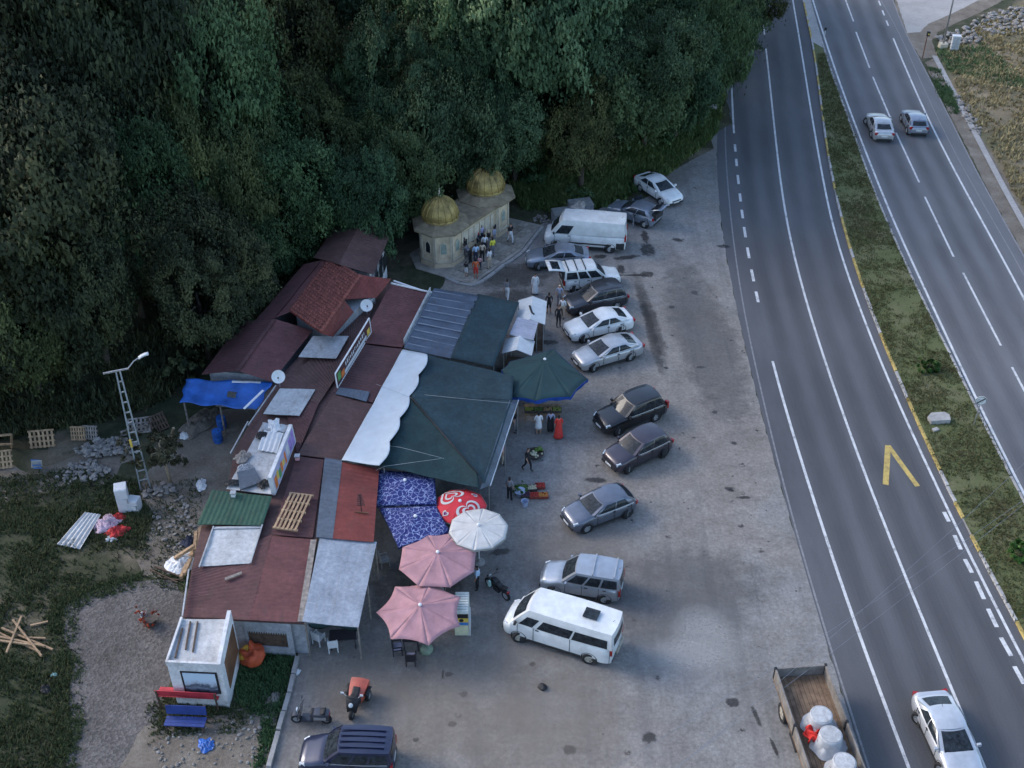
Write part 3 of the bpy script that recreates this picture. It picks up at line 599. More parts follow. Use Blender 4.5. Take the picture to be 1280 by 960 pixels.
def grass(label, px, n, h, mat, seed, z0=0.0, **kw):
    o = put('grass', tuft_mesh('grass', PL(px), n, h, mat, seed, (lambda x, y: z0), **kw)); tag(o, label, 'grass', kind='stuff'); return o
leaf_mat('grass_yard', (0.028, 0.042, 0.016), (0.05, 0.066, 0.027), (0.085, 0.09, 0.045))
leaf_mat('grass_median', (0.068, 0.088, 0.028), (0.105, 0.12, 0.045), (0.17, 0.155, 0.075))
leaf_mat('grass_dry', (0.13, 0.11, 0.058), (0.26, 0.20, 0.115), (0.44, 0.35, 0.20))
grass('rough dark grass covering the yard left of the gravel drive', [(-30, 600), (90, 585), (170, 600), (190, 650), (175, 715), (120, 735), (75, 760), (85, 830), (90, 900), (70, 1000), (-40, 1000)], 7000, 0.2, 'grass_yard', 3, thr=.02)
grass('green weeds growing along the concrete kerb by the scooter', [(302, 820), (366, 815), (362, 850), (345, 905), (330, 960), (318, 960), (330, 900), (300, 880), (290, 850)], 1500, 0.2, 'leaf_green', 4)
grass('weeds around the red and blue benches', [(185, 880), (205, 875), (300, 880), (330, 870), (300, 915), (250, 915), (185, 930)], 500, 0.18, 'grass_yard', 5)
grass('mown grass and dry weeds on the road median', [(1022, 68), (1031, 68), (1060, 150), (1092, 240), (1135, 340), (1204, 480), (1277, 625), (1340, 745), (1370, 950), (1280, 795), (1237, 720), (1172, 585), (1124, 480), (1078, 360), (1046, 240), (1036, 200), (1026, 120)], 9000, 0.14, 'grass_median', 6, 0.11)
grass('green grass along the far side of the highway shoulder', [(1160, 84), (1175, 88), (1190, 115), (1200, 140), (1190, 145), (1172, 115)], 900, 0.2, 'leaf_green', 7)
grass('green weeds around the white utility cabinet', [(1170, 60), (1230, 55), (1260, 80), (1290, 110), (1240, 105), (1190, 90), (1175, 80)], 1500, 0.25, 'leaf_green', 8)
grass('dry brown and golden grass on the field beyond the highway', [(1180, 60), (1230, 30), (1300, 0), (1420, 0), (1420, 460), (1300, 300), (1268, 240), (1243, 192), (1215, 145), (1196, 110)], 9000, 0.32, 'grass_dry', 9)
def bush(u, v, rad, h, mat, label, name='shrub', group=None, z=None, seed=1):
    p = P(u, v, z or 0.0); gz = ground_z(p.x, p.y) if z is None else z
    t = thing(name, label, 'shrub', (p.x, p.y, gz), 0, group)
    put('foliage', crown_mesh('foliage', seed, rad, h, 26, 60, mat, 0.10 + rad * 0.03, 0, -0.1), t)
    mb = MB(); mb.tube([(0, 0, -0.1), (0.03, 0, h * 0.3), (0.1, 0.05, h * 0.7)], [0.05, 0.04, 0.015], 5); mb.build('stem', MATS['bark'], t); return t
bush(1160, 463, 0.5, 0.75, 'leaf_bright', 'bright green shrub on the median near the yellow chevron', z=0.11, seed=5)
bush(1275, 698, 0.55, 0.8, 'leaf_bright', 'bright green shrub on the median at the picture edge', z=0.11, seed=6)
leaf_mat('leaf_bank', (0.036, 0.070, 0.022), (0.070, 0.115, 0.038), (0.13, 0.16, 0.06))
grass('weeds creeping over the edge of the gravel drive', [(60, 770), (80, 745), (140, 725), (190, 712), (235, 722), (238, 740), (180, 734), (120, 748), (95, 765), (102, 830), (104, 900), (90, 990), (70, 990), (75, 840)], 1300, 0.16, 'grass_yard', 12)
grass('sparse weeds on the dirt beside the shops', [(170, 602), (255, 600), (245, 700), (200, 720), (165, 690)], 500, 0.16, 'grass_yard', 13)
# bank below the wood: low ground cover, one mass, plus single bushes
bk = PL([(655, 262), (640, 235), (700, 190), (790, 170), (860, 150), (905, 110), (900, 140), (888, 172), (835, 214), (795, 240), (745, 260), (690, 264)])
tag(put('undergrowth', tuft_mesh('undergrowth', bk, 9000, 0.5, 'leaf_bank', 31, ground_z, spread=0.3, blades=5)), 'tangled green undergrowth covering the bank below the trees', 'undergrowth', kind='stuff')
rdv = PL([(903, 150), (900, 112), (914, 62), (938, 2), (950, -30), (880, -30), (868, 60), (860, 140)])
tag(put('undergrowth', tuft_mesh('undergrowth', rdv, 3500, 0.6, 'leaf_bank', 33, ground_z, spread=0.3, blades=5, thr=-.6)), 'undergrowth along the highway edge below the overhanging trees', 'undergrowth', kind='stuff')
fl = PL([(-60, 560), (120, 528), (200, 505), (250, 455), (330, 352), (385, 295), (440, 262), (400, 240), (250, 380), (150, 470), (-60, 500)])
tag(put('undergrowth', tuft_mesh('undergrowth', fl, 4000, 0.5, 'leaf_dark', 32, ground_z, spread=0.3, blades=5)), 'dark undergrowth at the foot of the wood behind the shops', 'undergrowth', kind='stuff')
for i, (u, v, r_, h_, m_, lb) in enumerate([(770, 165, 2.1, 3.4, 'leaf_bright', 'bright green bush on the bank under the trees'), (700, 205, 2.0, 2.6, 'leaf_blue', 'large blue-green bush on the bank above the white van'), (665, 235, 1.6, 2.2, 'leaf_green', 'leafy bush beside the golden domed fountain house'),
                                         (745, 215, 1.5, 1.8, 'leaf_green', 'low bush on the bank above the parked grey hatchback'), (825, 180, 1.5, 1.6, 'leaf_green', 'low bush on the bank above the topmost white sedan'), (720, 250, 1.0, 0.9, 'leaf_green', 'small bush behind the roadside refuse containers'),
                                         (495, 292, 1.3, 2.2, 'leaf_blue', 'bush between the rear shop gable and the fountain house'), (235, 470, 1.3, 2.0, 'leaf_dark', 'dark bush at the corner of the blue tarpaulin'), (365, 318, 2.0, 3.6, 'leaf_green', 'green bush overhanging the maroon roofs from behind')]):
    bush(u, v, r_, h_, m_, lb, 'bush', seed=40 + i)

# ------------------------------------------------------------------ shop row
def roofmat(name, col, rough=0.65, stain=(0.06, 0.045, 0.04), dust=None, amt=0.55):
    """painted sheet with run-off streaks, rust blooms and dust"""
    g = NT(name, rough); c0 = tuple(x * .72 for x in col); c1 = tuple(min(1, x * 1.25) for x in col)
    c = g.ramp(g.noise(0.8, 6, 0.7), [(0.3, c0), (0.7, c1)])
    c = g.mix(0.6, c, g.ramp(g.noise(5, 5, 0.8), [(0.3, (0.3, 0.3, 0.3)), (0.7, (0.72, 0.72, 0.72))]), 'OVERLAY')
    f = g.n.new('ShaderNodeMath'); f.operation = 'MULTIPLY'; g.link(g.step(g.noise(1.1, 6, 0.75, g.mapping((2.2, .6, 1), .5)), 0.52, 0.72), f.inputs[0]); f.inputs[1].default_value = amt
    c = g.mix(f.outputs[0], c, stain); d = dust or tuple(min(1, x * 1.6 + .03) for x in col)
    f2 = g.n.new('ShaderNodeMath'); f2.operation = 'MULTIPLY'; g.link(g.step(g.noise(1.9, 6, 0.8, g.mapping((.5, 1.6, 1), -.4)), 0.56, 0.72), f2.inputs[0]); f2.inputs[1].default_value = .5
    c = g.mix(f2.outputs[0], c, d); g.done(c, g.noise(3, 4, .7), .25, .04)
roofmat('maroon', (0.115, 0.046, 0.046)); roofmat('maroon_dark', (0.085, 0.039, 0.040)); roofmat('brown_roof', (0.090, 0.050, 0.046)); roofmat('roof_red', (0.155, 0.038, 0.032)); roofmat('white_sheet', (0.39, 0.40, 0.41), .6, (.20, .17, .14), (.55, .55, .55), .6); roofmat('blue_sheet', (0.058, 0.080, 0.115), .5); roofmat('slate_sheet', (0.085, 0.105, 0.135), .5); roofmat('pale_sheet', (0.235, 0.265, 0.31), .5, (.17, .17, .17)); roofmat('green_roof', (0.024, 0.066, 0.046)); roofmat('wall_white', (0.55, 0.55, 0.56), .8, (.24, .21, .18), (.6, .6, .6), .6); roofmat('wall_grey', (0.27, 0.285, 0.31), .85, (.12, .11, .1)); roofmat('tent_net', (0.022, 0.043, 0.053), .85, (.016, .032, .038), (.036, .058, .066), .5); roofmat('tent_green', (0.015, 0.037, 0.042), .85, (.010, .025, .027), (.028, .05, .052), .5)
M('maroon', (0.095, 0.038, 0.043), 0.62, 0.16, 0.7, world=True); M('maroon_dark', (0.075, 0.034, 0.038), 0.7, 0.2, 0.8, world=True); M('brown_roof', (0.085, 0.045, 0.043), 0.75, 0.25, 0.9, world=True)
M('brick_red', (0.21, 0.055, 0.035), 0.75, 0.22, 1.2, 0.3, world=True); M('roof_red', (0.145, 0.033, 0.030), 0.6, 0.15, 1.0, world=True)
M('white_sheet', (0.46, 0.47, 0.48), 0.6, 0.14, 1.6, world=True); M('white_tarp', (0.46, 0.51, 0.55), 0.6, 0.05, 1.5, 0.15, 3, world=True)
M('blue_sheet', (0.060, 0.085, 0.125), 0.45, 0.16, 0.9, world=True); M('slate_sheet', (0.085, 0.105, 0.14), 0.5, 0.15, 1.0, world=True); M('pale_sheet', (0.22, 0.255, 0.31), 0.5, 0.10, 0.8, world=True)
M('green_roof', (0.022, 0.062, 0.045), 0.75, 0.2, 1.2, world=True); M('wall_plaster', (0.42, 0.42, 0.42), 0.85, 0.15, 1.2, 0.1); M('wall_grey', (0.27, 0.29, 0.33), 0.85, 0.15, 1.0); M('wall_white', (0.56, 0.56, 0.58), 0.8, 0.12, 1.4)
M('tent_net', (0.030, 0.048, 0.062), 0.85, 0.14, 0.8, 0.2, 30); M('tent_green', (0.016, 0.038, 0.038), 0.8, 0.16, 0.7, 0.2, 20); M('tarp_blue', (0.020, 0.10, 0.36), 0.5, 0.25, 1.0, 0.3, 4); M('trim_blue', (0.022, 0.095, 0.42), 0.6, 0.15, 2)
M('galv', (0.38, 0.39, 0.40), 0.45, 0.15, 3, metal=0.7); M('black', (0.015, 0.015, 0.017), 0.6, 0.2, 3); M('dark_wood', (0.075, 0.050, 0.036), 0.85, 0.3, 4); M('wood', (0.30, 0.205, 0.125), 0.85, 0.22, 5, rnd=0.15); M('grey_wood', (0.21, 0.185, 0.165), 0.9, 0.25, 5, rnd=0.15)
M('white_paint', (0.68, 0.68, 0.68), 0.5, 0.08, 3); M('glass_dark', (0.02, 0.024, 0.03), 0.06, 0.1, 2, spec=0.6); M('rope', (0.36, 0.37, 0.37), 0.8, 0.1, 4); M('rust', (0.14, 0.065, 0.04), 0.9, 0.3, 4)
def q3(px, z): return [P(u, v, zz) for (u, v), zz in zip(px, z if isinstance(z, (list, tuple)) else [z] * 4)]
def sheet_roof(parent, name, px, z, mat, pitch=0.22, amp=0.028, across='v', sag=0.0, th=0.03, dents=0.02, seed=1):
    """sheet-metal roof: four surveyed corners, ribs run along one edge"""
    c = q3(px, z); L_u = ((c[1] - c[0]).length + (c[2] - c[3]).length) / 2; L_v = ((c[3] - c[0]).length + (c[2] - c[1]).length) / 2
    nu, nv = (max(2, int(L_u / pitch) * 4), 6) if across == 'u' else (6, max(2, int(L_v / pitch) * 4))
    def fn(u, v):
        p = bil(c, u, v); k = u * nu if across == 'u' else v * nv
        dz = amp * (0.5 - 0.5 * math.cos(k * math.pi / 2)) - sag * 4 * u * (1 - u)
        dz += 2.2 * dents * mnoise.noise(Vector((p.x * 0.6, p.y * 0.6, seed)))
        return (p.x, p.y, p.z + dz)
    mb = MB(); mb.slab(fn, nu, nv, th); return mb.build(name, MATS[mat], parent, 30, True)
def shop(label, u, v, name='shop_building'): return thing(name, label, 'building', P(u, v))
def walls(parent, px, z0, z1, mat='wall_plaster', inset=0.25, name='wall'):
    poly = PL(px, z1); c = sum(poly, Vector()) / len(poly)
    pin = [p + (c - p).normalized() * inset for p in poly]; mb = MB(); mb.prism(pin, z0, z1); return mb.build(name, MATS[mat], parent, world=True)
# --- rear gabled building (north end)
sA = shop('rear shop with dark maroon gable roof and white glazed end wall', 440, 330)
sheet_roof(sA, 'roof', [(454, 273), (489, 290), (467, 343), (424, 330)], [4.3, 3.5, 3.4, 4.2], 'brown_roof', 0.3, 0.03)
sheet_roof(sA, 'roof', [(454, 273), (424, 330), (392, 322), (418, 284)], [4.3, 4.2, 3.3, 3.4], 'brown_roof', 0.3, 0.03, 'u')
walls(sA, [(447, 283), (482, 296), (462, 341), (402, 322)], 0, 3.25, 'wall_white', 0.1)
for a, b in (((483, 304), (477, 316)), ((475, 320), (470, 332))):
    A, B = P(*a, 2.9), P(*b, 2.9); mb = MB(); n = Vector((0.05, -0.02, 0)); mb.add([A + n, B + n, B + n - Vector((0, 0, 1.5)), A + n - Vector((0, 0, 1.5))], [(0, 1, 2, 3)])
mb = MB(); c = q3([(481, 304), (466, 341), (468, 349), (483, 313)], 3.2); A, B = P(482, 301, 3.3), P(467, 343, 3.3)
W_ = (B - A); nn = Vector((-W_.y, W_.x, 0)).normalized() * -0.06
for s0, s1 in ((0.08, 0.36), (0.42, 0.66), (0.72, 0.92)):
    m2 = MB(); a, b = A + W_ * s0 - nn, A + W_ * s1 - nn; m2.add([a - Vector((0, 0, .5)), b - Vector((0, 0, .5)), b - Vector((0, 0, 1.7)), a - Vector((0, 0, 1.7)), a - Vector((0, 0, .5)) + nn * .5, b - Vector((0, 0, .5)) + nn * .5, b - Vector((0, 0, 1.7)) + nn * .5, a - Vector((0, 0, 1.7)) + nn * .5], [(0, 1, 2, 3), (7, 6, 5, 4), (0, 4, 5, 1), (2, 6, 7, 3), (1, 5, 6, 2), (0, 3, 7, 4)])
    m2.build('window', MATS['glass_dark'], sA, world=True, fix=True)
# --- brick-red tiled roof
sB = shop('middle shop with raised brick-red tiled roof', 405, 375)
def tiled(parent, px, z, mat, rows, cols):
    c = q3(px, z); base = MB(); base.slab(lambda u, v: bil(c, u, v) - Vector((0, 0, 0.05)), 1, 1, 0.06); roof = base.build('roof', MATS['roof_red'], parent, world=True)
    du, dv = (c[1] - c[0]) / cols, (c[3] - c[0]) / rows; nrm = du.cross(dv).normalized()
    if nrm.z < 0: nrm = -nrm
    t = MB(); a, b = du * 0.94, dv * 1.06
    t.slab(lambda u, v: (a * (u - .5) + b * (v - .5) + nrm * (0.035 * math.sin(u * math.pi) + 0.03 * v)), 4, 1, 0.015); me = t.mesh('tile', MATS[mat], True)
    for i in range(rows):
        for j in range(cols):
            p = bil(c, (j + .5) / cols, (i + .5) / rows) - parent.location + nrm * rng.uniform(0.0, 0.03)
            put('tile', me, roof, p, (rng.gauss(0, .02), rng.gauss(0, .02), rng.gauss(0, .02)))
M('brick_tile', (0.185, 0.056, 0.043), 0.85, 0.2, 2.0, rnd=0.22)
tiled(sB, [(450, 344), (401, 415), (362, 388), (413, 321)], [4.3, 4.3, 3.7, 3.7], 'brick_tile', 13, 21)
sheet_roof(sB, 'roof', [(450, 344), (489, 349), (470, 372), (430, 374)], [4.25, 3.3, 3.2, 4.25], 'roof_red', 0.3, 0.03, 'u')
sheet_roof(sB, 'roof', [(430, 374), (442, 390), (416, 421), (401, 417)], [4.25, 3.5, 3.5, 4.25], 'roof_red', 0.3, 0.03, 'u')
walls(sB, [(448, 346), (474, 366), (414, 418), (364, 389), (411, 325)], 0, 3.35, 'wall_grey', 0.3)
mb = MB()
for i in range(18):
    a = P(450, 344, 4.36).lerp(P(401, 415, 4.36), i / 18); b = P(450, 344, 4.36).lerp(P(401, 415, 4.36), (i + .9) / 18); mb.tube([a, b], [0.11, 0.09], 6)
mb.build('ridge', MATS['brick_tile'], sB, True, True)
# --- west gable pair
sC = shop('rear shop with wide maroon gable roof above the blue tarpaulin', 320, 440)
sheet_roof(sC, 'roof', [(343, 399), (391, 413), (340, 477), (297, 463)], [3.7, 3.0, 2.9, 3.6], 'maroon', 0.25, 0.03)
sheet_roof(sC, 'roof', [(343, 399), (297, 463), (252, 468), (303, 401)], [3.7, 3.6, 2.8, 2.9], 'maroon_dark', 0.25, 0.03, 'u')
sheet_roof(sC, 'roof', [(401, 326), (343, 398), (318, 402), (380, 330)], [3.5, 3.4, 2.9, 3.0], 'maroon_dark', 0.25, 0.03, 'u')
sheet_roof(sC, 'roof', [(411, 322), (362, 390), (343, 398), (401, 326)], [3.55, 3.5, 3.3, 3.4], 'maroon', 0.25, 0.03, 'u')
walls(sC, [(388, 410), (340, 474), (256, 466), (305, 404), (345, 395)], 0, 2.75, 'wall_grey', 0.3); walls(sC, [(398, 328), (345, 396), (325, 399), (382, 332)], 0, 2.8, 'wall_grey', 0.2)
mb = MB(); mb.bar(P(343, 399, 3.76), P(297, 463, 3.66), 0.22, 0.05); mb.build('ridge', MATS['maroon_dark'], sC, world=True)
# --- main row: low base roof and the sheets laid over it
sD = shop('long shop row under patched maroon sheet roofs with a grey shuttered end wall', 390, 560)
base_px = [(472, 366), (489, 352), (541, 365), (503, 434), (428, 575), (405, 573), (397, 672), (380, 778), (230, 770), (240, 708), (252, 657), (284, 612), (292, 566), (315, 525), (342, 478), (374, 446), (421, 420)]
mb = MB(); mb.prism(PL(base_px, 2.55), 2.38, 2.55); mb.build('roof_deck', MATS['brown_roof'], sD, world=True)
walls(sD, base_px, 0, 2.385, 'wall_grey', 0.12)
for i, (px, z, m_, ac) in enumerate([
    ([(489, 353), (541, 366), (503, 434), (450, 428)], [2.95, 2.85, 2.8, 2.95], 'maroon', 'v'), ([(450, 430), (503, 436), (466, 503), (417, 490)], [2.86, 2.74, 2.70, 2.84], 'maroon_dark', 'v'),
    ([(417, 492), (466, 505), (428, 575), (372, 568)], [2.82, 2.68, 2.66, 2.80], 'brown_roof', 'v'), ([(371, 570), (405, 574), (391, 672), (340, 668)], [2.78, 2.66, 2.64, 2.76], 'maroon_dark', 'v'),
    ([(340, 670), (391, 674), (374, 778), (310, 775)], [2.74, 2.64, 2.60, 2.70], 'maroon', 'v'), ([(340, 668), (312, 775), (229, 771), (241, 710), (318, 706)][:4], [2.72, 2.70, 2.60, 2.62], 'maroon_dark', 'u'),
    ([(470, 373), (450, 428), (398, 505), (350, 484)], [2.70, 2.78, 2.74, 2.66], 'brown_roof', 'v'), ([(352, 486), (398, 505), (372, 568), (362, 536)], [2.62, 2.72, 2.74, 2.62], 'maroon_dark', 'v')]):
    sheet_roof(sD, 'roof', px, z, m_, 0.24, 0.03, ac, seed=i)
for px, z, ac in (([(391, 420), (436, 420), (420, 448), (373, 446)], [3.02, 2.98, 2.95, 2.98], 'u'), ([(350, 485), (394, 487), (374, 520), (329, 517)], [2.86, 2.84, 2.82, 2.84], 'u'), ([(455, 360), (473, 361), (459, 387), (444, 386)], [3.3, 3.3, 3.15, 3.15], 'u')): sheet_roof(sD, 'roof_panel', px, z, 'white_sheet', 0.35, 0.008, ac)
for a, b in (((492, 351), (524, 362)), ((489, 354), (541, 366))): mb = MB(); mb.bar(P(*a, 3.02), P(*b, 2.97), 0.10, 0.08); mb.build('roof_edge', MATS['white_paint'], sD, world=True)
sheet_roof(sD, 'roof_patch', [(424, 484), (462, 490), (458, 502), (419, 492)], [2.93, 2.85, 2.84, 2.92], 'slate_sheet', 0.2, 0.02, 'u')
# clutter-topped white roof, green roof, white panel roof along the yard side
sheet_roof(sD, 'roof_panel', [(329, 528), (364, 534), (339, 618), (283, 611)], [2.86, 2.86, 2.82, 2.80], 'white_sheet', 0.45, 0.01, 'v')
sheet_roof(sD, 'roof_panel', [(265, 612), (340, 621), (328, 657), (246, 656)], [3.02, 2.98, 2.86, 2.84], 'green_roof', 0.25, 0.03, 'u')
sheet_roof(sD, 'roof_panel', [(267, 659), (328, 657), (312, 704), (250, 708)], [2.80, 2.80, 2.76, 2.74], 'white_sheet', 0.6, 0.01, 'v')
for a, b in (((267, 658), (249, 709)), ((328, 656), (313, 704)), ((267, 661), (327, 660)), ((310, 527), (288, 567)), ((236, 712), (228, 770)), ((345, 482), (310, 532))): mb = MB(); mb.bar(P(*a, 2.86), P(*b, 2.82), 0.07, 0.07); mb.build('roof_edge', MATS['galv'], sD, world=True)
sheet_roof(sD, 'awning_roof', [(406, 572), (428, 575), (416, 673), (395, 671)], [2.92, 2.90, 2.88, 2.92], 'slate_sheet', 0.3, 0.04, 'v')
sheet_roof(sD, 'awning_roof', [(428, 577), (474, 586), (467, 677), (416, 673)], [2.90, 2.72, 2.70, 2.88], 'roof_red', 0.3, 0.025, 'v')
mb = MB()
for u, v in ((472, 590), (466, 674)): p = P(u, v, 2.68); mb.tube([(p.x - .1, p.y, 0), (p.x - .1, p.y, 2.68)], 0.05, 6)
mb.build('post', MATS['grey_wood'], sD, world=True)
# south end wall: opening with a fringed edge
A, B = P(304, 772, 2.45), P(363, 776, 2.45); d = (B - A); n = Vector((d.y, -d.x, 0)).normalized()
mb = MB(); th = n * 0.10
def wq(s0, s1, z0, z1, off, o2=None):
    a, b = A + d * s0, A + d * s1; vs = []
    for o in (off, off - 0.08):
        for p, z in ((a, z0), (b, z0), (b, z1), (a, z1)): q = p + n * o; vs.append((q.x, q.y, z))
    return vs, [(0, 1, 2, 3), (7, 6, 5, 4), (0, 4, 5, 1), (1, 5, 6, 2), (2, 6, 7, 3), (3, 7, 4, 0)]
for s0, s1, z0, z1 in ((0, 1, 1.62, 2.42), (0, 1, 0, 0.55), (0, .04, .55, 1.62), (.88, 1.0, .55, 1.62)): mb.add(*wq(s0, s1, z0, z1, 0.10))
mb.build('end_wall', MATS['wall_grey'], sD, world=True, fix=True)
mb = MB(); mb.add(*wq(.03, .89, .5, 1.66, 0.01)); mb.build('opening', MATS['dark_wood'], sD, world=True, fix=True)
mb = MB()
for k in range(16): a = A + d * (.05 + .83 * k / 16) + n * .105; b = A + d * (.05 + .83 * (k + .7) / 16) + n * .105; mb.add([(a.x, a.y, 1.64), (b.x, b.y, 1.64), ((a.x + b.x) / 2, (a.y + b.y) / 2, 1.48)], [(0, 1, 2)])
mb.build('fringe', MATS['wall_grey'], sD, world=True)
# ridge seam and valley board beside the canopy
mb = MB(); mb.bar(P(392, 675, 2.75), P(376, 777, 2.7), 0.3, 0.06); mb.build('gutter', MATS['grey_wood'], sD, world=True)
def canopy_posts(parent, pts, h, mat='galv', r=0.04, name='post'):
    for u, v, z in pts: p = P(u, v, z); mb = MB(); mb.tube([(p.x, p.y, 0), (p.x, p.y, z - 0.02)], r, 6); mb.build(name, MATS[mat], parent, world=True)
def standalone(name, label, cat, u, v): return thing(name, label, cat, P(u, v))
# pale lean-to at the south end
t = standalone('canopy', 'pale blue-grey sheet lean-to canopy on poles at the south end of the shops', 'canopy', 425, 740)
sheet_roof(t, 'roof', [(400, 671), (471, 677), (448, 784), (378, 777)], [2.85, 2.6, 2.5, 2.75], 'pale_sheet', 0.35, 0.010, 'u', 0.03)
canopy_posts(t, [(469, 680, 2.58), (459, 730, 2.55), (447, 782, 2.48), (381, 776, 2.7)], 2.5, 'grey_wood', 0.05)
mb = MB(); c0, c1 = P(384, 779, 2.62), P(446, 783, 2.45); mb.slab(lambda u, v: c0.lerp(c1, u) + Vector((0, 0.1 + .12 * v, -0.12 - 0.5 * v * (0.7 + 0.3 * math.sin(u * 9)))), 14, 2, 0.02); mb.build('valance', MATS['tent_green'], t, True, True)
# dark blue ribbed canopy by the fountain
t = standalone('canopy', 'dark blue ribbed metal canopy nearest the fountain house', 'canopy', 552, 415)
sheet_roof(t, 'roof', [(543, 360), (599, 369), (563, 448), (505, 435)], [3.0, 2.9, 2.8, 2.95], 'blue_sheet', 0.8, 0.10, 'v')
M('rib_pale', (0.16, 0.19, 0.235), 0.45, 0.12, 2, world=True)
c = q3([(543, 360), (599, 369), (563, 448), (505, 435)], [3.06, 2.96, 2.86, 3.01])
for k in range(9):
    v = (k + .5) / 9.2; mb = MB(); mb.bar(bil(c, .02, v), bil(c, .97, v), 0.08, 0.05); mb.build('rib', MATS['rib_pale'], t, world=True)
canopy_posts(t, [(598, 371, 2.85), (563, 447, 2.75)], 2.8)
mb = MB(); a, b = P(538, 363, 3.0), P(505, 428, 2.95); mb.bar(a, b, 0.06, 0.5); mb.bar(a + Vector((.18, 0, -.1)), b + Vector((.18, 0, -.1)), 0.3, 0.04); mb.build('fascia', MATS['white_sheet'], t, world=True)
def cloth(parent, name, quad_px, z, mat, n=10, sag=0.12, seed=0, th=0.015, scallop=None):
    c = q3(quad_px, z)
    def fn(u, v):
        p = bil(c, u, v); p.z -= sag * 16 * u * (1 - u) * v * (1 - v); p.z += 0.07 * mnoise.noise(Vector((p.x * .6, p.y * .6, seed))) + 0.035 * mnoise.noise(Vector((p.x * 2.1, p.y * .8, seed + 5))) + 0.02 * abs(mnoise.noise(Vector((p.x * 1.2, p.y * 3.4, seed + 9))))
        if scallop: p = p + scallop(u, v)
        return p
    mb = MB(); mb.slab(fn, n, n, th); return mb.build(name, MATS[mat], parent, True, True)
t = standalone('shade_net', 'flat dark blue-grey shade net beside the ribbed canopy', 'shade net', 605, 425)
cloth(t, 'net', [(597, 367), (649, 378), (617, 458), (563, 447)], [2.98, 2.8, 2.7, 2.88], 'tent_net', 10, 0.1, 3); canopy_posts(t, [(648, 379, 2.78), (617, 456, 2.68)], 2.7)
t = standalone('tarpaulin', 'white tarpaulin strip laid over the roof beside the big green tent', 'tarpaulin', 480, 510)
sc = lambda u, v: Vector((0.22 * abs(math.sin(v * math.pi * 5)) * u ** 3, 0, 0.02 * math.sin(v * 20)))
cloth(t, 'sheet', [(503, 437), (534, 443), (474, 582), (427, 576)], [3.02, 3.5, 3.45, 2.95], 'white_tarp', 30, 0.05, 4, scallop=sc)
# the big market tent
t = standalone('market_tent', 'large dark green and slate market tent covering the middle stalls', 'tent', 560, 540)
def tent_panel(px, z, mat, sag, name='panel', n=30, seed=2): return cloth(t, name, px, z, mat, n, sag, seed)
tent_panel([(534, 443), (642, 470), (640, 500), (514, 497)], [3.1, 2.95, 2.9, 3.45], 'tent_net', 0.1)
tent_panel([(514, 497), (640, 500), (606, 605), (597, 592)], [3.45, 2.9, 2.75, 3.1], 'tent_net', 0.16, seed=5)
tent_panel([(514, 497), (597, 592), (600, 610), (474, 582)], [3.45, 3.1, 2.75, 2.95], 'tent_green', 0.14, seed=6)
tent_panel([(534, 443), (514, 497), (474, 582), (497, 530)], [3.12, 3.46, 2.96, 3.1], 'tent_green', 0.02, seed=7)
mb = MB(); mb.tube([P(514, 497, 3.49), P(556, 545, 3.33), P(597, 592, 3.14)], 0.05, 6); mb.build('ridge_pole', MATS['black'], t, True, True)
for pts in (((640, 504, 2.98), (575, 498, 3.4), (507, 491, 3.3)), ((555, 573, 3.35), (500, 559, 3.2), (474, 556, 3.0)), ((552, 573, 3.35), (480, 583, 3.0), (470, 588, 2.8)), ((514, 497, 3.54), (470, 480, 3.2))): mb = MB(); mb.tube([P(*p) for p in pts], 0.009, 5); mb.build('rope', MATS['rope'], t, True, True)
cloth(t, 'valance', [(637, 500), (648, 500), (613, 606), (600, 612)], [2.92, 2.5, 2.35, 2.78], 'slate_sheet', 10, 0.03, 8)
canopy_posts(t, [(647, 501, 2.5), (631, 552, 2.45), (611, 604, 2.35), (480, 584, 2.9)], 2.5)
mb = MB(); mb.bar(P(648, 500, 2.5), P(613, 607, 2.35), 0.05, 0.05); mb.build('edge_bar', MATS['white_paint'], t, world=True)
# blue tarpaulin shed at the back
t = standalone('tarpaulin', 'bright blue tarpaulin with a torn hole stretched behind the shops', 'tarpaulin', 285, 492)
c = q3([(232, 474), (340, 478), (322, 512), (226, 504)], [2.6, 2.7, 2.35, 2.3])
mb = MB(); nu, nv = 26, 14
fn = lambda u, v: bil(c, u, v) + Vector((0.08 * math.sin(v * 11), 0.10 * math.sin(u * 15), -0.3 * 16 * u * (1 - u) * v * (1 - v) * .6 + 0.10 * mnoise.noise(bil(c, u, v) * 0.9)))
g = [fn(i / nu, j / nv) for j in range(nv + 1) for i in range(nu + 1)]; W1 = nu + 1
hole = lambda i, j: ((i + .5) / nu - .60) ** 2 / .004 + ((j + .5) / nv - .47) ** 2 / .022 < 1 + 0.3 * math.sin(i * 5 + j * 3)
mb.add(g, [(j * W1 + i, j * W1 + i + 1, (j + 1) * W1 + i + 1, (j + 1) * W1 + i) for j in range(nv) for i in range(nu) if not hole(i, j)]); o = mb.build('sheet', MATS['tarp_blue'], t, True, True)
sm = o.modifiers.new('s', 'SOLIDIFY'); sm.thickness = 0.02
for a, b in (((290, 477), (326, 478)), ((329, 488), (305, 511))): mb = MB(); mb.bar(P(*a, 2.78), P(*b, 2.68), 0.14, 0.05); mb.build('batten', MATS['white_paint'], t, world=True)
canopy_posts(t, [(230, 503, 2.2), (275, 507, 2.2), (320, 510, 2.2)], 2.2, 'grey_wood', 0.06)
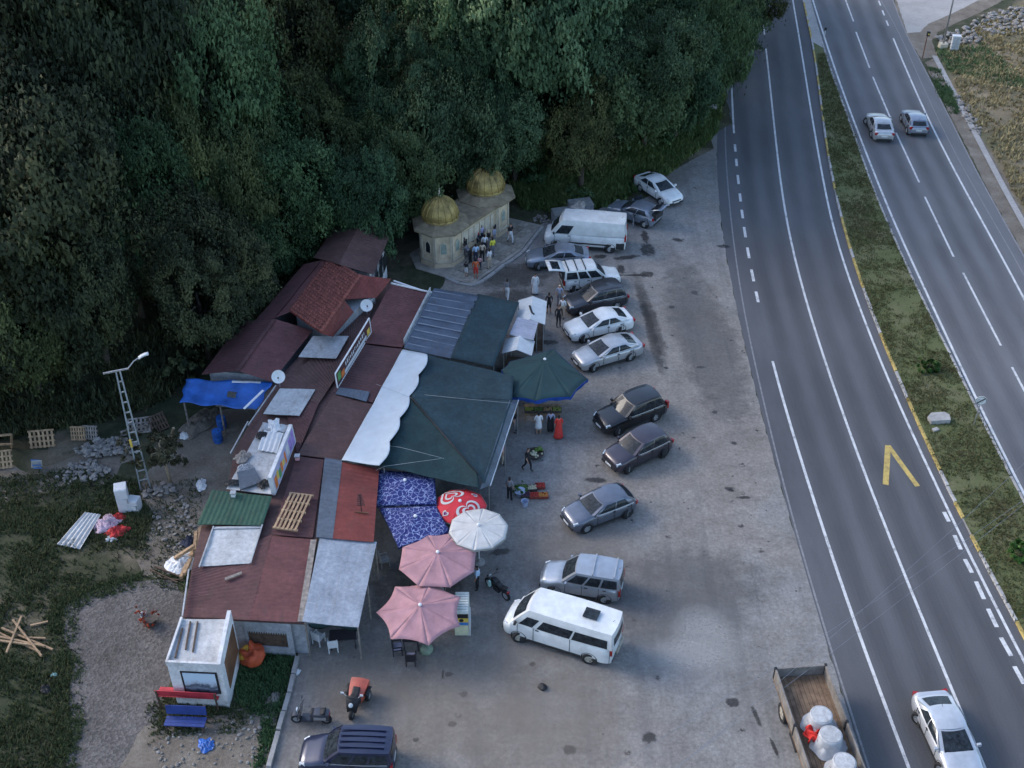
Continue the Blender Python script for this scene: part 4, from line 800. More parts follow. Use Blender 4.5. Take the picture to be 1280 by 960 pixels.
# --- little white kiosks with pitched roofs between the net and the green parasol
def kiosk(label, ridge, z, w1, w2, dep):
    (u0, v0), (u1, v1) = ridge; a, b = P(u0, v0, z), P(u1, v1, z); d = (b - a).normalized(); x = Vector((-d.y, d.x, 0))
    if x.x > 0: x = -x
    t = thing('market_kiosk', label, 'kiosk', ((a.x + b.x) / 2, (a.y + b.y) / 2, 0))
    for s_, ww in ((1, w1), (-1, w2)):
        mb = MB(); nu, nv = 4, 24; e = Vector((0, 0, -0.38))
        mb.slab(lambda u, v: a.lerp(b, v) + (x * s_ * ww) * u + e * u + Vector((0, 0, 0.02 * (0.5 - 0.5 * math.cos(v * 24 * math.pi / 2)))), nu, nv, 0.03); mb.build('roof', MATS['kiosk_white'], t, 30, True, True)
    for s_, ww in ((1, w1), (-1, w2)):
        for p in (a, b): q = p + x * s_ * (ww - .1) + (-d if p is b else d) * .1; mb = MB(); mb.tube([(q.x, q.y, 0), (q.x, q.y, z - .4)], 0.035, 6); mb.build('post', MATS['galv'], t, world=True)
    m = (a + b) / 2; mb = MB(); mb.box((m.x, m.y, .45), (w1 + w2 - .3, (b - a).length - .3, .9), rz=math.atan2(x.y, x.x)); mb.build('counter', MATS['dark_wood'], t, world=True); return t
M('kiosk_white', (0.50, 0.52, 0.53), 0.55, 0.06, 2)
k1 = kiosk('white pitched kiosk roof with a dark strip on it, nearest the fountain', ((666, 370), (663, 399)), 2.6, 0.95, 0.95, 1.5)
mb = MB(); mb.bar(P(662, 382, 2.66), P(665, 391, 2.62), .12, .06); mb.bar(P(665, 391, 2.62), P(668, 393, 2.56), .1, .06); mb.build('strip', MATS['black'], k1, world=True)
kiosk('white pitched kiosk roof just above the big green parasol', ((650, 419), (646, 437)), 2.5, 0.95, 0.95, 1.2)
t = standalone('corrugated_canopy', 'striped grey corrugated roof between the two white kiosks', 'canopy', 655, 415)
M('stripe_sheet', (0.33, 0.34, 0.40), 0.45, 0.12, 1.5, world=True)
sheet_roof(t, 'roof', [(647, 396), (673, 402), (667, 425), (637, 418)], [2.55, 2.45, 2.42, 2.5], 'stripe_sheet', 0.24, 0.07, 'v'); canopy_posts(t, [(671, 402, 2.4), (666, 423, 2.38), (639, 417, 2.45)], 2.4)
# --- white guard kiosk at the south-west corner
SEt, SWt, NEt, NWt = P(273, 831, 3.0), P(208, 828, 3.0), P(288, 772, 3.0), P(227, 772, 3.0)
t = thing('white_booth', 'white painted booth with a brown side panel and red bench in front', 'booth', (SWt.x, SWt.y, 0))
mb = MB(); mb.prism([SWt, SEt, NEt, NWt], 0, 2.86); mb.build('wall', MATS['wall_white'], t, world=True)
mb = MB(); c = [Vector((p.x, p.y, 2.87)) for p in (SWt, SEt, NEt, NWt)]; mb.slab(lambda u, v: bil(c, u, v) + Vector((0, 0, .02 + .003 * math.sin(u * 40))), 60, 4, .02); mb.build('roof', MATS['white_sheet'], t, world=True)
for a, b, w_, h_ in ((SWt, SEt, .12, .24), (SWt, NWt, .10, .16)): mb = MB(); mb.bar(Vector((a.x, a.y, 2.98)), Vector((b.x, b.y, 2.98)), w_, h_); mb.build('parapet', MATS['wall_white'], t, world=True)
e = (NEt - SEt); en = Vector((e.y, -e.x, 0)).normalized()
def eq(s0, z0, s1, z1, s2, z2, s3, z3, off, th=.10):
    vs = []
    for o in (off, off - th):
        for s_, z in ((s0, z0), (s1, z1), (s2, z2), (s3, z3)): q = SEt + e * s_ + en * o; vs.append((q.x, q.y, z))
    return vs, [(0, 1, 2, 3), (7, 6, 5, 4), (0, 4, 5, 1), (1, 5, 6, 2), (2, 6, 7, 3), (3, 7, 4, 0)]
mb = MB(); mb.add(*eq(-.02, 0, -.02, 3.1, 1.0, 3.5, 1.0, 0, .10, .18)); mb.build('side_wall', MATS['wall_white'], t, world=True, fix=True)
M('brown_panel', (0.13, 0.065, 0.035), 0.7, 0.3, 1.5, 0.2); mb = MB(); mb.add(*eq(.18, .7, .18, 2.55, .92, 2.8, .92, .9, .13, .05)); mb.build('panel', MATS['brown_panel'], t, world=True, fix=True)
s_ = (SEt - SWt); sn = Vector((s_.y, -s_.x, 0)).normalized()
g = NT('mural', 0.6); tc = g.n.new('ShaderNodeTexCoord').outputs['Generated']; sx = g.n.new('ShaderNodeSeparateXYZ'); g.link(tc, sx.inputs[0]); nn2 = g.noise(4, 6, 0.7, tc)
ad = g.n.new('ShaderNodeMath'); ad.operation = 'MULTIPLY_ADD'; g.link(nn2, ad.inputs[0]); ad.inputs[1].default_value = 0.7; g.link(sx.outputs[2], ad.inputs[2])
g.done(g.ramp(ad.outputs[0], [(.45, (.04, .05, .07)), (.58, (.17, .2, .26)), (.68, (.05, .06, .08)), (.8, (.35, .4, .48)), (1.0, (.45, .55, .66))]))
def sq(s0, s1, z0, z1, off):
    vs = []
    for o in (off, off - .06):
        for k, z in ((s0, z0), (s1, z0), (s1, z1), (s0, z1)): q = SWt + s_ * k + sn * o; vs.append((q.x, q.y, z))
    return vs, [(0, 1, 2, 3), (7, 6, 5, 4), (0, 4, 5, 1), (1, 5, 6, 2), (2, 6, 7, 3), (3, 7, 4, 0)]
mb = MB(); mb.add(*sq(.22, .93, .95, 2.45, .03)); mb.build('window_frame', MATS['black'], t, world=True, fix=True)
mb = MB(); mb.add(*sq(.26, .89, 1.02, 2.36, .05)); mb.build('picture', MATS['mural'], t, world=True, fix=True)
for a, b in (((238, 777), (232, 812)), ((247, 777), (241, 815)), ((228, 785), (219, 822))): mb = MB(); mb.bar(P(*a, 2.95), P(*b, 2.95), .07, .06); mb.build('batten', MATS['dark_wood'], t, world=True)
# --- signboards on the roof
def heart(n=40):
    return [(16 * math.sin(a) ** 3 / 17, (13 * math.cos(a) - 5 * math.cos(2 * a) - 2 * math.cos(3 * a) - math.cos(4 * a)) / 17) for a in [2 * math.pi * k / n for k in range(n)]]
t = standalone('roof_sign', 'long roof signboard with pale lettering in a thin white frame', 'sign', 442, 440)
a, b = P(421, 485, 2.82), P(463, 415, 2.95); d = b - a; tilt = Vector((-0.05, 0.02, 1.05))
mb = MB(); dn = d.cross(tilt).normalized() * 0.05; vs = [a, b, b + tilt, a + tilt]; mb.add([p + dn for p in vs] + [p - dn for p in vs], [(0, 1, 2, 3), (7, 6, 5, 4), (0, 4, 5, 1), (1, 5, 6, 2), (2, 6, 7, 3), (3, 7, 4, 0)])
M('sign_maroon', (0.07, 0.03, 0.035), 0.5, 0.15, 2); mb.build('board', MATS['sign_maroon'], t, world=True, fix=True)
mb = MB()
for p, q in ((a, b), (a + tilt, b + tilt), (a, a + tilt), (b, b + tilt)): mb.bar(p + dn, q + dn, .07, .07)
mb.build('frame', MATS['white_paint'], t, world=True)
face = dn if dn.x > 0 else -dn
def onb(s0, s1, h0, h1, off=1.25): return [a + d * s_ + tilt * h + face * off for s_, h in ((s0, h0), (s1, h0), (s1, h1), (s0, h1))]
def decal(parent, quad, mat, name): mb = MB(); mb.add(quad, [(0, 1, 2, 3)]); o = mb.build(name, MATS[mat], parent, world=True, fix=True); return o
M('sign_white', (0.52, 0.53, 0.55), 0.5, 0.1, 3); M('sign_orange', (0.55, 0.16, 0.04), 0.5, 0.25, 3); M('sign_yellow', (0.60, 0.42, 0.08), 0.5, 0.2, 3); M('sign_purple', (0.30, 0.20, 0.48), 0.5, 0.2, 3); M('sign_blue', (0.05, 0.16, 0.42), 0.5, 0.15, 3); M('sign_green', (0.10, 0.26, 0.09), 0.5, 0.2, 3)
decal(t, onb(.22, .86, .10, .34), 'sign_white', 'lettering'); r3 = random.Random(5); x0 = .26
while x0 < .80:
    wd = r3.uniform(.012, .03); decal(t, onb(x0, x0 + wd, r3.uniform(.44, .52), r3.uniform(.66, .78)), 'sign_white', 'lettering'); x0 += wd + .022
decal(t, onb(.13, .22, .12, .55), 'sign_orange', 'picture'); decal(t, onb(.04, .12, .25, .8, 1.3), 'sign_green', 'picture'); decal(t, onb(.89, .97, .1, .5), 'sign_yellow', 'picture')
t = standalone('roof_sign', 'upright roof signboard printed with orange and purple pictures', 'sign', 352, 578)
a, b = P(342, 619, 2.75), P(368, 552, 2.75); d = b - a; tilt = Vector((-0.08, 0.0, 1.25)); dn = d.cross(tilt).normalized() * 0.10
vs = [a, b, b + tilt, a + tilt]; mb = MB(); mb.add([p + dn for p in vs] + [p - dn for p in vs], [(0, 1, 2, 3), (7, 6, 5, 4), (0, 4, 5, 1), (1, 5, 6, 2), (2, 6, 7, 3), (3, 7, 4, 0)]); mb.build('board', MATS['sign_white'], t, world=True, fix=True)
face = dn if dn.x > 0 else -dn; M('sign_lilac', (0.36, 0.36, 0.52), 0.5, 0.12, 2)
decal(t, onb(.05, .97, .06, .94, 1.06), 'sign_lilac', 'picture')
for s0, s1, h0, h1, m_ in ((.07, .16, .1, .7, 'sign_orange'), (.17, .24, .3, .75, 'sign_yellow'), (.25, .33, .15, .6, 'sign_green'), (.34, .41, .2, .7, 'sign_orange'), (.42, .5, .3, .6, 'sign_yellow'), (.52, .58, .15, .75, 'sign_orange'), (.62, .72, .2, .8, 'sign_white'), (.74, .84, .15, .8, 'sign_purple'), (.86, .95, .1, .9, 'sign_purple')): decal(t, onb(s0, s1, h0, h1, 1.12), m_, 'picture')

# ------------------------------------------------------------------ fountain house with two golden domes
M('stone', (0.50, 0.41, 0.29), 0.85, 0.16, 1.6, 0.15); M('stone_dark', (0.19, 0.155, 0.105), 0.9, 0.22, 1.8, 0.2); M('gold', (0.27, 0.20, 0.07), 0.5, 0.34, 1.4, metal=0.35); M('stone_pale', (0.48, 0.43, 0.34), 0.85, 0.12, 2)
M('paving', (0.27, 0.245, 0.215), 0.9, 0.2, 1.0, 0.2); M('niche_green', (0.22, 0.27, 0.23), 0.7, 0.2, 3)
C1, C2 = P(550.5, 274, 3.2), P(607, 238, 3.2); C1.z = C2.z = 0
FH = thing('fountain_house', 'stone fountain house with two golden ribbed domes by the wood', 'fountain', C1)
ax = (C2 - C1); an = math.atan2(ax.y, ax.x); ux = ax.normalized(); uy = Vector((-ux.y, ux.x, 0))
def octa(c, r, rot): return [(c.x + r * math.cos(rot + k * math.pi / 4), c.y + r * math.sin(rot + k * math.pi / 4)) for k in range(8)]
ROT = an + math.pi / 8
for ci, (c, r) in enumerate(((C1, 1.62), (C2, 1.75))):
    mb = MB(); mb.prism(octa(c, r + .12, ROT), 0, .35); mb.prism(octa(c, r, ROT), .35, 2.72); tw = mb.build('tower_wall', MATS['stone'], FH, world=True)
    for k in range(8):
        a_ = ROT + (k + .5) * math.pi / 4; nn = Vector((math.cos(a_), math.sin(a_), 0)); tt = Vector((-nn.y, nn.x, 0)); m_ = c + nn * r * math.cos(math.pi / 8)
        if nn.y > 0.5: continue
        fr = MB()
        for s_ in (-1, 1): p = m_ + tt * s_ * r * .34; fr.box((p.x + nn.x * .02, p.y + nn.y * .02, 1.55), (.1, .1, 2.25), rz=a_)
        for z in (.5, 2.6): fr.box((m_.x + nn.x * .025, m_.y + nn.y * .025, z), (.09, r * .72, .12), rz=a_)
        f_ = fr.build('panel_frame', MATS['stone_pale'], FH, world=True); f_.parent = tw; f_.location = (0, 0, 0)
        nb = MB(); arch = [(-.24, 1.15), (.24, 1.15), (.24, 1.75), (.18, 1.95), (0, 2.1), (-.18, 1.95), (-.24, 1.75)]
        for o in (.03, .005): nb.v += [tuple(m_ + nn * o + tt * s_ + Vector((0, 0, z))) for s_, z in arch]
        nb.f = [list(range(7)), list(range(13, 6, -1))] + [[i, (i + 1) % 7, 7 + (i + 1) % 7, 7 + i] for i in range(7)]; nb.mi = [0] * len(nb.f)
        dk = (ci == 0 and nn.x < -0.1 and nn.y < -.5); o = nb.build('niche', MATS['glass_dark' if dk else 'niche_green'], FH, world=True, fix=True); o.parent = tw
        rim = MB()
        for i in range(1, 7): p, q = arch[i], arch[(i + 1) % 7]; rim.bar(m_ + nn * .035 + tt * p[0] + Vector((0, 0, p[1])), m_ + nn * .035 + tt * q[0] + Vector((0, 0, q[1])), .06, .06)
        o = rim.build('niche_rim', MATS['stone_pale'], FH, world=True); o.parent = tw
    e_ = MB(); e_.lathe(c, [(r * .98, 2.62), (r + .42, 2.80), (r + .55, 2.84), (r + .55, 2.98), (r + .35, 3.06), (r * .86, 3.30), (r * .84, 3.45), (r * .80, 3.50)], 8, ROT); e_.build('eave', MATS['stone_dark'], FH, world=True)
    dr = r * .80; prof = [(dr * 1.04, 3.42), (dr * 1.04, 3.50), (dr, 3.56), (dr * 1.02, 3.75), (dr * .98, 4.0), (dr * .88, 4.3), (dr * .7, 4.62), (dr * .45, 4.86), (dr * .2, 5.0), (.05, 5.06)]
    dm = MB(); dm.lathe(c, prof, 32); dome = dm.build('dome', MATS['gold'], FH, 40, True)
    for k in range(16):
        a_ = k * math.pi / 8; rb = MB(); rb.tube([(c.x + (q + .01) * math.cos(a_), c.y + (q + .01) * math.sin(a_), c.z + z) for q, z in prof[2:]], .055, 5); o = rb.build('rib', MATS['gold'], FH, True, True); o.parent = dome
    fi = MB(); fi.lathe(c, [(.12, 5.02), (.14, 5.1), (.05, 5.18), (.10, 5.30), (.04, 5.38), (.07, 5.48), (.02, 5.56), (.03, 5.8), (.01, 5.9)], 10)
    if ci == 0: o = fi.build('finial', MATS['stone_pale'], FH, True, True); o.parent = dome
lk = [C1 - uy * 1.35, C2 - uy * 1.35, C2 + uy * 1.1, C1 + uy * 1.1]
mb = MB(); mb.prism(lk, 0, 2.7); mb.build('link_wall', MATS['stone'], FH, world=True)
mb = MB(); mb.prism([C1 - uy * 1.85, C2 - uy * 1.85, C2 - uy * 1.2, C1 - uy * 1.2], 2.72, 2.94); mb.build('eave', MATS['stone_dark'], FH, world=True)
mb = MB(); mb.prism([C1 - uy * 1.25, C2 - uy * 1.25, C2 + uy * 1.25, C1 + uy * 1.25], 2.73, 2.90); mb.build('link_roof', MATS['stone_dark'], FH, world=True)
for k in range(6):
    p = C1 + ax * ((k + 1.7) / 8.2) - uy * 1.37; mb = MB(); mb.tube([p, p - uy * .18 + Vector((0, 0, .0))], .03, 6); q = MB(); q.v = []
    mb = MB(); mb.tube([p + Vector((0, 0, 1.0)), p - uy * .2 + Vector((0, 0, 1.0)), p - uy * .22 + Vector((0, 0, .88))], .025, 6); mb.build('tap', MATS['galv'], FH, world=True)
    fr = MB(); fr.box((p.x, p.y, 1.55), (.55, .06, 1.2), rz=an); fr.build('tap_panel', MATS['stone_pale'], FH, world=True)
mb = MB(); mb.box((C1 + ax * .5 - uy * 1.65)[:2] + (.25,), (ax.length - 3.0, .5, .5), rz=an); mb.build('basin', MATS['stone_dark'], FH, world=True)
pv = PL([(632, 272), (676, 282), (650, 315), (628, 330), (591, 356), (556, 347), (520, 336), (512, 318), (540, 300)])
mb = MB(); mb.prism(pv, -.02, .06); tag(mb.build('fountain_paving', MATS['paving']), kind='structure'); base = bpy.data.objects[-1] if False else None
PAVE = [o for o in COL.objects if o.name == 'fountain_paving'][0]
r4 = random.Random(3); tl = MB(); tl.box((0, 0, .02), (.94, .94, .04), taper=.97); tme = [tl.mesh('paving_slab', M('slab%d' % k, (0.19 + .05 * k, .168 + .045 * k, .14 + .04 * k), .9, .2, 2, .2)) for k in range(3)]
xs = [p.x for p in pv]; ys = [p.y for p in pv]
for i in range(-14, 15):
    for j in range(-14, 15):
        p = C1.lerp(C2, .7) + ux * i * .72 + uy * j * .72
        if all(inside((p.x + dx, p.y + dy), pv) for dx in (-.3, .3) for dy in (-.3, .3)) and (p - C1).length > 1.9 and (p - C2).length > 1.9 and r4.random() > .08: put('paving_slab', r4.choice(tme), PAVE, (p.x, p.y, .06 + r4.uniform(-.012, .006)), (r4.gauss(0, .01), r4.gauss(0, .01), an), (.72, .72, 1))
kerb('kerb', catmull(PL([(557, 348), (591, 358), (630, 332), (652, 317), (678, 284)]), 1.0), 400, ['concrete'], .25, .14)

# ------------------------------------------------------------------ vehicles
def paint(name, col, metal=0.0, rough=0.32, dirt=0.10): return M('paint_' + name, col, rough, dirt, 1.3, metal=metal, coat=0.6, spec=0.5)
paint('white', (0.62, 0.635, 0.64), 0, 0.35); paint('van_white', (0.57, 0.59, 0.595), 0, 0.4); paint('silver', (0.46, 0.48, 0.51), 0.35, 0.35); paint('silver_blue', (0.22, 0.255, 0.31), 0.5, 0.35); paint('dark_grey', (0.045, 0.048, 0.058), 0.4); paint('black', (0.012, 0.013, 0.016), 0.2)
paint('plum', (0.055, 0.047, 0.060), 0.5); paint('steel', (0.125, 0.14, 0.175), 0.5); paint('silver_beige', (0.40, 0.41, 0.425), 0.45); paint('navy', (0.016, 0.022, 0.055), 0.3); paint('two_tone', (0.33, 0.36, 0.40), 0.5)
M('car_glass', (0.020, 0.025, 0.030), 0.04, 0.5, 5, spec=0.22); M('tyre', (0.018, 0.018, 0.019), 0.9, 0.2, 6); M('rim', (0.42, 0.43, 0.44), 0.35, 0.12, 5, metal=0.6); M('rim_dirty', (0.33, 0.30, 0.25), 0.7, 0.2, 5); M('plastic', (0.022, 0.023, 0.025), 0.6, 0.15, 4)
M('headlamp', (0.55, 0.58, 0.6), 0.12, 0.1, 9, spec=0.7, coat=0.5); M('taillamp', (0.28, 0.012, 0.012), 0.2, 0.15, 9, coat=0.5); M('plate', (0.62, 0.63, 0.62), 0.4, 0.1, 9)
def wheel_mesh(r, wd, rimmat):
    t = MB(); t.lathe((0, 0, 0), [(r * .62, -wd / 2), (r * .94, -wd / 2), (r, -wd * .32), (r, wd * .32), (r * .94, wd / 2), (r * .62, wd / 2)], 24, cap=False); tm = t.mesh('tyre', MATS['tyre'], 30)
    q = MB(); q.lathe((0, 0, 0), [(r * .63, -wd * .3), (r * .63, wd * .42), (r * .56, wd * .44), (r * .52, wd * .30), (r * .2, wd * .34), (r * .16, wd * .46), (0.01, wd * .46)], 20)
    for k in range(5): a = k * 2 * math.pi / 5; q.bar((r * .15 * math.cos(a), r * .15 * math.sin(a), wd * .38), (r * .56 * math.cos(a), r * .56 * math.sin(a), wd * .40), r * .2, wd * .14)
    return tm, q.mesh('rim', MATS[rimmat], 30)
class Spec: pass
def spec(**k):
    s = Spec(); d = dict(L=4.5, W=1.78, H=1.46, wb=2.65, fo=.88, zb=.22, hb=.94, hf=.76, hh=.95, xA=.78, xB=.02, xC=-1.15, xD=-1.72, ht=1.0, htl=.92, wr=.74, arch=.07, bulge=.17, wheel=.32, win=((.08, .47), (.51, .90)), v0=.14, v1=.90, rails=False, rimmat='rim', side_only=None, rear_glass=(.10, .86, .80), ws=(.06, .93, .90), zr=None, rearlow=None)
    d.update(k); s.__dict__.update(d); return s
SEDAN = spec(L=4.66, W=1.82, H=1.40, wb=2.70, hb=.97, hf=.80, hh=.98, xA=.98, xB=-.02, xC=-1.12, xD=-1.98, ht=1.06, htl=1.0, wheel=.34, win=((.10, .46), (.49, .82)))
HATCH = spec(L=4.08, W=1.78, H=1.42, wb=2.56, fo=.82, xA=.92, xB=.06, xC=-1.35, xD=-1.88, ht=1.0, htl=.98, hb=1.0, hf=.84, hh=1.0, wheel=.335, win=((.10, .47), (.50, .84)))
SUV = spec(L=4.55, W=1.86, H=1.70, wb=2.68, fo=.88, hb=1.10, hf=.92, hh=1.08, arch=.06, xA=.86, xB=.10, xC=-1.75, xD=-2.02, ht=1.1, htl=1.02, wheel=.37, rails=True, zb=.27, win=((.07, .38), (.41, .70), (.74, .94)), wr=.78)
CROSS = spec(L=4.2, W=1.80, H=1.60, wb=2.58, fo=.82, hb=1.06, hf=.90, hh=1.05, xA=.90, xB=.10, xC=-1.48, xD=-1.85, ht=1.05, htl=.98, wheel=.35, zb=.25, win=((.07, .44), (.48, .88)), wr=.73)
WAGON = spec(L=4.45, W=1.80, H=1.62, wb=2.65, hb=1.02, hf=.86, hh=1.02, xA=.92, xB=.05, xC=-1.75, xD=-2.0, ht=1.02, htl=.96, wheel=.34, win=((.07, .38), (.41, .70), (.74, .95)), rails=True, wr=.78)
COMBI = spec(L=4.2, W=1.74, H=1.82, wb=2.60, fo=.80, hb=1.08, hf=.88, hh=1.07, arch=.03, bulge=.12, xA=.92, xB=.22, xC=-1.98, xD=-2.06, ht=1.08, htl=1.0, wheel=.33, win=((.06, .33), (.37, .62), (.66, .95)), wr=.82, rails=False, v1=.84)
DUCATO = spec(arch=.02, bulge=.12, L=6.1, W=2.05, H=2.50, wb=4.0, fo=.95, hb=1.34, hf=1.05, hh=1.30, xA=2.42, xB=1.55, xC=-2.98, xD=-3.05, ht=1.42, htl=1.35, wheel=.36, win=((.05, .235),), wr=.86, v0=.02, v1=.64, ws=(.06, .70, .88), rear_glass=None, zb=.30)
TRANSIT = spec(arch=.03, bulge=.14, L=5.7, W=1.98, H=2.38, wb=3.65, fo=.95, hb=1.38, hf=1.0, hh=1.30, xA=2.20, xB=1.35, xC=-2.85, xD=-2.92, ht=1.38, htl=1.3, wheel=.36, win=((.06, .20), (.245, .58), (.60, .955)), wr=.82, v0=.05, v1=.62, ws=(.06, .78, .90), rear_glass=(.08, .62, .8), zb=.30, rimmat='rim_dirty')
def car(label, cat, s, mat, F, Rr, near=1, colour2=None, opened=(), name='parked_car', group='vehicles parked in the lot', zoff=0.0):
    """F and Rr: ground points under the front and rear wheel on the side towards the camera; near=+1 when that is the car's left side"""
    F = P(*F) if len(F) == 2 else Vector(F); Rr = P(*Rr) if len(Rr) == 2 else Vector(Rr); h = (F - Rr).normalized(); left = Vector((-h.y, h.x, 0)); c = (F + Rr) / 2 - left * near * (s.W / 2 - .06)
    t = thing(name, label, cat, (c.x, c.y, zoff), math.atan2(h.y, h.x), group)
    xf = s.wb / 2 + s.fo; xr = xf - s.L; W2 = s.W / 2; zr = s.zr or s.H - .06
    st = [(xr, s.htl - .30, .40, .70), (xr + .04, s.htl - .12, .30, .83), (xr + .13, s.htl - .02, s.zb + .02, .915), (xr + .36, s.htl + .02, s.zb, .98)]
    if s.xD - (xr + .35) > .15: st += [(s.xD - .02, s.ht, s.zb, 1.0)]
    else: st += [(max(s.xD, xr + .36) + .1, s.hb, s.zb, 1.0)]
    st += [((s.xD + s.xA) / 2, s.hb, s.zb, 1.0), (s.xA - .1, s.hb, s.zb, 1.0), (s.xA + .08, s.hh, s.zb, 1.0), (s.xA * .5 + (xf - .62) * .5, (s.hh + s.hf) / 2 + .075, s.zb, .995), (xf - .62, s.hf + .065, s.zb, .985), (xf - .34, s.hf + .025, s.zb, .955), (xf - .16, s.hf - .03, s.zb + .01, .885), (xf - .05, s.hf - .11, s.zb + .05, .77), (xf, s.hf - .22, s.zb + .12, .62)]
    secs = []
    for x, zt, zb, wk in st:
        w_ = W2 * wk; cr = .05 if x > s.xA else .02; zm = zb + (zt - zb) * .55
        half = [(0, zt + cr), (w_ * .45, zt + cr * .8), (w_ * .74, zt + .012), (w_ * .88, zt - .03), (w_ * .955, zt - .09 * min(1, (zt - zb) * 2)), (w_ * .99, zt - .18 * min(1, (zt - zb) * 2)), (w_, zm), (w_ * .985, zb + (zt - zb) * .25), (w_ * .95, zb + .02), (w_ * .85, zb), (0, zb)]
        secs.append([(x, y, z) for y, z in half] + [(x, -y, z) for y, z in half[-2:0:-1]])
    b = MB(); n = len(secs[0]); b.v = [p for sct in secs for p in sct]
    for i in range(len(secs) - 1):
        for k in range(n): b.f.append([i * n + k, i * n + (k + 1) % n, (i + 1) * n + (k + 1) % n, (i + 1) * n + k])
    b.f.append(list(range(n))); b.f.append([(len(secs) - 1) * n + k for k in range(n)][::-1]); b.mi = [0] * len(b.f)
    wb_, wr_ = W2 * .93, W2 * s.wr; hb = s.hb - .03
    def ws(u, v): return Vector((s.xA + (s.xB - s.xA) * v + s.bulge * (1 - u * u) * (1 - .4 * v), u * (wb_ + (wr_ - wb_) * v), (s.hh - .03) + (zr - s.hh + .03) * v + .015 * math.sin(v * math.pi)))
    def rg(u, v): return Vector((s.xD + (s.xC - s.xD) * v - s.bulge * .6 * (1 - u * u), u * (wb_ + (wr_ - wb_) * v), (s.ht - .03 if s.ht > s.hb else hb) + (zr - (s.ht - .03 if s.ht > s.hb else hb)) * v))
    def sd(sgn):
        def f(q, v):
            f0 = ws(sgn, v); r0 = rg(sgn, v); p = f0.lerp(r0, q); p.y += sgn * .06 * math.sin(q * math.pi) * (1 - v * .3); p.y += sgn * .045 * math.sin(v * math.pi); p.z += s.arch * v * math.sin(q * math.pi); return p
        return f
    L_, R_ = sd(1), sd(-1); N = 10
    b.grid(lambda u, v: ws(2 * u - 1, v), 8, 6); b.grid(lambda u, v: rg(2 * u - 1, v), 8, 6); b.grid(lambda u, v: L_(u, v), N, 6); b.grid(lambda u, v: R_(u, v), N, 6)
    def roof(u, v):
        y = 2 * v - 1; f0 = ws(y, 1.0); r0 = rg(y, 1.0); p = f0.lerp(r0, u); e = L_(u, 1.0); p.y = y * e.y; p.z = e.z + .055 * (1 - y * y) * (.6 + .4 * math.sin(u * math.pi)); return p
    b.grid(roof, N, 8)
    me = b.mesh('body', [MATS['paint_' + mat]]); bm = bmesh.new(); bm.from_mesh(me); bmesh.ops.remove_doubles(bm, verts=bm.verts, dist=.004); bmesh.ops.recalc_face_normals(bm, faces=bm.faces); bm.to_mesh(me); bm.free()
    me.polygons.foreach_set('use_smooth', [True] * len(me.polygons)); me.set_sharp_from_angle(angle=R(38)); body = put('body', me, t)
    def pane(name, fn, u0, u1, v0, v1, off, mat_='car_glass', nu=6, nv=3, parent=None):
        g = MB(); ctr = fn(.5, .5)
        def f(u, v):
            a, c_ = u0 + (u1 - u0) * u, v0 + (v1 - v0) * v; p = fn(a, c_); e = 1e-3; nn = (fn(a + e, c_) - p).cross(fn(a, c_ + e) - p).normalized()
            o = p - Vector((0, 0, s.hb)); 
            if nn.dot(Vector((p.x - (s.xA + s.xD) / 2 if 'ind' in name and 'side' not in name else 0, p.y if 'side' in name else 0, .25))) < 0: nn = -nn
            return p + nn * off
        g.grid(f, nu, nv); return g.build(name, MATS[mat_], parent or t, True, fix=False)
    if s.ws: pane('windscreen', lambda u, v: ws(2 * u - 1, v), 1 - s.ws[2], s.ws[2], s.ws[0], s.ws[1], .012)
    if s.rear_glass and 'boot' not in opened: pane('rear_window', lambda u, v: rg(2 * u - 1, v), 1 - s.rear_glass[2] - .08, s.rear_glass[2] + .08, s.rear_glass[0] + .06, s.rear_glass[1], .012)
    for sgn, fn in ((1, L_), (-1, R_)):
        for q0, q1 in s.win: pane('side_window', fn, q0, q1, s.v0, s.v1, .012)
    tm, rm = wheel_mesh(s.wheel, .21, s.rimmat)
    for x in (s.wb / 2, -s.wb / 2):
        for sgn in (1, -1):
            ar = MB(); ar.lathe((0, 0, 0), [(s.wheel * 1.16, -.05), (s.wheel * 1.16, .03), (s.wheel * 1.10, .035), (s.wheel * 1.02, .0)], 24); put('wheel_arch', ar.mesh('wheel_arch', MATS['plastic']), t, (x, sgn * (W2 - .028), s.wheel + .02), (R(-90) * sgn, 0, 0))
            wh = put('wheel', tm, t, (x, sgn * (W2 - .09), s.wheel), (R(-90) * sgn, 0, rng.uniform(0, 1))); put('rim', rm, wh, (0, 0, 0))
    for sgn in (1, -1):
        m_ = MB(); m_.box((0, 0, 0), (.34, .30, .13), taper=.8); o = m_.build('headlight', MATS['headlamp'], t, loc=(xf - .24, sgn * W2 * .68, s.hf - .10), rot=(sgn * .1, R(18), sgn * R(-24)))
        m_ = MB(); m_.box((0, 0, 0), (.14, .26, .20 if s.H < 1.7 else .5)); m_.build('tail_light', MATS['taillamp'], t, loc=(xr + .085, sgn * W2 * .76, s.htl - .14), rot=(0, 0, sgn * R(16)))
        m_ = MB(); m_.box((0, 0, 0), (.12, .20, .14), taper=.85); m_.build('mirror', MATS['plastic' if mat in ('van_white', 'black') else 'paint_' + mat], t, loc=(s.xA - .22, sgn * (W2 + .08), s.hb + .06))
        m_ = MB(); m_.box((0, 0, 0), (s.wb - s.wheel * 2.5, .05, .14)); m_.build('sill', MATS['plastic'], t, loc=(0, sgn * (W2 * .965), s.zb + .06))
        m_ = MB(); xm = (s.xA + s.xB) / 2 - .35
        for k in ((0, .95) if s.L < 5 else (0,)): m_.box((xm - .55 - k, sgn * (W2 * .99), s.hb - .14), (.18, .04, .035))
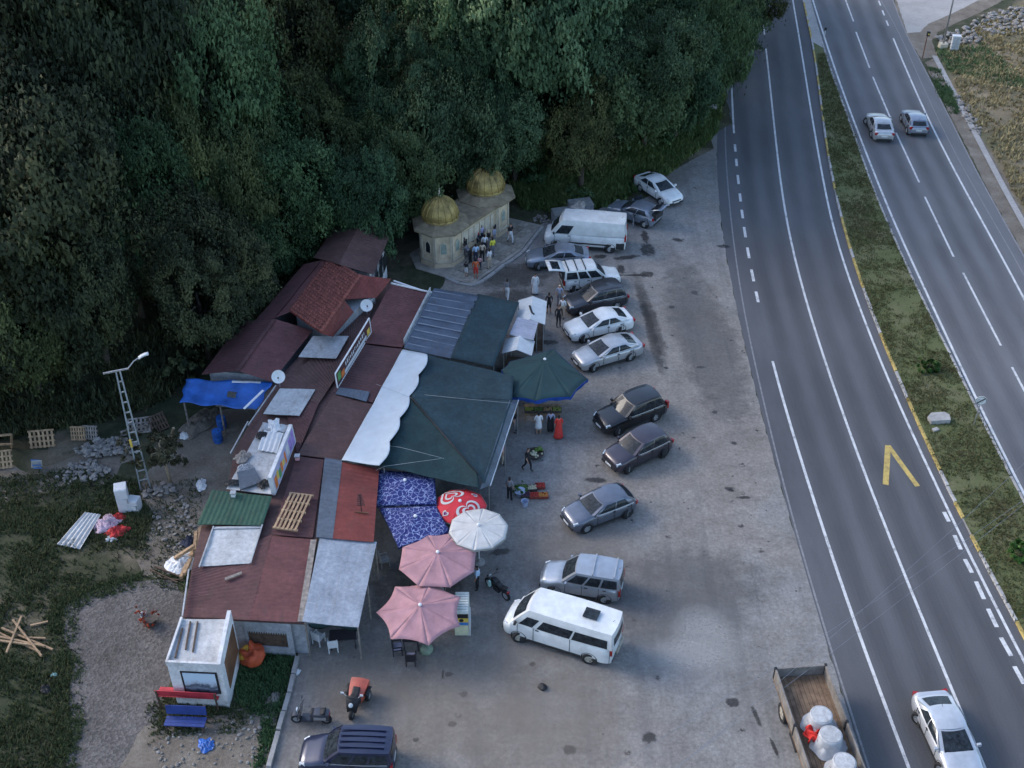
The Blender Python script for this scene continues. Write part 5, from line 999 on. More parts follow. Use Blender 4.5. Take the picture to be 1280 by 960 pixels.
        m_.build('door_handle', MATS['plastic'], t)
    m_ = MB(); m_.box((xf - .06, 0, s.zb + .16), (.16, s.W * .72, .15)); m_.build('front_bumper', MATS['plastic'], t)
    m_ = MB(); m_.box((xf - .045, 0, s.hf - .24), (.10, s.W * .46, .10)); m_.build('grille', MATS['plastic'], t)
    m_ = MB(); m_.box((xr + .05, 0, s.zb + .14), (.12, s.W * .74, .14)); m_.build('rear_bumper', MATS['plastic'], t)
    for x in (xf + .03, xr - .005): m_ = MB(); m_.box((x, 0, s.zb + (.24 if x > 0 else .42)), (.03, .5, .11)); m_.build('number_plate', MATS['plate'], t)
    if s.rails:
        for sgn in (1, -1): m_ = MB(); m_.tube([L_(q, 1.0) * 1 + Vector((0, -.05, .07)) if sgn > 0 else R_(q, 1.0) + Vector((0, .05, .07)) for q in (.08, .3, .6, .92)], .022, 6); m_.build('roof_rail', MATS['plastic'], t, True)
    m_ = MB(); p = roof(.93, .5); m_.tube([p, p + Vector((-.12, 0, .16))], [.012, .006], 5); m_.build('antenna', MATS['plastic'], t)
    for sgn, fn in ((1, L_), (-1, R_)):             # door gaps and beltline trim
        q_ = [(a_[1] + b_[0]) / 2 for a_, b_ in zip(s.win[:-1], s.win[1:])] + [s.win[-1][1] + .03, s.win[0][0]]; sm_ = MB()
        for qq in q_[:4]:
            p = fn(qq, 0.0); sm_.box((p.x, sgn * (W2 * .995), (s.hb + s.zb) / 2 + .06), (.022, .035, s.hb - s.zb - .26))
        sm_.build('door_gap', MATS['plastic'], t)
        p0, p1 = fn(.03, .06), fn(.95, .06); sm_ = MB(); sm_.tube([fn(k_, .05) + Vector((0, sgn * .012, 0)) for k_ in (.04, .3, .6, .94)], .012, 4); sm_.build('window_trim', MATS['rim'], t)
    t_spec = (xf, xr, W2, L_, R_, roof, rg); return t, t_spec
def crossbars(t, sp, us, mat='plastic'):
    for q in us:
        a = sp[3](q, 1.0) + Vector((0, -.02, .09)); b = sp[4](q, 1.0) + Vector((0, .02, .09)); m_ = MB(); m_.bar(a, b, .06, .04); m_.bar(a, a - Vector((0, 0, .1)), .05); m_.bar(b, b - Vector((0, 0, .1)), .05); m_.build('roof_bar', MATS[mat], t)
def open_door(t, sp, x, sgn, ang, mat, ln=.95, hb=.95):
    hinge = Vector((x, sgn * sp[2] * .98, 0)); d = Vector((-math.cos(ang), sgn * math.sin(ang), 0)) * ln; m_ = MB(); m_.bar(hinge + Vector((0, 0, .62)), hinge + d + Vector((0, 0, .62)), .09, .68)
    o = m_.build('door', MATS['paint_' + mat], t); m_ = MB()
    for k, kk in ((.15, .9),): m_.bar(hinge + d * k + Vector((0, 0, 1.16)), hinge + d * kk + Vector((0, 0, 1.16)), .03, .36)
    m_.build('window', MATS['car_glass'], o)
car('white sedan parked highest up the lot, nose towards the road', 'car', SEDAN, 'white', (825, 256), (801, 240), -1)
t, sp = car('grey hatchback with doors and tailgate standing open beside the white van', 'car', HATCH, 'silver_blue', (772, 275), (802, 284), 1, opened=('boot',))
open_door(t, sp, .72, 1, R(62), 'silver_blue'); open_door(t, sp, -.25, 1, R(58), 'silver_blue', .8); open_door(t, sp, .72, -1, R(55), 'silver_blue')
m_ = MB(); m_.slab(lambda u, v: Vector((-1.5 - 1.0 * v, (u - .5) * 1.25, 1.46 + .42 * v - .1 * v * v)), 4, 3, .05); tg = m_.build('tailgate', MATS['paint_silver_blue'], t, True); m_ = MB(); m_.slab(lambda u, v: Vector((-1.6 - .5 * v, (u - .5) * 1.0, 1.535 + .19 * v)), 2, 2, .01); m_.build('window', MATS['car_glass'], tg)
m_ = MB(); m_.box((-1.9, 0, .98), (.36, 1.22, .5)); m_.build('boot_opening', MATS['plastic'], t)
t, sp = car('tall white panel van parked behind the refuse containers', 'van', DUCATO, 'van_white', (690, 310.5), (767, 316.5), 1)
for y in (1, -1): m_ = MB(); m_.box((-2.75, y, .62), (.6, .08, .5)); m_.build('corner_guard', MATS['plastic'], t)
m_ = MB(); m_.box((-.5, 1.02, .66), (3.2, .05, .10)); m_.build('side_moulding', MATS['plastic'], t)
car('silver-blue sedan parked nose-in between the two white vans', 'car', SEDAN, 'silver_blue', (674, 338), (719, 337), 1)
t, sp = car('white minivan with roof bars and raised tailgate, nose towards the road', 'van', COMBI, 'van_white', (764, 361.5), (717, 366), -1, opened=('boot',)); crossbars(t, sp, (.35, .62, .9))
m_ = MB(); m_.slab(lambda u, v: Vector((-2.02 - 1.15 * v, (u - .5) * 1.45, 1.80 + .18 * math.sin(v * 1.6))), 4, 4, .06); tg = m_.build('tailgate', MATS['paint_van_white'], t, True); m_ = MB(); m_.slab(lambda u, v: Vector((-2.3 - .6 * v, (u - .5) * 1.05, 1.88 + .10 * v)), 2, 2, .01); m_.build('window', MATS['car_glass'], tg)
m_ = MB(); m_.box((-2.06, 0, 1.15), (.12, 1.4, 1.1)); m_.build('boot_opening', MATS['plastic'], t)
car('dark grey estate car parked between the white minivan and a white sedan', 'car', WAGON, 'dark_grey', (725, 395.5), (772.5, 386), 1)
car('white sedan parked between the dark estate and the silver sedan', 'car', SEDAN, 'white', (729, 428.5), (776, 417.5), 1)
car('silver sedan parked beside the large green parasol', 'car', SEDAN, 'silver_beige', (744, 464), (786, 451.5), 1)
t, sp = car('black off-road car with roof rails parked diagonally in mid lot', 'car', SUV, 'black', (773, 544), (819, 526.5), 1)
car('dark plum crossover parked just below the black off-road car', 'car', CROSS, 'plum', (786, 591), (828, 571.5), 1)
car('steel grey hatchback parked alone in the middle of the lot', 'car', HATCH, 'steel', (734, 665.5), (782.5, 647), 1)
t, sp = car('silver minivan with roof bars parked beside the white minibus', 'van', COMBI, 'two_tone', (693, 744), (754, 754), 1); crossbars(t, sp, (.38, .88), 'rim')
t, sp = car('white passenger minibus with long dark side windows', 'minibus', TRANSIT, 'van_white', (647.5, 801.5), (737, 829.5), 1)
m_ = MB(); m_.box((-1.55, 0, 2.47), (.72, .62, .05)); m_.build('roof_hatch', MATS['car_glass'], t); m_ = MB(); m_.box((-2.95, -.3, .55), (.16, .9, .3)); m_.build('spare_step', MATS['rim_dirty'], t)
c = P(433, 940, .9); A_ = Vector((c.x - 1.3, c.y - .75 + .06, 0)); B_ = Vector((c.x + 1.3, c.y - .75 - .04, 0)); t, sp = car('dark navy minivan at the bottom edge of the lot beside the scooter', 'van', COMBI, 'navy', tuple(A_), tuple(B_), 1)
for y in (-.45, -.15, .15, .45): m_ = MB(); m_.box((-.75, y, 1.885 - .02 * abs(y)), (2.0, .10, .025)); m_.build('roof_rib', MATS['paint_navy'], t)
def road_car(label, s, mat, rear, d, group): # placed by the middle of the rear bumper, driving along d
    p = P(*rear); d = d.normalized(); xr = s.wb / 2 + s.fo - s.L; base = p - d * xr; left = Vector((-d.y, d.x, 0)); off = left * (s.W / 2 - .06); return car(label, 'car', s, mat, tuple(base + d * s.wb / 2 + off), tuple(base - d * s.wb / 2 + off), 1, name='driving_car', group=group, zoff=.006)
dR = P(1091, 96) - P(1149, 228); road_car('pale silver sedan driving away in the middle of the far carriageway', SEDAN, 'silver_beige', (1104, 179.5), dR, 'cars driving on the highway'); road_car('grey-blue hatchback driving away beside the shoulder of the far carriageway', HATCH, 'silver_blue', (1147, 172), dR, 'cars driving on the highway')
car('white-silver sedan driving towards the viewer on the near carriageway', 'car', SEDAN, 'silver', (1171, 961), (1148, 910), -1, name='driving_car', group='cars driving on the highway', zoff=.006)
# flatbed lorry with dropside bed
M('lorry_wood', (0.15, 0.10, 0.065), .85, .3, 2, .2); M('lorry_side', (0.17, 0.155, 0.14), .85, .25, 2, .15); M('wrap', (0.36, 0.375, 0.40), .5, .16, 2, .5, 6); M('red_cloth', (0.5, 0.02, 0.015), .7, .2, 4, .5, 10)
c0, c1, c2 = P(967, 838, 1.75), P(1033, 830, 1.75), P(1092, 985, 1.75); yd = (c2 - c1).normalized(); xd = Vector((yd.y, -yd.x, 0));
if xd.x < 0: xd = -xd
Wt = 2.45; Lt = 7.0; o0 = c1 - xd * Wt; TR = thing('flatbed_lorry', 'flatbed lorry with weathered drop sides carrying wrapped round loads', 'lorry', (o0.x, o0.y, 0), math.atan2(yd.y, yd.x) + R(90))
# local frame: x across, y backwards along the bed (towards the bottom of the photo is -y)
b = MB(); b.box((Wt / 2, -Lt / 2, 1.05), (Wt, Lt, .12)); b.build('bed', MATS['lorry_wood'], TR)
for k in range(12): m_ = MB(); m_.box((Wt * (k + .5) / 12, -Lt / 2, 1.125), (Wt / 12 - .02, Lt - .2, .03)); m_.build('plank', MATS['lorry_wood'], TR)
for x in (.04, Wt - .04):
    for y0, y1 in ((-.08, -3.15), (-3.28, -Lt)): m_ = MB(); m_.box((x, (y0 + y1) / 2, 1.43), (.07, abs(y1 - y0), .62)); m_.build('side_board', MATS['lorry_side'], TR)
    for y in (-.04, -3.215, -Lt + .05): m_ = MB(); m_.box((x, y, 1.42), (.11, .12, .74)); m_.build('stake', MATS['black'], TR)
m_ = MB(); m_.box((Wt / 2, -.04, 1.43), (Wt - .1, .07, .62)); m_.build('tailboard', MATS['lorry_side'], TR)
m_ = MB(); m_.box((Wt / 2 - .45, -Lt / 2, .85), (.12, Lt, .25)); m_.box((Wt / 2 + .45, -Lt / 2, .85), (.12, Lt, .25)); m_.build('chassis', MATS['black'], TR)
m_ = MB(); yc = -Lt - 1.15; m_.prism([(.08, yc + .95), (Wt - .08, yc + .95), (Wt - .08, yc - .85), (Wt - .2, yc - .98), (.2, yc - .98), (.08, yc - .85)], .6, 1.75); m_.slab(lambda u, v: Vector((.14 + (Wt - .28) * u, yc + .93 - 1.55 * v, 2.62 + .06 * math.sin(u * math.pi) - .08 * v * v)), 6, 5, .86); m_.build('cab', MATS['paint_van_white'], TR)
m_ = MB(); m_.slab(lambda u, v: Vector((.22 + (Wt - .44) * u, yc - .66 - .26 * v, 2.45 - .66 * v)), 4, 3, .02); m_.build('windscreen', MATS['car_glass'], TR)
for x in (.125, Wt - .125): m_ = MB(); m_.box((x, yc + .1, 2.15), (.02, .9, .55)); m_.build('side_window', MATS['car_glass'], TR)
tm, rm = wheel_mesh(.5, .3, 'rim_dirty')
for x, sg in ((.18, -1), (Wt - .18, 1)):
    for y in (-1.6, -5.6, -Lt - 1.1): wh = put('wheel', tm, TR, (x, y, .5), (0, R(90) * sg, 0)); put('rim', rm, wh)
    m_ = MB(); m_.box((x, -3.3, .75), (.25, 1.0, .4)); m_.build('fuel_tank', MATS['black'], TR)
for i, (u, v, lb) in enumerate(((1027, 893, 'farthest wrapped round load on the lorry bed'), (1039, 918, 'middle wrapped round load on the lorry bed beside the red cloth'), (1056, 952, 'wrapped round load on the lorry bed cut by the bottom edge'))):
    p = P(u, v, 2.0); t = thing('wrapped_load', lb, 'load', (p.x, p.y, 1.145), 0, 'wrapped loads on the lorry'); m_ = MB(); n = 40; prof = [(.62, 0), (.60, .1), (.54, .45), (.51, .75), (.50, .84), (.46, .86), (.44, .84), (.1, .85)]; m_.lathe((0, 0, 0), prof, n)
    r5 = random.Random(i); m_.v = [(x * (1 + (.05 * math.sin(7 * math.atan2(y, x) + i) + .03 * r5.uniform(-1, 1)) * max(0, 1 - z / .9)), y * (1 + (.05 * math.sin(7 * math.atan2(y, x) + i)) * max(0, 1 - z / .9)), z) for x, y, z in m_.v]; m_.build('drum', MATS['wrap'], t, 60)
    m_ = MB(); m_.lathe((0, 0, .855), [(.44, 0), (.44, .012), (.40, .018), (.02, .02)], 30); m_.build('lid', MATS['white_sheet'], t, 30)
    m_ = MB(); r5 = random.Random(i + 9)
    m_.grid(lambda u, v: Vector(((.52 + .28 * v + .05 * math.sin(u * 40)) * math.cos(u * 6.283), (.52 + .28 * v + .05 * math.sin(u * 31)) * math.sin(u * 6.283), .42 * (1 - v) ** 1.5 + .03)), 48, 4); m_.build('wrap_skirt', MATS['wrap'], t, True)
p = P(1018, 914, 1.7); m_ = MB(); r5 = random.Random(2); m_.grid(lambda u, v: Vector(((u - .5) * .7 + .1 * math.sin(v * 9), (v - .5) * .8 + .1 * math.sin(u * 7), .30 + .16 * math.sin(u * 9) * math.cos(v * 8) - .5 * ((u - .5) ** 2 + (v - .5) ** 2))), 14, 14); o = m_.build('cloth', MATS['red_cloth'], None, True); o.location = (p.x, p.y, 1.35); tag(o, 'bright red cloth stuffed between wrapped loads on the lorry', 'cloth'); sm = o.modifiers.new('s', 'SOLIDIFY'); sm.thickness = .06

# ------------------------------------------------------------------ people
M('skin', (0.34, 0.20, 0.14), .6, .08, 6); M('hair', (0.014, 0.011, 0.009), .7, .2, 8); M('shoe', (0.03, 0.027, 0.025), .7, .2, 8)
CLOTH = {'white': (.58, .59, .61), 'black': (.014, .014, .017), 'navy': (.02, .026, .05), 'blue': (.03, .19, .55), 'lightblue': (.36, .50, .66), 'lavender': (.40, .40, .56), 'yellow': (.60, .58, .06), 'beige': (.46, .38, .29), 'grey': (.16, .16, .18), 'red': (.52, .04, .03), 'orange': (.5, .10, .03), 'olive': (.10, .11, .07), 'pink': (.55, .3, .32), 'plaid': (.25, .28, .38)}
for k, c_ in CLOTH.items(): M('cloth_' + k, c_, .8, .10, 6)
def person(label, u, v, face, top, bottom, pose='stand', hgt=1.7, legs_skin=False, sleeves='short', dress=None, z=0.0, hair='hair', at=None, group=None):
    p = at or P(u, v, z); t = thing('person', label, 'person', (p.x, p.y, z), face, group)
    # skeleton facing +x, metres for a 1.7 m figure
    k = hgt / 1.7; V = {}; 
    def J(n, x, y, z_, r): V[n] = (Vector((x, y, z_)) * k, r * k)
    lean = {'stand': .0, 'walk': .05, 'bend': .75, 'reach': .25, 'sit': .12}[pose]; hipz = .52 if pose == 'sit' else .92
    def up(dz, lat=0): return (math.sin(lean) * dz, lat, hipz + math.cos(lean) * dz)
    J('pel', 0, 0, hipz, .135); J('wai', *up(.18), .125); J('che', *up(.38), .155); J('sho', *up(.50), .11); J('nec', *up(.585), .055); hx, hy, hz_ = up(.70); nod = .06 if pose in ('bend', 'reach', 'sit') else .02; J('hea', hx + nod, 0, hz_, .095); J('hed', hx + nod * 1.3 - .01, 0, hz_ + .10, .075)
    for s_, sn in ((1, 'l'), (-1, 'r')):
        J('hip' + sn, 0, s_ * .095, hipz - .06, .095)
        if pose == 'sit': J('kne' + sn, .43, s_ * .12, .50, .065); J('ank' + sn, .42, s_ * .12, .08, .045); J('toe' + sn, .58, s_ * .13, .035, .035)
        elif pose == 'walk': J('kne' + sn, .13 * s_ + .06, s_ * .09, .50, .065); J('ank' + sn, .26 * s_ - .06, s_ * .09, .09 + (.08 if s_ < 0 else 0), .045); J('toe' + sn, .26 * s_ + .10, s_ * .1, .04, .035)
        else: J('kne' + sn, .02, s_ * .10, .49, .066); J('ank' + sn, -.01, s_ * .11, .08, .045); J('toe' + sn, .15, s_ * .13, .035, .037)
        sx, sy, sz = up(.48, s_ * .185); J('arm' + sn, sx, sy, sz, .058)
        if pose in ('bend', 'reach'): J('elb' + sn, sx + .20, s_ * .22, sz - .16, .043); J('wri' + sn, sx + .40, s_ * .15, sz - .20, .032); J('han' + sn, sx + .49, s_ * .14, sz - .22, .036)
        elif pose == 'sit': J('elb' + sn, sx + .10, s_ * .25, sz - .26, .043); J('wri' + sn, sx + .32, s_ * .12, sz - .26, .032); J('han' + sn, sx + .40, s_ * .10, sz - .25, .036)
        else: sw = .14 * -s_ if pose == 'walk' else .03; J('elb' + sn, sx + sw * .5 - .02, s_ * .235, sz - .27, .043); J('wri' + sn, sx + sw + .05, s_ * .235, sz - .50, .032); J('han' + sn, sx + sw + .07, s_ * .225, sz - .59, .036)
    E_ = [('pel', 'wai', 'b'), ('wai', 'che', 't'), ('che', 'sho', 't'), ('sho', 'nec', 's'), ('nec', 'hea', 's'), ('hea', 'hed', 'h')]
    for sn in 'lr': E_ += [('pel', 'hip' + sn, 'b'), ('hip' + sn, 'kne' + sn, 'b'), ('kne' + sn, 'ank' + sn, 'c'), ('ank' + sn, 'toe' + sn, 'f'), ('sho', 'arm' + sn, 't'), ('arm' + sn, 'elb' + sn, 't'), ('elb' + sn, 'wri' + sn, 'a'), ('wri' + sn, 'han' + sn, 's')]
    names = list(V); ix = {n: i for i, n in enumerate(names)}; me = bpy.data.meshes.new('body'); me.from_pydata([V[n][0] for n in names], [(ix[a], ix[b]) for a, b, _ in E_], [])
    o = bpy.data.objects.new('body', me); COL.objects.link(o); o.modifiers.new('k', 'SKIN'); lay = me.skin_vertices[0].data if me.skin_vertices else None
    if lay is None:
        bm = bmesh.new(); bm.from_mesh(me); bm.verts.layers.skin.verify(); bm.to_mesh(me); bm.free(); lay = me.skin_vertices[0].data
    for n in names: r_ = V[n][1]; lay[ix[n]].radius = (r_ * (1.15 if n in ('che', 'wai', 'pel') else 1), r_ * (.8 if n in ('che', 'wai') else 1)); lay[ix[n]].use_root = (n == 'pel')
    sb = o.modifiers.new('u', 'SUBSURF'); sb.levels = 1; sb.render_levels = 1
    dg = bpy.context.evaluated_depsgraph_get(); nm = bpy.data.meshes.new_from_object(o.evaluated_get(dg)); bpy.data.objects.remove(o)
    mats = [MATS['skin'], MATS['cloth_' + top], MATS['cloth_' + bottom], MATS[hair], MATS['shoe']]; nm.materials.clear()
    for m_ in mats: nm.materials.append(m_)
    segs = [(V[a][0], V[b][0], c_) for a, b, c_ in E_]; mi = []
    hc = V['hea'][0]
    for pf in nm.polygons:
        c_ = pf.center; best = min(segs, key=lambda q: (c_ - (q[0] + (q[1] - q[0]) * max(0, min(1, (c_ - q[0]).dot(q[1] - q[0]) / (q[1] - q[0]).length_squared)))).length); tg_ = best[2]
        if tg_ in 'sh' and (c_ - hc).length < .2 * k and c_.z > V['nec'][0].z: mi.append(3 if (c_.z > hc.z + .045 * k or c_.x < hc.x - .0) else 0)
        else: mi.append({'t': 1, 'b': 2, 'c': 0 if legs_skin else 2, 'f': 4, 's': 0, 'h': 3, 'a': 1 if sleeves == 'long' else 0}[tg_])
    nm.polygons.foreach_set('material_index', mi); nm.polygons.foreach_set('use_smooth', [True] * len(mi)); nm.name = 'body'
    bm = bmesh.new(); bm.from_mesh(nm)              # fingers: five short tapered ones on each hand; nose
    def spike(a, b, r_, mi_):
        d = (b - a).normalized(); x = d.orthogonal().normalized(); y = d.cross(x); r1 = [bm.verts.new(a + (x * math.cos(q) + y * math.sin(q)) * r_) for q in (0, 2.09, 4.19)]; r2 = [bm.verts.new(b + (x * math.cos(q) + y * math.sin(q)) * r_ * .6) for q in (0, 2.09, 4.19)]
        for i in range(3): f = bm.faces.new((r1[i], r1[(i + 1) % 3], r2[(i + 1) % 3], r2[i])); f.material_index = mi_
        f = bm.faces.new(r2); f.material_index = mi_
    for sn in 'lr':
        h_, w_ = V['han' + sn][0], V['wri' + sn][0]; d = (h_ - w_).normalized(); y = d.cross(Vector((0, 1, 0))).normalized() if abs(d.y) < .9 else Vector((1, 0, 0))
        for q, ln in ((-.026, .055), (-.009, .068), (.009, .072), (.026, .062)): spike(h_ + y * q * k, h_ + (d * (ln + .02) + y * q * 1.2) * k, .009 * k, 0)
        spike(w_ + (d * .02 + y * .025) * k, h_ + (y * .055 + d * .01) * k, .010 * k, 0)
    spike(hc + Vector((.07, 0, .01)) * k, hc + Vector((.115, 0, -.005)) * k, .016 * k, 0); bm.to_mesh(nm); bm.free()
    put('body', nm, t)
    if dress:
        m_ = MB(); z0, z1, w0 = dress[1], hipz + .22, dress[2]; n = 20; prof = [(w0, z0), (w0 * .92, z0 + .1), (.19, hipz - .02), (.155, hipz + .16), (.165, hipz + .36), (.10, hipz + .5)]; m_.lathe((0, 0, 0), [(r_ * k, z_ * k) for r_, z_ in prof], n, sx=.85); m_.v = [(x * (1 + .05 * math.sin(9 * math.atan2(y, x))), y * (1 + .05 * math.sin(9 * math.atan2(y, x))), z_) for x, y, z_ in m_.v]; m_.build('dress', MATS['cloth_' + dress[0]], t, True)
    return t
D = R
person('person in bright blue top leaning to the fountain taps', 620, 295, D(150), 'blue', 'navy', 'reach', z=.08); person('person in lavender shirt standing at the fountain wall', 602, 306, D(120), 'lavender', 'navy', z=.08); person('person in light blue shirt seen from behind at the fountain', 595, 330, D(110), 'lightblue', 'navy', z=.08); person('person in grey-beige top between the light blue and yellow shirts', 603, 328, D(100), 'beige', 'black', z=.08)
person('person in yellow top at the fountain', 616, 322, D(130), 'yellow', 'grey', z=.08); person('person in pale top and beige trousers at the fountain edge', 612, 336, D(140), 'white', 'beige', z=.08); person('person in orange-red clothes standing on the paving corner', 595, 349, D(95), 'orange', 'red', z=.08, legs_skin=True); person('child in dark top and white shorts on the paving corner', 583, 346, D(60), 'black', 'white', hgt=1.3, legs_skin=True, z=.08)
person('person in black leaning to the taps, nearest the front tower', 583, 322, D(140), 'black', 'grey', 'reach', z=.08); person('person in dark clothes second along the taps', 590, 313, D(135), 'navy', 'black', 'reach', z=.08); person('person in black top beside the blue shirt at the taps', 608, 298, D(140), 'black', 'navy', 'stand', z=.08); person('person in grey top bending at the taps behind the light blue shirt', 588, 329, D(150), 'grey', 'black', 'bend', z=.08); person('person in dark top with pale headscarf by the yellow top', 611, 312, D(150), 'black', 'grey', hair='cloth_beige', z=.08)
person('person in green-grey top at the taps between the domes', 613, 296, D(130), 'olive', 'black', 'reach', z=.08); person('person in red top at the middle taps', 598, 309, D(140), 'red', 'navy', 'reach', z=.08); person('person in white shirt squeezed behind the yellow top', 606, 318, D(110), 'white', 'navy', z=.08); person('child in pink top among the crowd at the fountain', 600, 338, D(60), 'pink', 'navy', hgt=1.2, z=.08); person('person in plaid shirt near the dark headscarf', 618, 308, D(160), 'plaid', 'grey', z=.08)
person('person in dark top and white trousers alone on the paving', 638, 304, D(-60), 'black', 'white', 'walk', z=.08)
person('person in long white robe behind the white kiosk', 669, 368, D(-90), 'white', 'white', sleeves='long', dress=('white', .15, .24)); person('person in grey shirt carrying a white bag beside the shade net', 634, 375, D(80), 'grey', 'white', 'walk'); person('person in black shorts outfit beside the white kiosk', 686, 392, D(100), 'black', 'black', legs_skin=True); person('person in pale top and sun hat near the dark estate car', 699, 382, D(-100), 'plaid', 'grey', hair='cloth_beige'); person('person in white shirt in front of the dark estate car', 703, 398, D(-120), 'white', 'beige'); person('person in black standing in front of the white sedan', 698, 408, D(-80), 'black', 'black', sleeves='long')
person('person in white shirt and white shorts at the fruit stall', 673, 543, D(95), 'white', 'white', legs_skin=True, dress=('white', .55, .23)); person('person in blue patterned top and black skirt at the fruit stall', 688, 541, D(85), 'plaid', 'black', dress=('black', .25, .22), sleeves='long'); person('person in long red dress at the fruit stall', 698, 547, D(100), 'red', 'red', dress=('red', .08, .30))
person('person in black walking beside the round basket', 659, 588, D(-35), 'black', 'black', 'walk'); person('person in grey shirt and black trousers by the vegetable crates', 637, 625, D(60), 'grey', 'black'); person('person in black half under the tent edge', 643, 540, D(-20), 'black', 'grey'); person('person in pink top under the tent edge', 628, 580, D(0), 'pink', 'beige')
person('person in pale blue shirt beside the pink parasols', 597, 737, D(170), 'lightblue', 'black', 'stand')

# ------------------------------------------------------------------ parasols and street furniture
M('parasol_pink', (0.345, 0.185, 0.205), .8, .10, 1.8, .3, 5); M('parasol_white', (0.46, 0.455, 0.445), .8, .09, 2, .3, 5); M('parasol_red', (0.50, 0.022, 0.035), .7, .06, 2); M('parasol_green', (0.014, 0.042, 0.046), .85, .12, 1); M('rose', (0.36, 0.15, 0.17), .8, .1, 2)
g = NT('navy_print', .8); tc = g.n.new('ShaderNodeTexCoord').outputs['Object']; wv = g.n.new('ShaderNodeTexVoronoi'); wv.feature = 'DISTANCE_TO_EDGE'; wv.inputs['Scale'].default_value = 5.5; nz = g.n.new('ShaderNodeTexNoise'); nz.inputs['Scale'].default_value = 2.5; g.link(tc, nz.inputs['Vector'])
mx_ = g.mix(.35, tc, nz.outputs['Color']); g.link(mx_, wv.inputs['Vector']); g.done(g.ramp(wv.outputs['Distance'], [(0.0, (.27, .31, .50)), (.03, (.22, .26, .44)), (.06, (.022, .030, .135)), (1, (.026, .036, .155))]))
def parasol(label, apex, z, rad, n, mat, rise=.55, rot=0.0, scallop=.0, sq=None, group='parasols outside the shops', pole_mat='white_paint', valance=0.0, name='parasol', vm=None, bulge=0.0, base=True, fold=.05):
    a = P(*apex, z); t = thing(name, label, 'parasol', (a.x, a.y, 0), rot, group); can = None
    corner = sq or [(rad * math.cos(2 * math.pi * k / n), rad * math.sin(2 * math.pi * k / n)) for k in range(n)]; n = len(corner)
    for k in range(n):
        c0, c1 = Vector((*corner[k], z - rise)), Vector((*corner[(k + 1) % n], z - rise)); A = Vector((0, 0, z)); m_ = MB()
        def fn(u, v):
            e = c0.lerp(c1, u); e = e * (1 - scallop * 4 * u * (1 - u)) if scallop else e; e.z = z - rise; p = A.lerp(e, max(.02, v)); p.z -= fold * math.sin(v * math.pi) * (4 * u * (1 - u)); p.z += bulge * math.sin(min(1, v) * math.pi); return p
        m_.slab(fn, 6, 8, .012); m_.build('canopy_panel', MATS[mat], t, True)
        if valance:
            m_ = MB(); m_.slab(lambda u, v: fn(u, 1.0) + Vector((0, 0, -valance * v * (.8 + .2 * math.sin(u * 12)))) * 1.0 + Vector((fn(u, 1).x, fn(u, 1).y, 0)).normalized() * .02, 8, 1, .01); m_.build('valance', MATS[vm or mat], t)
        m_ = MB(); m_.tube([A - Vector((0, 0, .05)), c0 - Vector((0, 0, .03))], .014, 4); m_.build('rib', MATS['galv'], t)
    m_ = MB(); m_.tube([(0, 0, .05), (0, 0, z + .02)], .03, 8); m_.build('pole', MATS[pole_mat], t)
    m_ = MB(); m_.lathe((0, 0, z), [(.09, -.02), (.09, .04), (.05, .09), (.01, .1)], 10); m_.build('cap', MATS['white_paint'], t)
    if base: m_ = MB(); m_.lathe((0, 0, 0), [(.32, 0), (.32, .06), (.1, .1), (.05, .3)], 14); m_.build('base', MATS['concrete'], t)
    return t
parasol('lower faded pink octagonal parasol over the dark table', (525, 756), 2.55, 2.15, 7, 'parasol_pink', .5, R(78), .09)
parasol('upper faded pink parasol tucked under the white parasol', (547, 690), 2.75, 2.05, 8, 'parasol_pink', .5, R(20), .01)
t = parasol('white ten-sided parasol overlapping the red heart parasol', (598, 656), 2.75, 1.55, 10, 'parasol_white', .30, R(10), 0, valance=.14, fold=.012)
t = parasol('red parasol printed with white heart rings', (575, 626), 2.6, 1.42, 10, 'parasol_red', .42, R(5), 0, valance=.1, vm='parasol_white', bulge=.08, fold=.01)
def heart_ring(parent, cx, cy, s0, s1, rot, mat='parasol_white'):
    H = heart(44); vs = []
    for sc_ in (s0, s1):
        for x, y in H:
            x, y = x * sc_, y * sc_; X = cx + x * math.cos(rot) - y * math.sin(rot); Y = cy + x * math.sin(rot) + y * math.cos(rot); rr = math.hypot(X, Y); q = min(1, rr / 1.38); vs.append((X if rr < 1.37 else X * 1.37 / rr, Y if rr < 1.37 else Y * 1.37 / rr, 2.6 - .42 * q + .08 * math.sin(q * math.pi) + .02))
    m_ = MB(); n = 44; m_.add(vs, [(i, (i + 1) % n, n + (i + 1) % n, n + i) for i in range(n)]); m_.build('heart_print', MATS[mat], parent, fix=True)
for ang in (R(-52), R(128)):
    for s0, s1 in ((.76, .60), (.42, .28)): heart_ring(t, .80 * math.cos(ang), .80 * math.sin(ang), s0, s1, ang + R(90))
for ang in (R(38), R(218)): heart_ring(t, 1.05 * math.cos(ang), 1.05 * math.sin(ang), .2, .13, ang + R(90)); heart_ring(t, 1.05 * math.cos(ang), 1.05 * math.sin(ang), .09, .03, ang + R(90), 'navy_print')
a = P(681, 449, 3.1); gp = [(692, 436), (735, 474), (713, 496), (669, 501), (640, 497), (627, 462), (637, 452)]; sqp = [P(u, v, 2.55) - Vector((a.x, a.y, 0)) for u, v in gp]
parasol('very large dark green market parasol with a blue hem', (681, 449), 3.1, 0, 7, 'parasol_green', .55, 0, .04, [(p.x, p.y) for p in sqp][::-1], valance=.28, vm='trim_blue', pole_mat='galv')
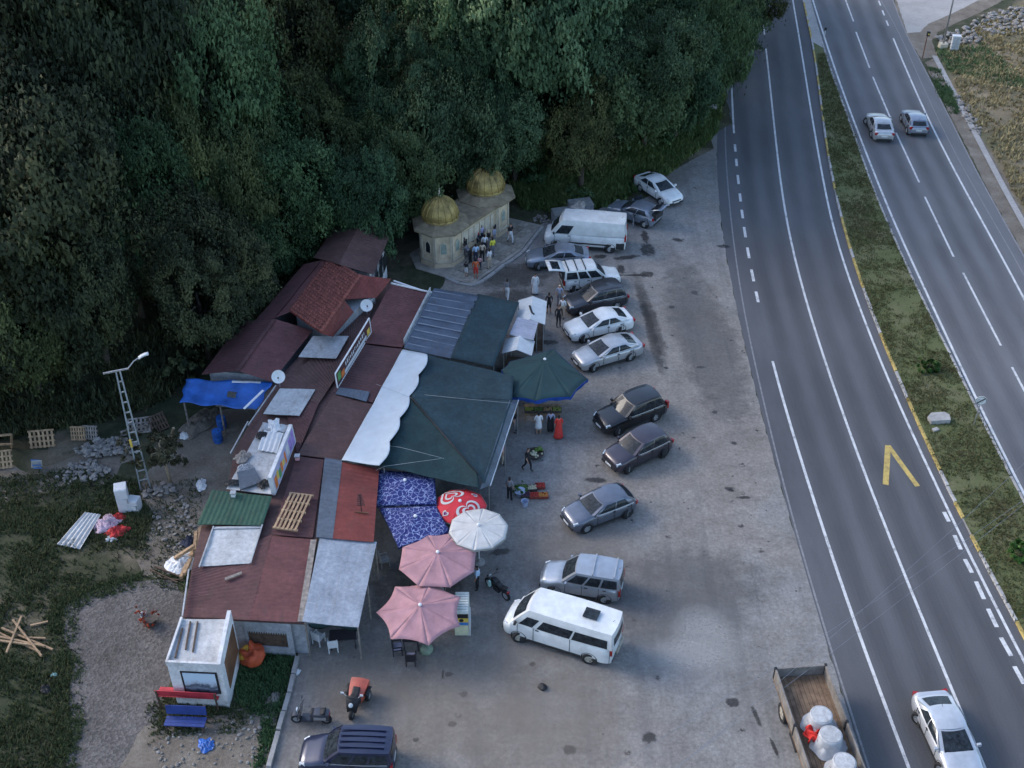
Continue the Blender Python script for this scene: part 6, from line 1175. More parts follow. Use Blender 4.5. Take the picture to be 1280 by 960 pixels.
for lb, ap, cor, zz in (('upper navy patterned square parasol beside the red sheet roof', (506, 600), [(470, 587), (544, 592), (546, 630), (469, 632)], 2.75), ('lower navy patterned square parasol beside the pink ones', (519, 645), [(474, 635), (545, 632), (563, 665), (498, 684)], 2.65)):
    a = P(*ap, zz); sqp = [P(u, v, zz - .35) - Vector((a.x, a.y, 0)) for u, v in cor]; parasol(lb, ap, zz, 0, 4, 'navy_print', .35, 0, .02, [(p.x, p.y) for p in sqp][::-1], valance=.14, pole_mat='galv')
def chair(label, u, v, rz, mat, seat='cushion', group='chairs outside the shops', z=0, name='chair'):
    p = P(u, v); t = thing(name, label, 'chair', (p.x, p.y, z), rz, group)
    for x in (-.22, .22):
        for y in (-.22, .22): m_ = MB(); m_.bar((x, y, 0), (x * .95, y * .95, .44 if x > 0 else .9), .05); m_.build('leg', MATS[mat], t)
    m_ = MB(); m_.box((0, 0, .42), (.5, .5, .06)); m_.build('seat', MATS[mat], t)
    m_ = MB(); m_.box((-.225, 0, .68), (.05, .5, .44), ry=R(-6)); m_.build('backrest', MATS[mat], t)
    for y in (-.24, .24): m_ = MB(); m_.box((0, y, .63), (.46, .05, .04)); m_.bar((.2, y, .44), (.2, y, .63), .04); m_.build('armrest', MATS[mat], t)
    if seat: m_ = MB(); m_.box((.02, 0, .48), (.44, .44, .07), taper=.9); m_.build('cushion', MATS[seat], t)
    return t
M('cushion', (0.30, 0.29, 0.38), .9, .12, 5); M('wicker', (0.018, 0.016, 0.020), .7, .2, 8); M('plastic_white', (0.58, 0.59, 0.6), .5, .06, 4); M('green_paint', (0.03, 0.12, 0.07), .6, .2, 3)
chair('dark wicker armchair with lilac cushion left of the table under the lower pink parasol', 497, 816, R(10), 'wicker'); chair('dark wicker armchair with lilac cushion nearest the viewer under the lower pink parasol', 514, 829, R(90), 'wicker'); chair('dark wicker armchair with lilac cushion under the upper pink parasol', 518, 745, R(80), 'wicker'); chair('white plastic chair under the pale lean-to canopy', 417, 812, R(100), 'plastic_white', None); chair('grey metal chair in the gap beside the navy parasols', 481, 706, R(20), 'galv', None); chair('white plastic chair deep under the pale lean-to', 399, 803, R(60), 'plastic_white', None)
def table(label, u, v, rz, lx, ly, mat, h=.74, name='table', group=None):
    p = P(u, v); t = thing(name, label, 'table', (p.x, p.y, 0), rz, group); m_ = MB(); m_.box((0, 0, h), (lx, ly, .05)); m_.build('tabletop', MATS[mat], t)
    for x in (-1, 1):
        for y in (-1, 1): m_ = MB(); m_.bar((x * (lx / 2 - .06), y * (ly / 2 - .06), 0), (x * (lx / 2 - .06), y * (ly / 2 - .06), h - .02), .05); m_.build('leg', MATS[mat], t)
    return t
table('dark wicker table under the lower pink parasol', 515, 806, 0, .8, .9, 'wicker'); table('dark table under the pale lean-to canopy', 430, 806, R(5), 1.3, .7, 'wicker'); table('small dark table under the upper pink parasol', 548, 738, 0, .8, .8, 'wicker')
M('table_orange', (0.50, 0.125, 0.05), .6, .15, 3)
# green cushion-like bag beside the table
def sack(label, u, v, rx, ry, h, mat, name='sack', cat='sack', z=0.0, seed=1, lump=.18):
    p = P(u, v, z); rs = random.Random(seed); m_ = MB(); n = 18; prof = [(.75, 0), (1.0, .18), (1.02, .45), (.85, .75), (.5, .95), (.08, 1.0)]; m_.lathe((0, 0, 0), [(r_, z_ * h) for r_, z_ in prof], n, sx=rx, sy=ry)
    m_.v = [tuple(Vector(q) * (1 + lump * mnoise.noise(Vector(q) * 2.2 / max(rx, ry) + Vector((seed, 0, 0))))) for q in m_.v]; o = m_.build(name, MATS[mat], None, True); o.location = (p.x, p.y, z); o.rotation_euler.z = rs.uniform(0, 3); return tag(o, label, cat)
M('sage', (0.20, 0.26, 0.19), .8, .2, 3, .3); sack('sage green sack beside the wicker table', 533, 815, .32, .3, .5, 'sage')
M('ruby_tarp', (0.52, 0.09, 0.035), .6, .15, 2, .3); M('yellow_tarp', (0.55, 0.30, 0.04), .6, .2, 2, .3)
sack('orange-red crumpled tarpaulin heap against the grey end wall', 318, 826, .55, .6, 1.0, 'ruby_tarp', 'tarpaulin_heap', 'tarpaulin', seed=4, lump=.5); sack('yellow crumpled sheet beside the orange heap', 308, 824, .3, .35, .75, 'yellow_tarp', 'tarpaulin_heap', 'tarpaulin', seed=6, lump=.5)
# drinks cabinet with printed front
p = P(577.5, 795); t = thing('display_freezer', 'tall pale yellow display freezer with printed front by the pink parasol', 'freezer', (p.x, p.y + .02, 0)); M('freezer_body', (0.55, 0.57, 0.52), .45, .06, 3); M('freezer_cream', (0.52, 0.52, 0.36), .5, .15, 2)
m_ = MB(); m_.box((0, .72, .80), (.70, 1.40, 1.6)); m_.build('cabinet', MATS['freezer_body'], t)
for k in range(8): m_ = MB(); m_.box((0, .16 + k * .165, 1.63), (.70, .13, .07), taper=.9); m_.build('lid_slat', MATS['freezer_body'], t)
for z0, z1, mt in ((1.28, 1.56, 'black'), (.98, 1.28, 'sign_yellow'), (.78, .98, 'sign_blue'), (.06, .78, 'freezer_cream')): m_ = MB(); m_.box((0, .005, (z0 + z1) / 2), (.66, .03, z1 - z0 - .01)); m_.build('print_panel', MATS[mt], t)
m_ = MB(); m_.lathe((0, 0, 0), [(.11, 0), (.11, .01), (.02, .012)], 16); m_.build('emblem', MATS['black'], t, loc=(0, -.012, 1.13), rot=(R(90), 0, 0))
m_ = MB(); m_.box((.40, .45, .55), (.05, .9, 1.1)); m_.build('side_board', MATS['plastic_white'], t)
# ------------------------------------------------------------------ two-wheelers
def moto(label, F, Rr, col, kind, name):
    F, Rr = P(*F), P(*Rr); h = (F - Rr); wb = h.length; c = (F + Rr) / 2; t = thing(name, label, 'motorcycle', (c.x, c.y, 0), math.atan2(h.y, h.x)); r_ = .29 if kind == 'moto' else .24; wb = 1.28; tm, rm = wheel_mesh(r_, .12, 'rim')
    for x in (wb / 2, -wb / 2): wh = put('wheel', tm, t, (x, 0, r_), (R(90), 0, 0)); put('rim', rm, wh); put('rim', rm, wh, None, (R(180), 0, 0))
    m_ = MB()
    if kind == 'scooter':
        m_.slab(lambda u, v: Vector((-.80 + .80 * u, (v - .5) * (.36 - .12 * abs(u - .5)), .72 + .04 * math.sin(u * 3))), 6, 4, .40); m_.box((.14, 0, .30), (.52, .32, .14)); m_.slab(lambda u, v: Vector((.34 + .24 * u, (v - .5) * (.44 - .12 * u), 1.0 - .58 * u)), 6, 4, .16); m_.slab(lambda u, v: Vector((.42 + .42 * u, (v - .5) * .20, .52 + .06 * math.sin(u * 3.1))), 6, 3, .04)
    else:
        m_.tube([(-.35, 0, .55), (.1, 0, .62), (.45, 0, .85)], .06, 6); m_.box((0, 0, .38), (.42, .26, .34)); m_.slab(lambda u, v: Vector((-.02 + .42 * u, (v - .5) * .30 * (1 - .3 * u), .80 + .10 * math.sin(u * 3))), 5, 4, .2)
    m_.build('body', MATS[col], t, 40, fix=True)
    m_ = MB(); m_.slab(lambda u, v: Vector((-.66 + .62 * u, (v - .5) * .28, .78 + .06 * math.cos(u * 5))), 6, 4, .09); m_.build('seat', MATS['black'], t, True)
    m_ = MB(); m_.tube([(wb / 2, .0, r_), (.42, 0, .95)], .035, 6); m_.build('fork', MATS['galv'], t)
    m_ = MB(); m_.tube([(.30, .34, 1.04), (.40, .15, 1.0), (.40, -.15, 1.0), (.30, -.34, 1.04)], .018, 6); m_.build('handlebar', MATS['black'], t)
    for sg in (1, -1): m_ = MB(); m_.tube([(.36, sg * .2, 1.0), (.38, sg * .3, 1.2)], .01, 5); m_.box((.38, sg * .33, 1.22), (.03, .12, .08)); m_.build('mirror', MATS['black'], t)
    m_ = MB(); m_.lathe((0, 0, 0), [(.09, 0), (.08, .06), (.01, .08)], 12); m_.build('headlight', MATS['headlamp'], t, loc=(.52, 0, .88), rot=(0, R(90), 0))
    m_ = MB(); m_.box((-wb / 2 - .16, 0, .62), (.06, .16, .12)); m_.build('tail_light', MATS['taillamp'], t); m_ = MB(); m_.tube([(-.1, -.16, .25), (-.7, -.18, .36)], [.03, .05], 8); m_.build('exhaust', MATS['galv'], t)
    m_ = MB(); m_.slab(lambda u, v: Vector((-wb / 2 - .2 + .4 * u, (v - .5) * .16, .56 + .06 * math.sin(u * 3.1))), 6, 2, .02); m_.build('mudguard', MATS['plastic'], t)
    return t
def cargo_trike(label, u, v, rz):
    p = P(u, v); t = thing('three_wheeler', label, 'motorcycle', (p.x, p.y, 0), rz); M('trike_orange', (0.36, 0.075, 0.045), .45, .15, 3, coat=.4); tm, rm = wheel_mesh(.27, .16, 'rim')
    for x, y in ((.62, 0), (-.55, .46), (-.55, -.46)): wh = put('wheel', tm, t, (x, y, .27), (R(90) if y <= 0 else R(-90), 0, 0)); put('rim', rm, wh)
    m_ = MB(); m_.slab(lambda u, v: Vector((-1.0 + 1.0 * u, (v - .5) * (.86 - .28 * u * u), .86 - .10 * u + .06 * math.sin(v * math.pi))), 8, 6, .42); m_.build('body', MATS['trike_orange'], t, 40)
    m_ = MB(); m_.slab(lambda u, v: Vector((-.42 + .50 * u, (v - .5) * .34, .93 + .05 * math.cos(u * 5))), 6, 4, .10); m_.build('seat', MATS['black'], t, True)
    m_ = MB(); m_.slab(lambda u, v: Vector((.20 + .42 * u, (v - .5) * (.74 - .30 * u), 1.02 - .34 * u * u + .08 * math.sin(v * math.pi))), 6, 6, .30); m_.build('front_fairing', MATS['black'], t, 40)
    m_ = MB(); m_.tube([(.62, 0, .27), (.40, 0, 1.0)], .05, 6); m_.build('fork', MATS['black'], t); m_ = MB(); m_.tube([(.22, .44, 1.14), (.34, .2, 1.10), (.34, -.2, 1.10), (.22, -.44, 1.14)], .02, 6); m_.build('handlebar', MATS['black'], t)
    m_ = MB(); m_.lathe((0, 0, 0), [(.11, 0), (.10, .06), (.01, .08)], 14); m_.build('headlight', MATS['headlamp'], t, loc=(.60, 0, .90), rot=(0, R(60), 0))
    for sg in (1, -1): m_ = MB(); m_.tube([(.30, sg * .28, 1.12), (.30, sg * .42, 1.32)], .012, 5); m_.box((.31, sg * .46, 1.34), (.04, .15, .10)); m_.build('mirror', MATS['headlamp'], t); m_ = MB(); m_.slab(lambda u, v: Vector((-.85 + .6 * u, sg * (.36 + .22 * v), .60 + .08 * math.sin(u * math.pi))), 6, 2, .03); m_.build('mudguard', MATS['black'], t, True)
    return t
cargo_trike('orange and black three-wheeled motorbike facing the viewer in the open lot', 445, 884, R(-100)); M('scooter_grey', (0.045, 0.048, 0.06), .3, .15, 3, coat=.4); sct = moto('dark grey scooter standing by the kerb above the navy minivan', (374, 902), (406, 903), 'scooter_grey', 'scooter', 'scooter'); sct.scale = (1.08, 1.25, 1.05); m_ = MB(); m_.box((-.42, .19, .52), (.52, .04, .14)); m_.build('side_panel', MATS['rim'], sct); m_ = MB(); m_.box((-.42, -.19, .52), (.52, .04, .14)); m_.build('side_panel', MATS['rim'], sct); t = moto('black motorcycle with a mint bag beside the pink parasols', (612, 733), (632, 749), 'black', 'moto', 'motorcycle')
M('mint', (0.36, 0.56, 0.52), .6, .1, 4); m_ = MB(); m_.box((.30, .28, .68), (.16, .12, .38), taper=.7); m_.build('bag', MATS['mint'], t)
# ------------------------------------------------------------------ produce, crates, baskets
M('crate', (0.06, 0.05, 0.045), .8, .25, 5); M('crate_red', (0.24, 0.05, 0.035), .8, .25, 5)
PROD = {'green': (.09, .16, .03), 'lime': (.22, .26, .05), 'red': (.32, .03, .02), 'purple': (.06, .02, .05), 'orange': (.42, .17, .03), 'pale': (.42, .40, .28), 'tan': (.38, .24, .12)}
for k_, c_ in PROD.items(): M('fruit_' + k_, c_, .55, .2, 8)
FR = {}
for k_ in PROD: m_ = MB(); m_.lathe((0, 0, 0), [(.02, -.05), (.045, -.035), (.055, 0), (.045, .035), (.01, .05)], 7); FR[k_] = m_.mesh('fruit', MATS['fruit_' + k_], True)
def crate(label, u, v, z, rz, fruit, mat='crate', lx=.55, ly=.38, p=None, tilt=0):
    p = p or P(u, v, z); t = thing('produce_crate', label, 'crate', (p.x, p.y, z), rz, 'produce crates at the stalls'); t.rotation_euler.x = tilt
    m_ = MB(); m_.box((0, 0, .02), (lx, ly, .03)); m_.build('bottom', MATS[mat], t)
    for y in (-1, 1): m_ = MB(); m_.box((0, y * ly / 2, .1), (lx, .02, .17)); m_.build('side', MATS[mat], t)
    for x in (-1, 1): m_ = MB(); m_.box((x * lx / 2, 0, .1), (.02, ly, .17)); m_.build('side', MATS[mat], t)
    for i in range(5):
        for j in range(4):
            if rng.random() < .94: put('fruit', FR[fruit], t, ((i - 2) * lx / 5.4, (j - 1.5) * ly / 4.4, .14 + rng.uniform(0, .05)), (rng.random(), rng.random(), rng.random()), (1.1, 1, 1))
def stall(label, u, v, rz, w, d, h=.6): 
    p = P(u, v); t = thing('market_stand', label, 'stand', (p.x, p.y, 0), rz); m_ = MB(); m_.box((0, 0, h), (w, d, .05), rx=R(10)); m_.build('shelf', MATS['wood'], t)
    for x in (-1, 1):
        for y in (-1, 1): m_ = MB(); m_.bar((x * (w / 2 - .06), y * (d / 2 - .06), 0), (x * (w / 2 - .06), y * (d / 2 - .06), h + y * .08 * d), .06); m_.build('leg', MATS['wood'], t)
stall('wooden fruit stand under the hem of the big green parasol', 678, 522, 0, 2.2, .9)
c = P(678, 522); q = 0
for i, (f, nm_) in enumerate((('lime', 'lime green fruit at the left end'), ('green', 'green fruit second from the left'), ('tan', 'tan fruit in the middle'), ('lime', 'yellowish fruit second from the right'))):
    crate(f'crate of {nm_} of the stand under the green parasol', 0, 0, .66, 0, f, p=Vector((c.x - .82 + i * .56, c.y - .2, .66)))
for lb, u, v, f, mt in (('crate of red vegetables at the back corner of the ground display', 675, 609, 'red', 'crate_red'), ('crate of red peppers at the front of the ground display', 668, 621, 'red', 'crate_red'), ('crate of pale vegetables in the middle of the ground display', 665, 612, 'pale', 'crate'), ('crate of orange vegetables at the right front of the ground display', 679, 621, 'orange', 'crate_red'), ('crate of green vegetables at the left of the ground display', 653, 611, 'green', 'crate'), ('crate of dark purple vegetables beside the green one', 657, 620, 'purple', 'crate')): crate(lb, u, v, .02, R(4), f, mt)
def bucket(label, u, v, r_, h, mat, name='bucket', z=0):
    p = P(u, v, z); t = thing(name, label, 'bucket', (p.x, p.y, z)); m_ = MB(); m_.lathe((0, 0, 0), [(r_ * .75, 0), (r_, h), (r_ * 1.06, h), (r_ * 1.06, h + .02), (r_ * .92, h), (r_ * .7, .05)], 18); m_.build('pail', MATS[mat], t, 30); m_ = MB(); m_.tube([(-r_, 0, h), (-r_ * .7, .02, h + .14), (0, .03, h + .19), (r_ * .7, .02, h + .14), (r_, 0, h)], .008, 5); m_.build('handle', MATS['galv'], t); return t
M('pail_blue', (0.36, 0.42, 0.56), .5, .08, 4); bucket('pale lilac bucket in front of the ground display', 656, 632, .2, .36, 'pail_blue'); bucket('white bucket beside the fruit stand', 694, 515, .2, .4, 'plastic_white', z=0)
p = P(669, 570); t = thing('basket', 'round dark basket of pale goods on the open lot', 'basket', (p.x, p.y, 0)); m_ = MB(); m_.lathe((0, 0, 0), [(.36, 0), (.5, .2), (.52, .26), (.47, .26), (.40, .12), (.02, .12)], 22); m_.build('bowl', MATS['crate'], t, 30)
for k in range(26): put('fruit', FR['pale'], t, (rng.gauss(-.05, .15), rng.gauss(-.05, .15), .18 + rng.uniform(0, .06)), None, (1.5, 1.5, 1.2))
for k in range(14): put('fruit', FR['green'], t, (rng.gauss(.2, .08), rng.gauss(.25, .08), .22 + rng.uniform(0, .14)), None, (1.5, 1.5, 1.8))
def plantpot(label, u, v, r_, h, mat, seed, leaf='leaf_bright', cat='plant'):
    p = P(u, v); t = thing('potted_plant', label, cat, (p.x, p.y, 0)); m_ = MB(); m_.lathe((0, 0, 0), [(r_ * .7, 0), (r_, h * .4), (r_ * 1.05, h * .42), (r_ * .9, h * .4), (r_ * .1, h * .38)], 14); m_.build('pot', MATS[mat], t, 30); put('foliage', crown_mesh('foliage', seed, r_ * 1.2, h * .7, 14, 26, leaf, .05), t, (0, 0, h * .35))
plantpot('bushy green plants in the pale tub beside the vegetable crates', 650, 618, .32, .7, 'pail_blue', 3)
M('flower_red', (0.36, 0.05, 0.02), .6, .2, 6); leaf_mat('leaf_red', (.10, .02, .01), (.22, .04, .015), (.38, .09, .03)); plantpot('pot of red-orange flowers standing alone on the gravel drive', 188, 780, .36, 1.0, 'crate', 8, 'leaf_red'); bucket('white canister beside the red flower pot', 181, 775, .16, .4, 'plastic_white')

# ------------------------------------------------------------------ poles, masts, dishes, roof clutter
def height_for(u, v, vtop):
    """height of an upright standing at (u, v) whose top is seen at row vtop"""
    b = P(u, v); lo, hi = 0, 30
    for _ in range(40):
        m = (lo + hi) / 2
        if project(b.x, b.y, m)[1] > vtop: lo = m
        else: hi = m
    return lo
M('post_grey', (0.25, 0.27, 0.28), .8, .15, 3); p = P(182, 611); h = height_for(182, 611, 463); t = thing('lamp_post', 'ladder-like concrete lamp post standing in the left yard', 'lamp post', (p.x, p.y, 0), R(20)); t.rotation_euler.x = R(0)
tp = P(152, 465, h); lean = Vector((tp.x - p.x, tp.y - p.y, 0)); lean.rotate(Matrix.Rotation(-R(20), 3, 'Z'))
lean = lean * 0.35
for s_ in (-1, 1): m_ = MB(); m_.bar((s_ * .27, 0, 0), Vector((s_ * .10, 0, h)) + lean, .08, .08); m_.build('leg', MATS['post_grey'], t)
for k in range(1, 12): q = k / 12; m_ = MB(); c = lean * q; m_.bar(c + Vector((-.27 + .17 * q, 0, h * q)), c + Vector((.27 - .17 * q, 0, h * q)), .06, .06); m_.build('rung', MATS['post_grey'], t)
m_ = MB(); m_.bar(lean + Vector((-.75, 0, h + .02)), lean + Vector((.55, 0, h + .02)), .08, .08); m_.build('crossarm', MATS['galv'], t)
m_ = MB(); m_.tube([lean + Vector((.5, 0, h)), lean + Vector((.9, .1, h + .35)), lean + Vector((1.25, .15, h + .5))], .035, 6); a_ = m_.build('lamp_arm', MATS['galv'], t); m_ = MB(); m_.slab(lambda u, v: lean + Vector((1.15 + .55 * u, .05 + .22 * v, h + .48 + .16 * u + .05 * math.sin(u * 3))), 5, 3, .08); m_.build('lamp_head', MATS['plastic_white'], a_, True)
m_ = MB(); m_.box(lean * .42 + Vector((-.2, -.1, h * .42)), (.12, .1, .5)); m_.build('cable_box', MATS['sign_yellow'], t)
p = P(463, 300); h = height_for(463, 300, 236); t = thing('lattice_mast', 'slim steel lattice mast behind the rear shop gable', 'mast', (p.x, p.y, 0))
for k in range(3): a_ = k * 2.094; m_ = MB(); m_.tube([(.22 * math.cos(a_), .22 * math.sin(a_), 0), (.14 * math.cos(a_), .14 * math.sin(a_), h)], .025, 5); m_.build('leg', MATS['galv'], t)
for k in range(16):
    m_ = MB(); r0, r1 = .22 - .08 * k / 16, .22 - .08 * (k + 1) / 16
    for j in range(3): a_, b_ = j * 2.094, (j + 1) * 2.094; m_.tube([(r0 * math.cos(a_), r0 * math.sin(a_), h * k / 16), (r1 * math.cos(b_), r1 * math.sin(b_), h * (k + 1) / 16)], .015, 4)
    m_.build('brace', MATS['galv'], t)
def dish(label, u, v, z, r_, az):
    p = P(u, v, z); t = thing('satellite_dish', label, 'satellite dish', (p.x, p.y, z - .75), az); m_ = MB(); m_.lathe((0, 0, 0), [(.02, 0), (r_ * .5, .03), (r_, .12), (r_, .135), (r_ * .5, .05), (.02, .02)], 24)
    tl = R(52); m_.build('reflector', MATS['plastic_white'], t, 40, loc=(0, 0, .75), rot=(0, tl, 0)); d = Vector((math.sin(tl), 0, math.cos(tl))); m_ = MB(); m_.tube([Vector((0, 0, .75)) + Vector((0, 0, -r_ * .9)), Vector((0, 0, .75)) + d * .55 + Vector((0, 0, -.12))], .014, 5); m_.build('feed_arm', MATS['galv'], t); m_ = MB(); m_.box(Vector((0, 0, .75)) + d * .56 + Vector((0, 0, -.1)), (.1, .07, .07)); m_.build('receiver', MATS['black'], t)
    m_ = MB(); m_.tube([(-.05, 0, -.05), (-.05, 0, .75)], .03, 6); m_.build('mast', MATS['galv'], t)
dish('white satellite dish beside the white strip below the brick-red roof', 458, 382, 3.45, .40, R(-75)); dish('white satellite dish at the corner of the blue tarpaulin', 348, 471, 3.5, .40, R(-80))
p = P(452, 640, 2.85); t = thing('roof_antenna', 'dark television antenna standing on the red sheet roof', 'antenna', (p.x, p.y, 2.8)); m_ = MB(); m_.tube([(0, 0, 0), (0, 0, 1.3)], .025, 6); m_.build('mast', MATS['black'], t); m_ = MB(); m_.bar((-.35, 0, .06), (.35, -.08, .06), .07, .06); m_.build('foot', MATS['rust'], t)
for k in range(6): m_ = MB(); m_.bar((-.22 + .02 * k, 0, .55 + .14 * k), (.22 - .02 * k, 0, .55 + .14 * k), .04); m_.build('element', MATS['black'], t)
def pallet(label, corners=None, z=0.0, mat='wood', u=0, v=0, rz=0, lx=1.2, ly=.9, tilt=0, ns=6, nc=4):
    if corners: c = [P(*q, z) for q in corners]; p = sum(c, Vector()) / 4; ex = c[1] - c[0]; ey = c[3] - c[0]; lx, ly = ex.length, ey.length; rz = math.atan2(ex.y, ex.x)
    else: p = P(u, v, z)
    t = thing('pallet', label, 'pallet', (p.x, p.y, z), rz); t.rotation_euler.x = tilt; off = ly / 2 * math.sin(tilt) if tilt else 0; t.location.z = z + abs(off)
    for k in range(ns): m_ = MB(); m_.box((-lx / 2 + lx * (k + .5) / ns, 0, .13), (lx / ns * .5, ly, .03)); m_.build('slat', MATS[mat], t)
    for k in range(nc): m_ = MB(); m_.box((0, -ly / 2 + ly * (k + .08 + .84 * 0) / (nc - 1) * .97 + .04, .07), (lx, .10, .09)); m_.build('bearer', MATS[mat], t)
    return t
pallet('pale wooden slatted pallet lying on the maroon roof', [(345, 662), (376, 666), (388, 622), (357, 617)], 2.86, 'wood', ns=6, nc=5)
pallet('orange-brown pallet standing upright near the wood edge', None, 0, 'wood', 55, 556, R(8), 1.5, 1.0, R(65)); pallet('left of two pale pallets standing by the stone heap', None, 0, 'wood', 100, 548, R(0), .9, .8, R(70)); pallet('right of two pale pallets standing by the stone heap', None, 0, 'grey_wood', 115, 547, R(-4), .9, .8, R(70)); pallet('broken grey pallet behind the lamp post', None, 0, 'grey_wood', 175, 537, R(12), 1.5, 1.0, R(25)); pallet('pallet at the left picture edge', None, 0, 'wood', 4, 582, R(10), 1.3, 1.0, R(55)); pallet('tilted pallet leaning beside the dry tree', None, 0, 'dark_wood', 199, 535, R(40), 1.1, 1.0, R(45))
def board(label, quad, z, mat, name='board', cat='board', th=.04, ridges=0, z2=None):
    c = q3(quad, z); p = sum(c, Vector()) / 4; m_ = MB(); m_.slab(lambda u, v: bil(c, u, v) - p + Vector((0, 0, (.03 * math.sin(u * ridges * 6.28) if ridges else 0))), max(1, ridges * 4), 2, th); o = m_.build(name, MATS[mat], None, 40 if ridges else False); o.location = p; return tag(o, label, cat)
board('white ribbed sheet lying in the yard beside the pink cloth', [(71, 680), (100, 686), (126, 643), (106, 640)], [.1, .1, .35, .35], 'white_sheet', 'metal_sheet', 'sheet', ridges=5)
def cloth_heap(label, u, v, rx, ry, h, mat, seed, z=0.0):
    """a crumpled sheet: ragged outline, sharp folds, thrown down in a heap"""
    p = P(u, v, z); m_ = MB(); N = 22
    def fn(a, b):
        x, y = 2 * a - 1, 2 * b - 1; r_ = max(abs(x), abs(y)); k = (r_ / max(1e-4, math.hypot(x, y))) if r_ > 1e-4 else 1; x, y = x * (k * .7 + .3), y * (k * .7 + .3); q = Vector((x * 1.6, y * 1.6, seed * 3.1))
        f = abs(mnoise.noise(q)) + .6 * abs(mnoise.noise(q * 2.3)) + .35 * abs(mnoise.noise(q * 5)); rim = 1 + .45 * mnoise.noise(Vector((math.atan2(y, x) * 1.4, seed, 2)))
        d = min(1, math.hypot(x, y)); return Vector((x * rx * rim, y * ry * rim, .02 + h * max(0, 1 - d ** 1.6) * (.45 + .5 * f) + .12 * h * f + .05 * f))
    m_.slab(fn, N, N, .015); o = m_.build('cloth_heap', MATS[mat], None, 25); o.location = (p.x, p.y, z); o.rotation_euler.z = seed * .7; return tag(o, label, 'cloth')
M('cloth_palepink', (0.50, 0.36, 0.42), .8, .15, 3, .3); M('red_fabric', (0.42, 0.03, 0.03), .8, .2, 3, .3)
cloth_heap('pale pink cloth heaped beside the white ribbed sheet', 133, 656, .75, .65, .55, 'cloth_palepink', 5); cloth_heap('crumpled red and white fabric in front of the pink cloth', 146, 666, .5, .6, .35, 'red_fabric', 8); cloth_heap('white plastic crumpled under the red fabric', 139, 674, .3, .25, .2, 'plastic_white', 9); cloth_heap('red fabric strip behind the pink cloth', 148, 648, .35, .4, .35, 'red_fabric', 10)
def fridge(label, u, v, rz, w_, d_, h_, mat='plastic_white'):
    p = P(u, v); t = thing('old_fridge', label, 'fridge', (p.x, p.y, 0), rz); m_ = MB(); m_.box((0, 0, h_ / 2), (w_, d_, h_)); m_.build('cabinet', MATS[mat], t); m_ = MB(); m_.box((0, -d_ / 2 - .025, h_ * .3), (w_ * .97, .05, h_ * .56)); m_.box((0, -d_ / 2 - .025, h_ * .8), (w_ * .97, .05, h_ * .36)); m_.build('door', MATS[mat], t); m_ = MB(); m_.box((w_ * .4, -d_ / 2 - .07, h_ * .5), (.04, .04, .3)); m_.build('handle', MATS['galv'], t)
fridge('white discarded fridge standing in the yard', 157, 636, R(15), .65, .65, 1.7); fridge('low white discarded cabinet beside the standing fridge', 170, 636, R(-10), .6, .5, .8)
def rock_mesh(seed, mat):
    bm = bmesh.new(); bmesh.ops.create_icosphere(bm, subdivisions=1, radius=1.0); rs = random.Random(seed)
    for v in bm.verts: v.co *= rs.uniform(.7, 1.2); v.co.z *= .65
    me = bpy.data.meshes.new('stone'); bm.to_mesh(me); bm.free(); me.materials.append(MATS[mat]); return me
M('rock', (0.22, 0.205, 0.19), .95, .2, 3, .3, rnd=.3); RK = [rock_mesh(k, 'rock') for k in range(6)]
def rock_pile(label, px, n, s0, s1, seed, z1=.3, name='stone_heap', cat='stones'):
    """heap of single stones"""
    poly = PL(px); c = sum(poly, Vector()) / len(poly); rs = random.Random(seed); t = thing(name, label, cat, (c.x, c.y, 0)); xs = [p.x for p in poly]; ys = [p.y for p in poly]; k = 0
    while k < n:
        x, y = rs.uniform(min(xs), max(xs)), rs.uniform(min(ys), max(ys))
        if not inside((x, y), poly): continue
        k += 1; s_ = rs.uniform(s0, s1); put('stone', rs.choice(RK), t, (x - c.x, y - c.y, s_ * .3 + rs.uniform(0, z1)), (rs.uniform(-.4, .4), rs.uniform(-.4, .4), rs.uniform(0, 6.28)), (s_ * rs.uniform(.8, 1.3), s_, s_))
    return t
rock_pile('heap of grey stones behind the yard grass near the pallets', [(92, 566), (110, 556), (140, 550), (170, 552), (172, 568), (140, 572), (110, 574)], 220, .06, .20, 1, .25); rock_pile('lower band of pale stones left of the lamp post', [(70, 598), (90, 580), (115, 576), (140, 590), (120, 602), (85, 605)], 160, .05, .17, 2, .1); rock_pile('scattered stones around the foot of the lamp post', [(180, 612), (210, 606), (222, 616), (200, 622), (180, 625)], 50, .06, .2, 3, .1)
rock_pile('rubble bank beside the side road at the far corner', [(1166, 50), (1195, 40), (1230, 20), (1265, 10), (1300, 8), (1300, 40), (1250, 45), (1215, 55), (1180, 58)], 280, .10, .34, 4, .2, 'rubble_bank', 'rubble'); rock_pile('pale stones along the roadside gutter', [(1190, 120), (1200, 118), (1215, 140), (1228, 170), (1218, 172), (1205, 150)], 60, .08, .25, 5, .1); rock_pile('stones strewn over the dirt beside the green roof', [(188, 640), (230, 620), (245, 660), (225, 690), (190, 680)], 90, .04, .13, 6, .03)
rock_pile('stones and bits strewn around the benches and kerb', [(190, 920), (300, 900), (335, 890), (325, 955), (200, 960)], 110, .03, .11, 7, .02)
